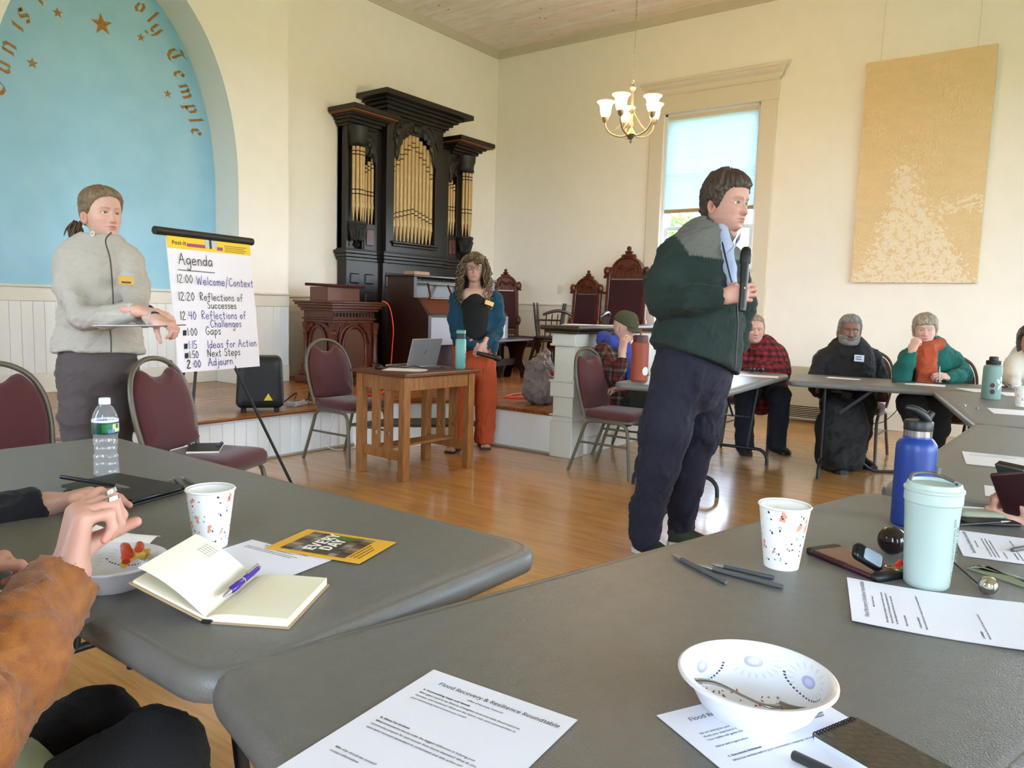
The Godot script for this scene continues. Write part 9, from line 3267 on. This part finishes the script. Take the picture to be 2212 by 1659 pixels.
	for i in 11:
		var ring := PackedVector3Array()
		for j in 11:
			var uu := i / 10.0
			var v := j / 10.0
			ring.append(Vector3(0.16 * uu,0.012 * sin(uu * 8.0 + v * 5.0) - 0.06 * pow(v,2.5),0.17 * v))
		rings.append(ring)
	loft(st,rings,false,false,1)
	var nap := solo("napkin",st,mat(0.60,0.62,0.48,0.9),"pale green cloth napkin spread over black trousers","napkin")
	nap.position = Vector3(0.27,0.575,-1.13)
	nap.rotation.y = 0.2
	var n := person("seated person in a navy sweater resting a hand with a pen on the folio",Vector3(0.08,0,-1.98))
	var nw := at(98,1094,1.70)
	var ne := at(-110,1172,1.60)
	b = []
	limb(b,[Vector3(0.10,1.04,-1.86),Vector3(0.26,0.83,-1.82),ne],[0.08,0.07,0.062],0.04)
	limb(b,[ne,ne.lerp(nw,0.5),nw],[0.062,0.057,0.049],0.03)
	trunk(b,Vector3(0.1,0,-1).normalized(),[[Vector3(0.06,0.52,-2.0),0.19,0.13],[Vector3(0.05,0.8,-2.0),0.18,0.12],[Vector3(0.05,1.02,-2.0),0.19,0.11],[Vector3(0.05,1.12,-2.0),0.12,0.08]],0.05)
	limb(b,[Vector3(0.06,1.04,-2.18),Vector3(0.10,0.78,-2.26),Vector3(0.34,0.79,-2.2)],[0.078,0.068,0.05],0.03)
	skin_part(n,"navy_sweater",b,0.0095,cloth(0.022,0.026,0.055,0.95,0.5),0.009,12.0,null,Vector3.ONE,[[nw,(nw - ne).normalized(),0.07]])
	b = []
	limb(b,[Vector3(0.06,0.52,-2.08),Vector3(0.50,0.54,-2.1),Vector3(0.56,0.1,-2.12)],[0.1,0.075,0.05],0.03)
	limb(b,[Vector3(0.06,0.52,-1.9),Vector3(0.50,0.54,-1.9),Vector3(0.56,0.1,-1.9)],[0.1,0.075,0.05],0.03)
	skin_part(n,"trousers",b,0.0125,black,0.006,6.0)
	for z in [-2.12,-1.9]: shoe(n,Vector3(0.54,0,z),Vector3.RIGHT,m_black,m_black)
	var f2 := {"skin": tone,"neck": 0.05}
	var tf2 := add_head(n,Vector3(0.06,1.33,-2.0),Vector3(1,-0.05,-0.1),Vector3.UP,0.97,f2)
	hair_shell(n,"hair",tf2,f2,func(a: float,y: float) -> float:
		var e := y - along(line,a)
		return 0.02 * smoothstep(-0.004,0.012,e) - 0.006 * (1.0 - smoothstep(-0.008,0.0,e)),Color(0.28,0.25,0.2),Color(0.5,0.46,0.4),0.006)
	var fd := (lay(270,1085,0.762) - nw)
	var hb3 := hand_bones(nw,(fd + Vector3(0,0.045,0)).normalized(),Vector3(0,-1,0),1.0,[[0.35,0.45,0.25],[0.42,0.25,0.15],[0.42,0.25,0.15],[0.45,0.28,0.15]],[0.55,0.35,0.3],1.0,0.07)
	add_hand(n,hb3,0.0034,Color(0.58,0.33,0.245),[bone(nw - (nw - ne).normalized() * 0.03,nw,0.033,0.029,0.02)])
	var p0 := lay(281,1054,0.79)
	var p1 := at(131,1030,1.74)
	pen("dark navy pen held between the fingers on the folio",p1,p0,0.0048,mat(0.05,0.06,0.13,0.3))
	seated_chair("burgundy banquet chair under the person in the navy sweater",Vector3(0.02,0,-2.0),PI / 2)
	var pp := person("seated person holding a maroon wallet phone in both hands",Vector3(2.9,0,0.72))
	var hw := at(2238,1150,1.85)
	b = []
	limb(b,[Vector3(2.72,1.05,0.62),Vector3(2.62,0.84,0.42),hw - cam_r * -0.02],[0.075,0.06,0.045],0.03)
	limb(b,[Vector3(3.05,1.05,0.62),Vector3(3.02,0.82,0.36),Vector3(2.62,0.84,0.16)],[0.075,0.06,0.045],0.03)
	trunk(b,Vector3(1,0,0),[[Vector3(2.9,0.5,0.78),0.19,0.13],[Vector3(2.9,0.8,0.76),0.19,0.12],[Vector3(2.9,1.02,0.74),0.19,0.11],[Vector3(2.9,1.12,0.74),0.12,0.08]],0.05)
	skin_part(pp,"dark_sweater",b,0.012,cloth(0.10,0.05,0.06,0.95),0.008,8.0)
	b = []
	for e in [-1,1]: limb(b,[Vector3(2.9 + e * 0.1,0.5,0.76),Vector3(2.9 + e * 0.12,0.53,0.34),Vector3(2.9 + e * 0.12,0.1,0.32)],[0.1,0.075,0.05],0.03)
	skin_part(pp,"trousers",b,0.0125,black,0.006,6.0)
	for e in [-1,1]: shoe(pp,Vector3(2.9 + e * 0.12,0,0.36),Vector3(0,0,-1),m_black,m_black)
	var f3 := {"skin": tone,"neck": 0.05}
	var tf3 := add_head(pp,Vector3(2.9,1.32,0.72),Vector3(-0.2,-0.3,-1),Vector3.UP,0.97,f3)
	hair_shell(pp,"hair",tf3,f3,func(a: float,y: float) -> float:
		var e := y - along(line,a)
		return 0.02 * smoothstep(-0.004,0.012,e) - 0.006 * (1.0 - smoothstep(-0.008,0.0,e)),Color(0.05,0.035,0.025),Color(0.12,0.085,0.06),0.006)
	add_hand(pp,hand_bones(hw,(-cam_r * 0.35 + cam_u * 0.9).normalized(),(cam_f * 0.6 - cam_r * 0.7).normalized(),1.0,GRIP,[0.3,0.7,0.3],0.95),0.004,tone)
	seated_chair("burgundy banquet chair under the person with the wallet phone",Vector3(2.9,0,0.80),PI)
	var wp := thing("wallet_phone","maroon leather wallet phone held open in two hands","phone",at(2196,1072,1.83))
	var wt := Transform3D(Basis(cam_r,cam_u,-cam_f),Vector3.ZERO) * T(0,0,0,0.5,0,0.55)
	st = ST()
	box(st,wt * T(-0.006,0.0,0.006,0.35),Vector3(0.012,0.15,0.08),0.003)
	part(wp,"front_flap",st,mat(0.16,0.03,0.045,0.45))
	st = ST()
	box(st,wt * T(0.026,0.0,0.0,-0.2),Vector3(0.014,0.15,0.08),0.003)
	part(wp,"back_flap",st,mat(0.14,0.03,0.045,0.45))
	st = ST()
	box(st,wt * T(0.012,0.004,0.0,-0.2),Vector3(0.007,0.15,0.076),0.002)
	part(wp,"phone_body",st,mat(0.35,0.36,0.38,0.2,0.6))
# ---------------------------------------------------------------- bags
func build_bags() -> void:
	var base := Vector3(5.60,HS,-3.86)
	var o := thing("backpack","slouching grey backpack on the stage beside the newel post","backpack",base)
	var b := []
	limb(b,[base + Vector3(-0.02,0.13,0.0),base + Vector3(0.02,0.30,-0.02)],[0.135,0.12],0.06)
	limb(b,[base + Vector3(0.14,0.13,-0.05),base + Vector3(0.14,0.30,-0.06)],[0.12,0.10],0.06)
	limb(b,[base + Vector3(-0.02,0.12,0.08),base + Vector3(0.08,0.12,0.06)],[0.11,0.11],0.06)
	skin_part(o,"body",b,0.011,cloth(0.50,0.47,0.47,0.6,0.3),0.020,7.0)
	b = []
	limb(b,[base + Vector3(-0.05,0.34,0.04),base + Vector3(-0.02,0.42,0.03),base + Vector3(0.03,0.40,0.0)],[0.06,0.035,0.05],0.03)
	limb(b,[base + Vector3(0.10,0.32,-0.02),base + Vector3(0.16,0.44,-0.04),base + Vector3(0.2,0.36,-0.06)],[0.05,0.035,0.05],0.03)
	skin_part(o,"collar",b,0.009,cloth(0.52,0.49,0.49,0.6,0.3),0.012,12.0)
	b = []
	limb(b,[base + Vector3(0.06,0.36,0.03),base + Vector3(0.08,0.27,0.08)],[0.03,0.03],0.03)
	skin_part(o,"orange_lining",b,0.009,cloth(0.62,0.13,0.05,0.7),0.004,14.0)
	base = lay(1812,1018,0)
	o = thing("backpack","tall black backpack standing under the bearded man's table","backpack",base)
	b = []
	var sx := cam_r * Vector3(1,0,1)
	for i in 3:
		var x := (i - 1) * 0.10
		limb(b,[base + sx * x + Vector3(0,0.10,0),base + sx * x * 0.95 + Vector3(0,0.36,0),base + sx * x * 0.8 + Vector3(0,0.50,0)],[0.095,0.10,0.08],0.06)
	limb(b,[base - sx * 0.05 - cam_f * 0.08 + Vector3(0,0.1,0),base + sx * 0.05 - cam_f * 0.08 + Vector3(0,0.22,0)],[0.08,0.08],0.04)
	skin_part(o,"body",b,0.012,cloth(0.022,0.024,0.026,0.7,0.4),0.008,9.0)
	var st := ST()
	tube(st,curve([sx * -0.03 + Vector3(0,0.56,0),sx * -0.01 + Vector3(0,0.61,0),sx * 0.03 + Vector3(0,0.61,0),sx * 0.05 + Vector3(0,0.56,0)],4),0.008,6)
	part(o,"carry_loop",st,m_black)
	st = ST()
	tube(st,curve([sx * 0.17 + Vector3(0,0.08,0),sx * 0.28 + Vector3(0,0.012,0),sx * 0.45 + Vector3(0,0.01,0)],5),0.012,6)
	part(o,"strap",st,m_black)
	for k in [[Vector3(4.33,HS,-5.02),Vector3(0.08,0.16,0.07),"dark green canister bag on the stage behind the burgundy chair"],[Vector3(1.95,0,-4.3),Vector3(0.16,0.17,0.1),"dark green cloth bag on the floor behind the woman in fleece"]]:
		o = thing("green_bag",k[2],"bag",k[0])
		b = []
		var r: float = k[1].z
		limb(b,[k[0] + Vector3(-(k[1].x - r),k[1].y * 0.5,0),k[0] + Vector3(k[1].x - r + 0.005,k[1].y * 0.5,0)],[r,r],0.03)
		limb(b,[k[0] + Vector3(0,r,0),k[0] + Vector3(0,k[1].y * 1.5,0)],[r,r * 0.9],0.04)
		skin_part(o,"body",b,0.01,cloth(0.06,0.085,0.06,0.6,0.4),0.008,12.0)
		st = ST()
		tube(st,curve([Vector3(-r * 0.5,k[1].y * 1.5 + r * 0.5,0),Vector3(0,k[1].y * 1.5 + r * 1.2,0),Vector3(r * 0.5,k[1].y * 1.5 + r * 0.5,0)],5),0.006,6)
		part(o,"handle",st,mat(0.05,0.06,0.05,0.6))
const SKY_ENERGY := 4.0
const EXPOSURE := 1.2
const LAMP_GLOW := 3.0
const LAMP_LIGHT := 0.4
func build_all() -> void:
	build_room()
	build_tables()
	build_chairs()
	build_oak_table()
	build_organ()
	build_lectern()
	build_reed_organ()
	build_stage_chairs()
	build_flip_chart()
	build_chandelier()
	build_painting()
	build_heater()
	build_speaker()
	build_tabletop()
	build_standing_man()
	build_fleece_woman()
	build_curly_woman()
	build_cap_man()
	build_check_man()
	build_bearded_man()
	build_teal_woman()
	build_edge_woman()
	build_near_people()
	build_bags()
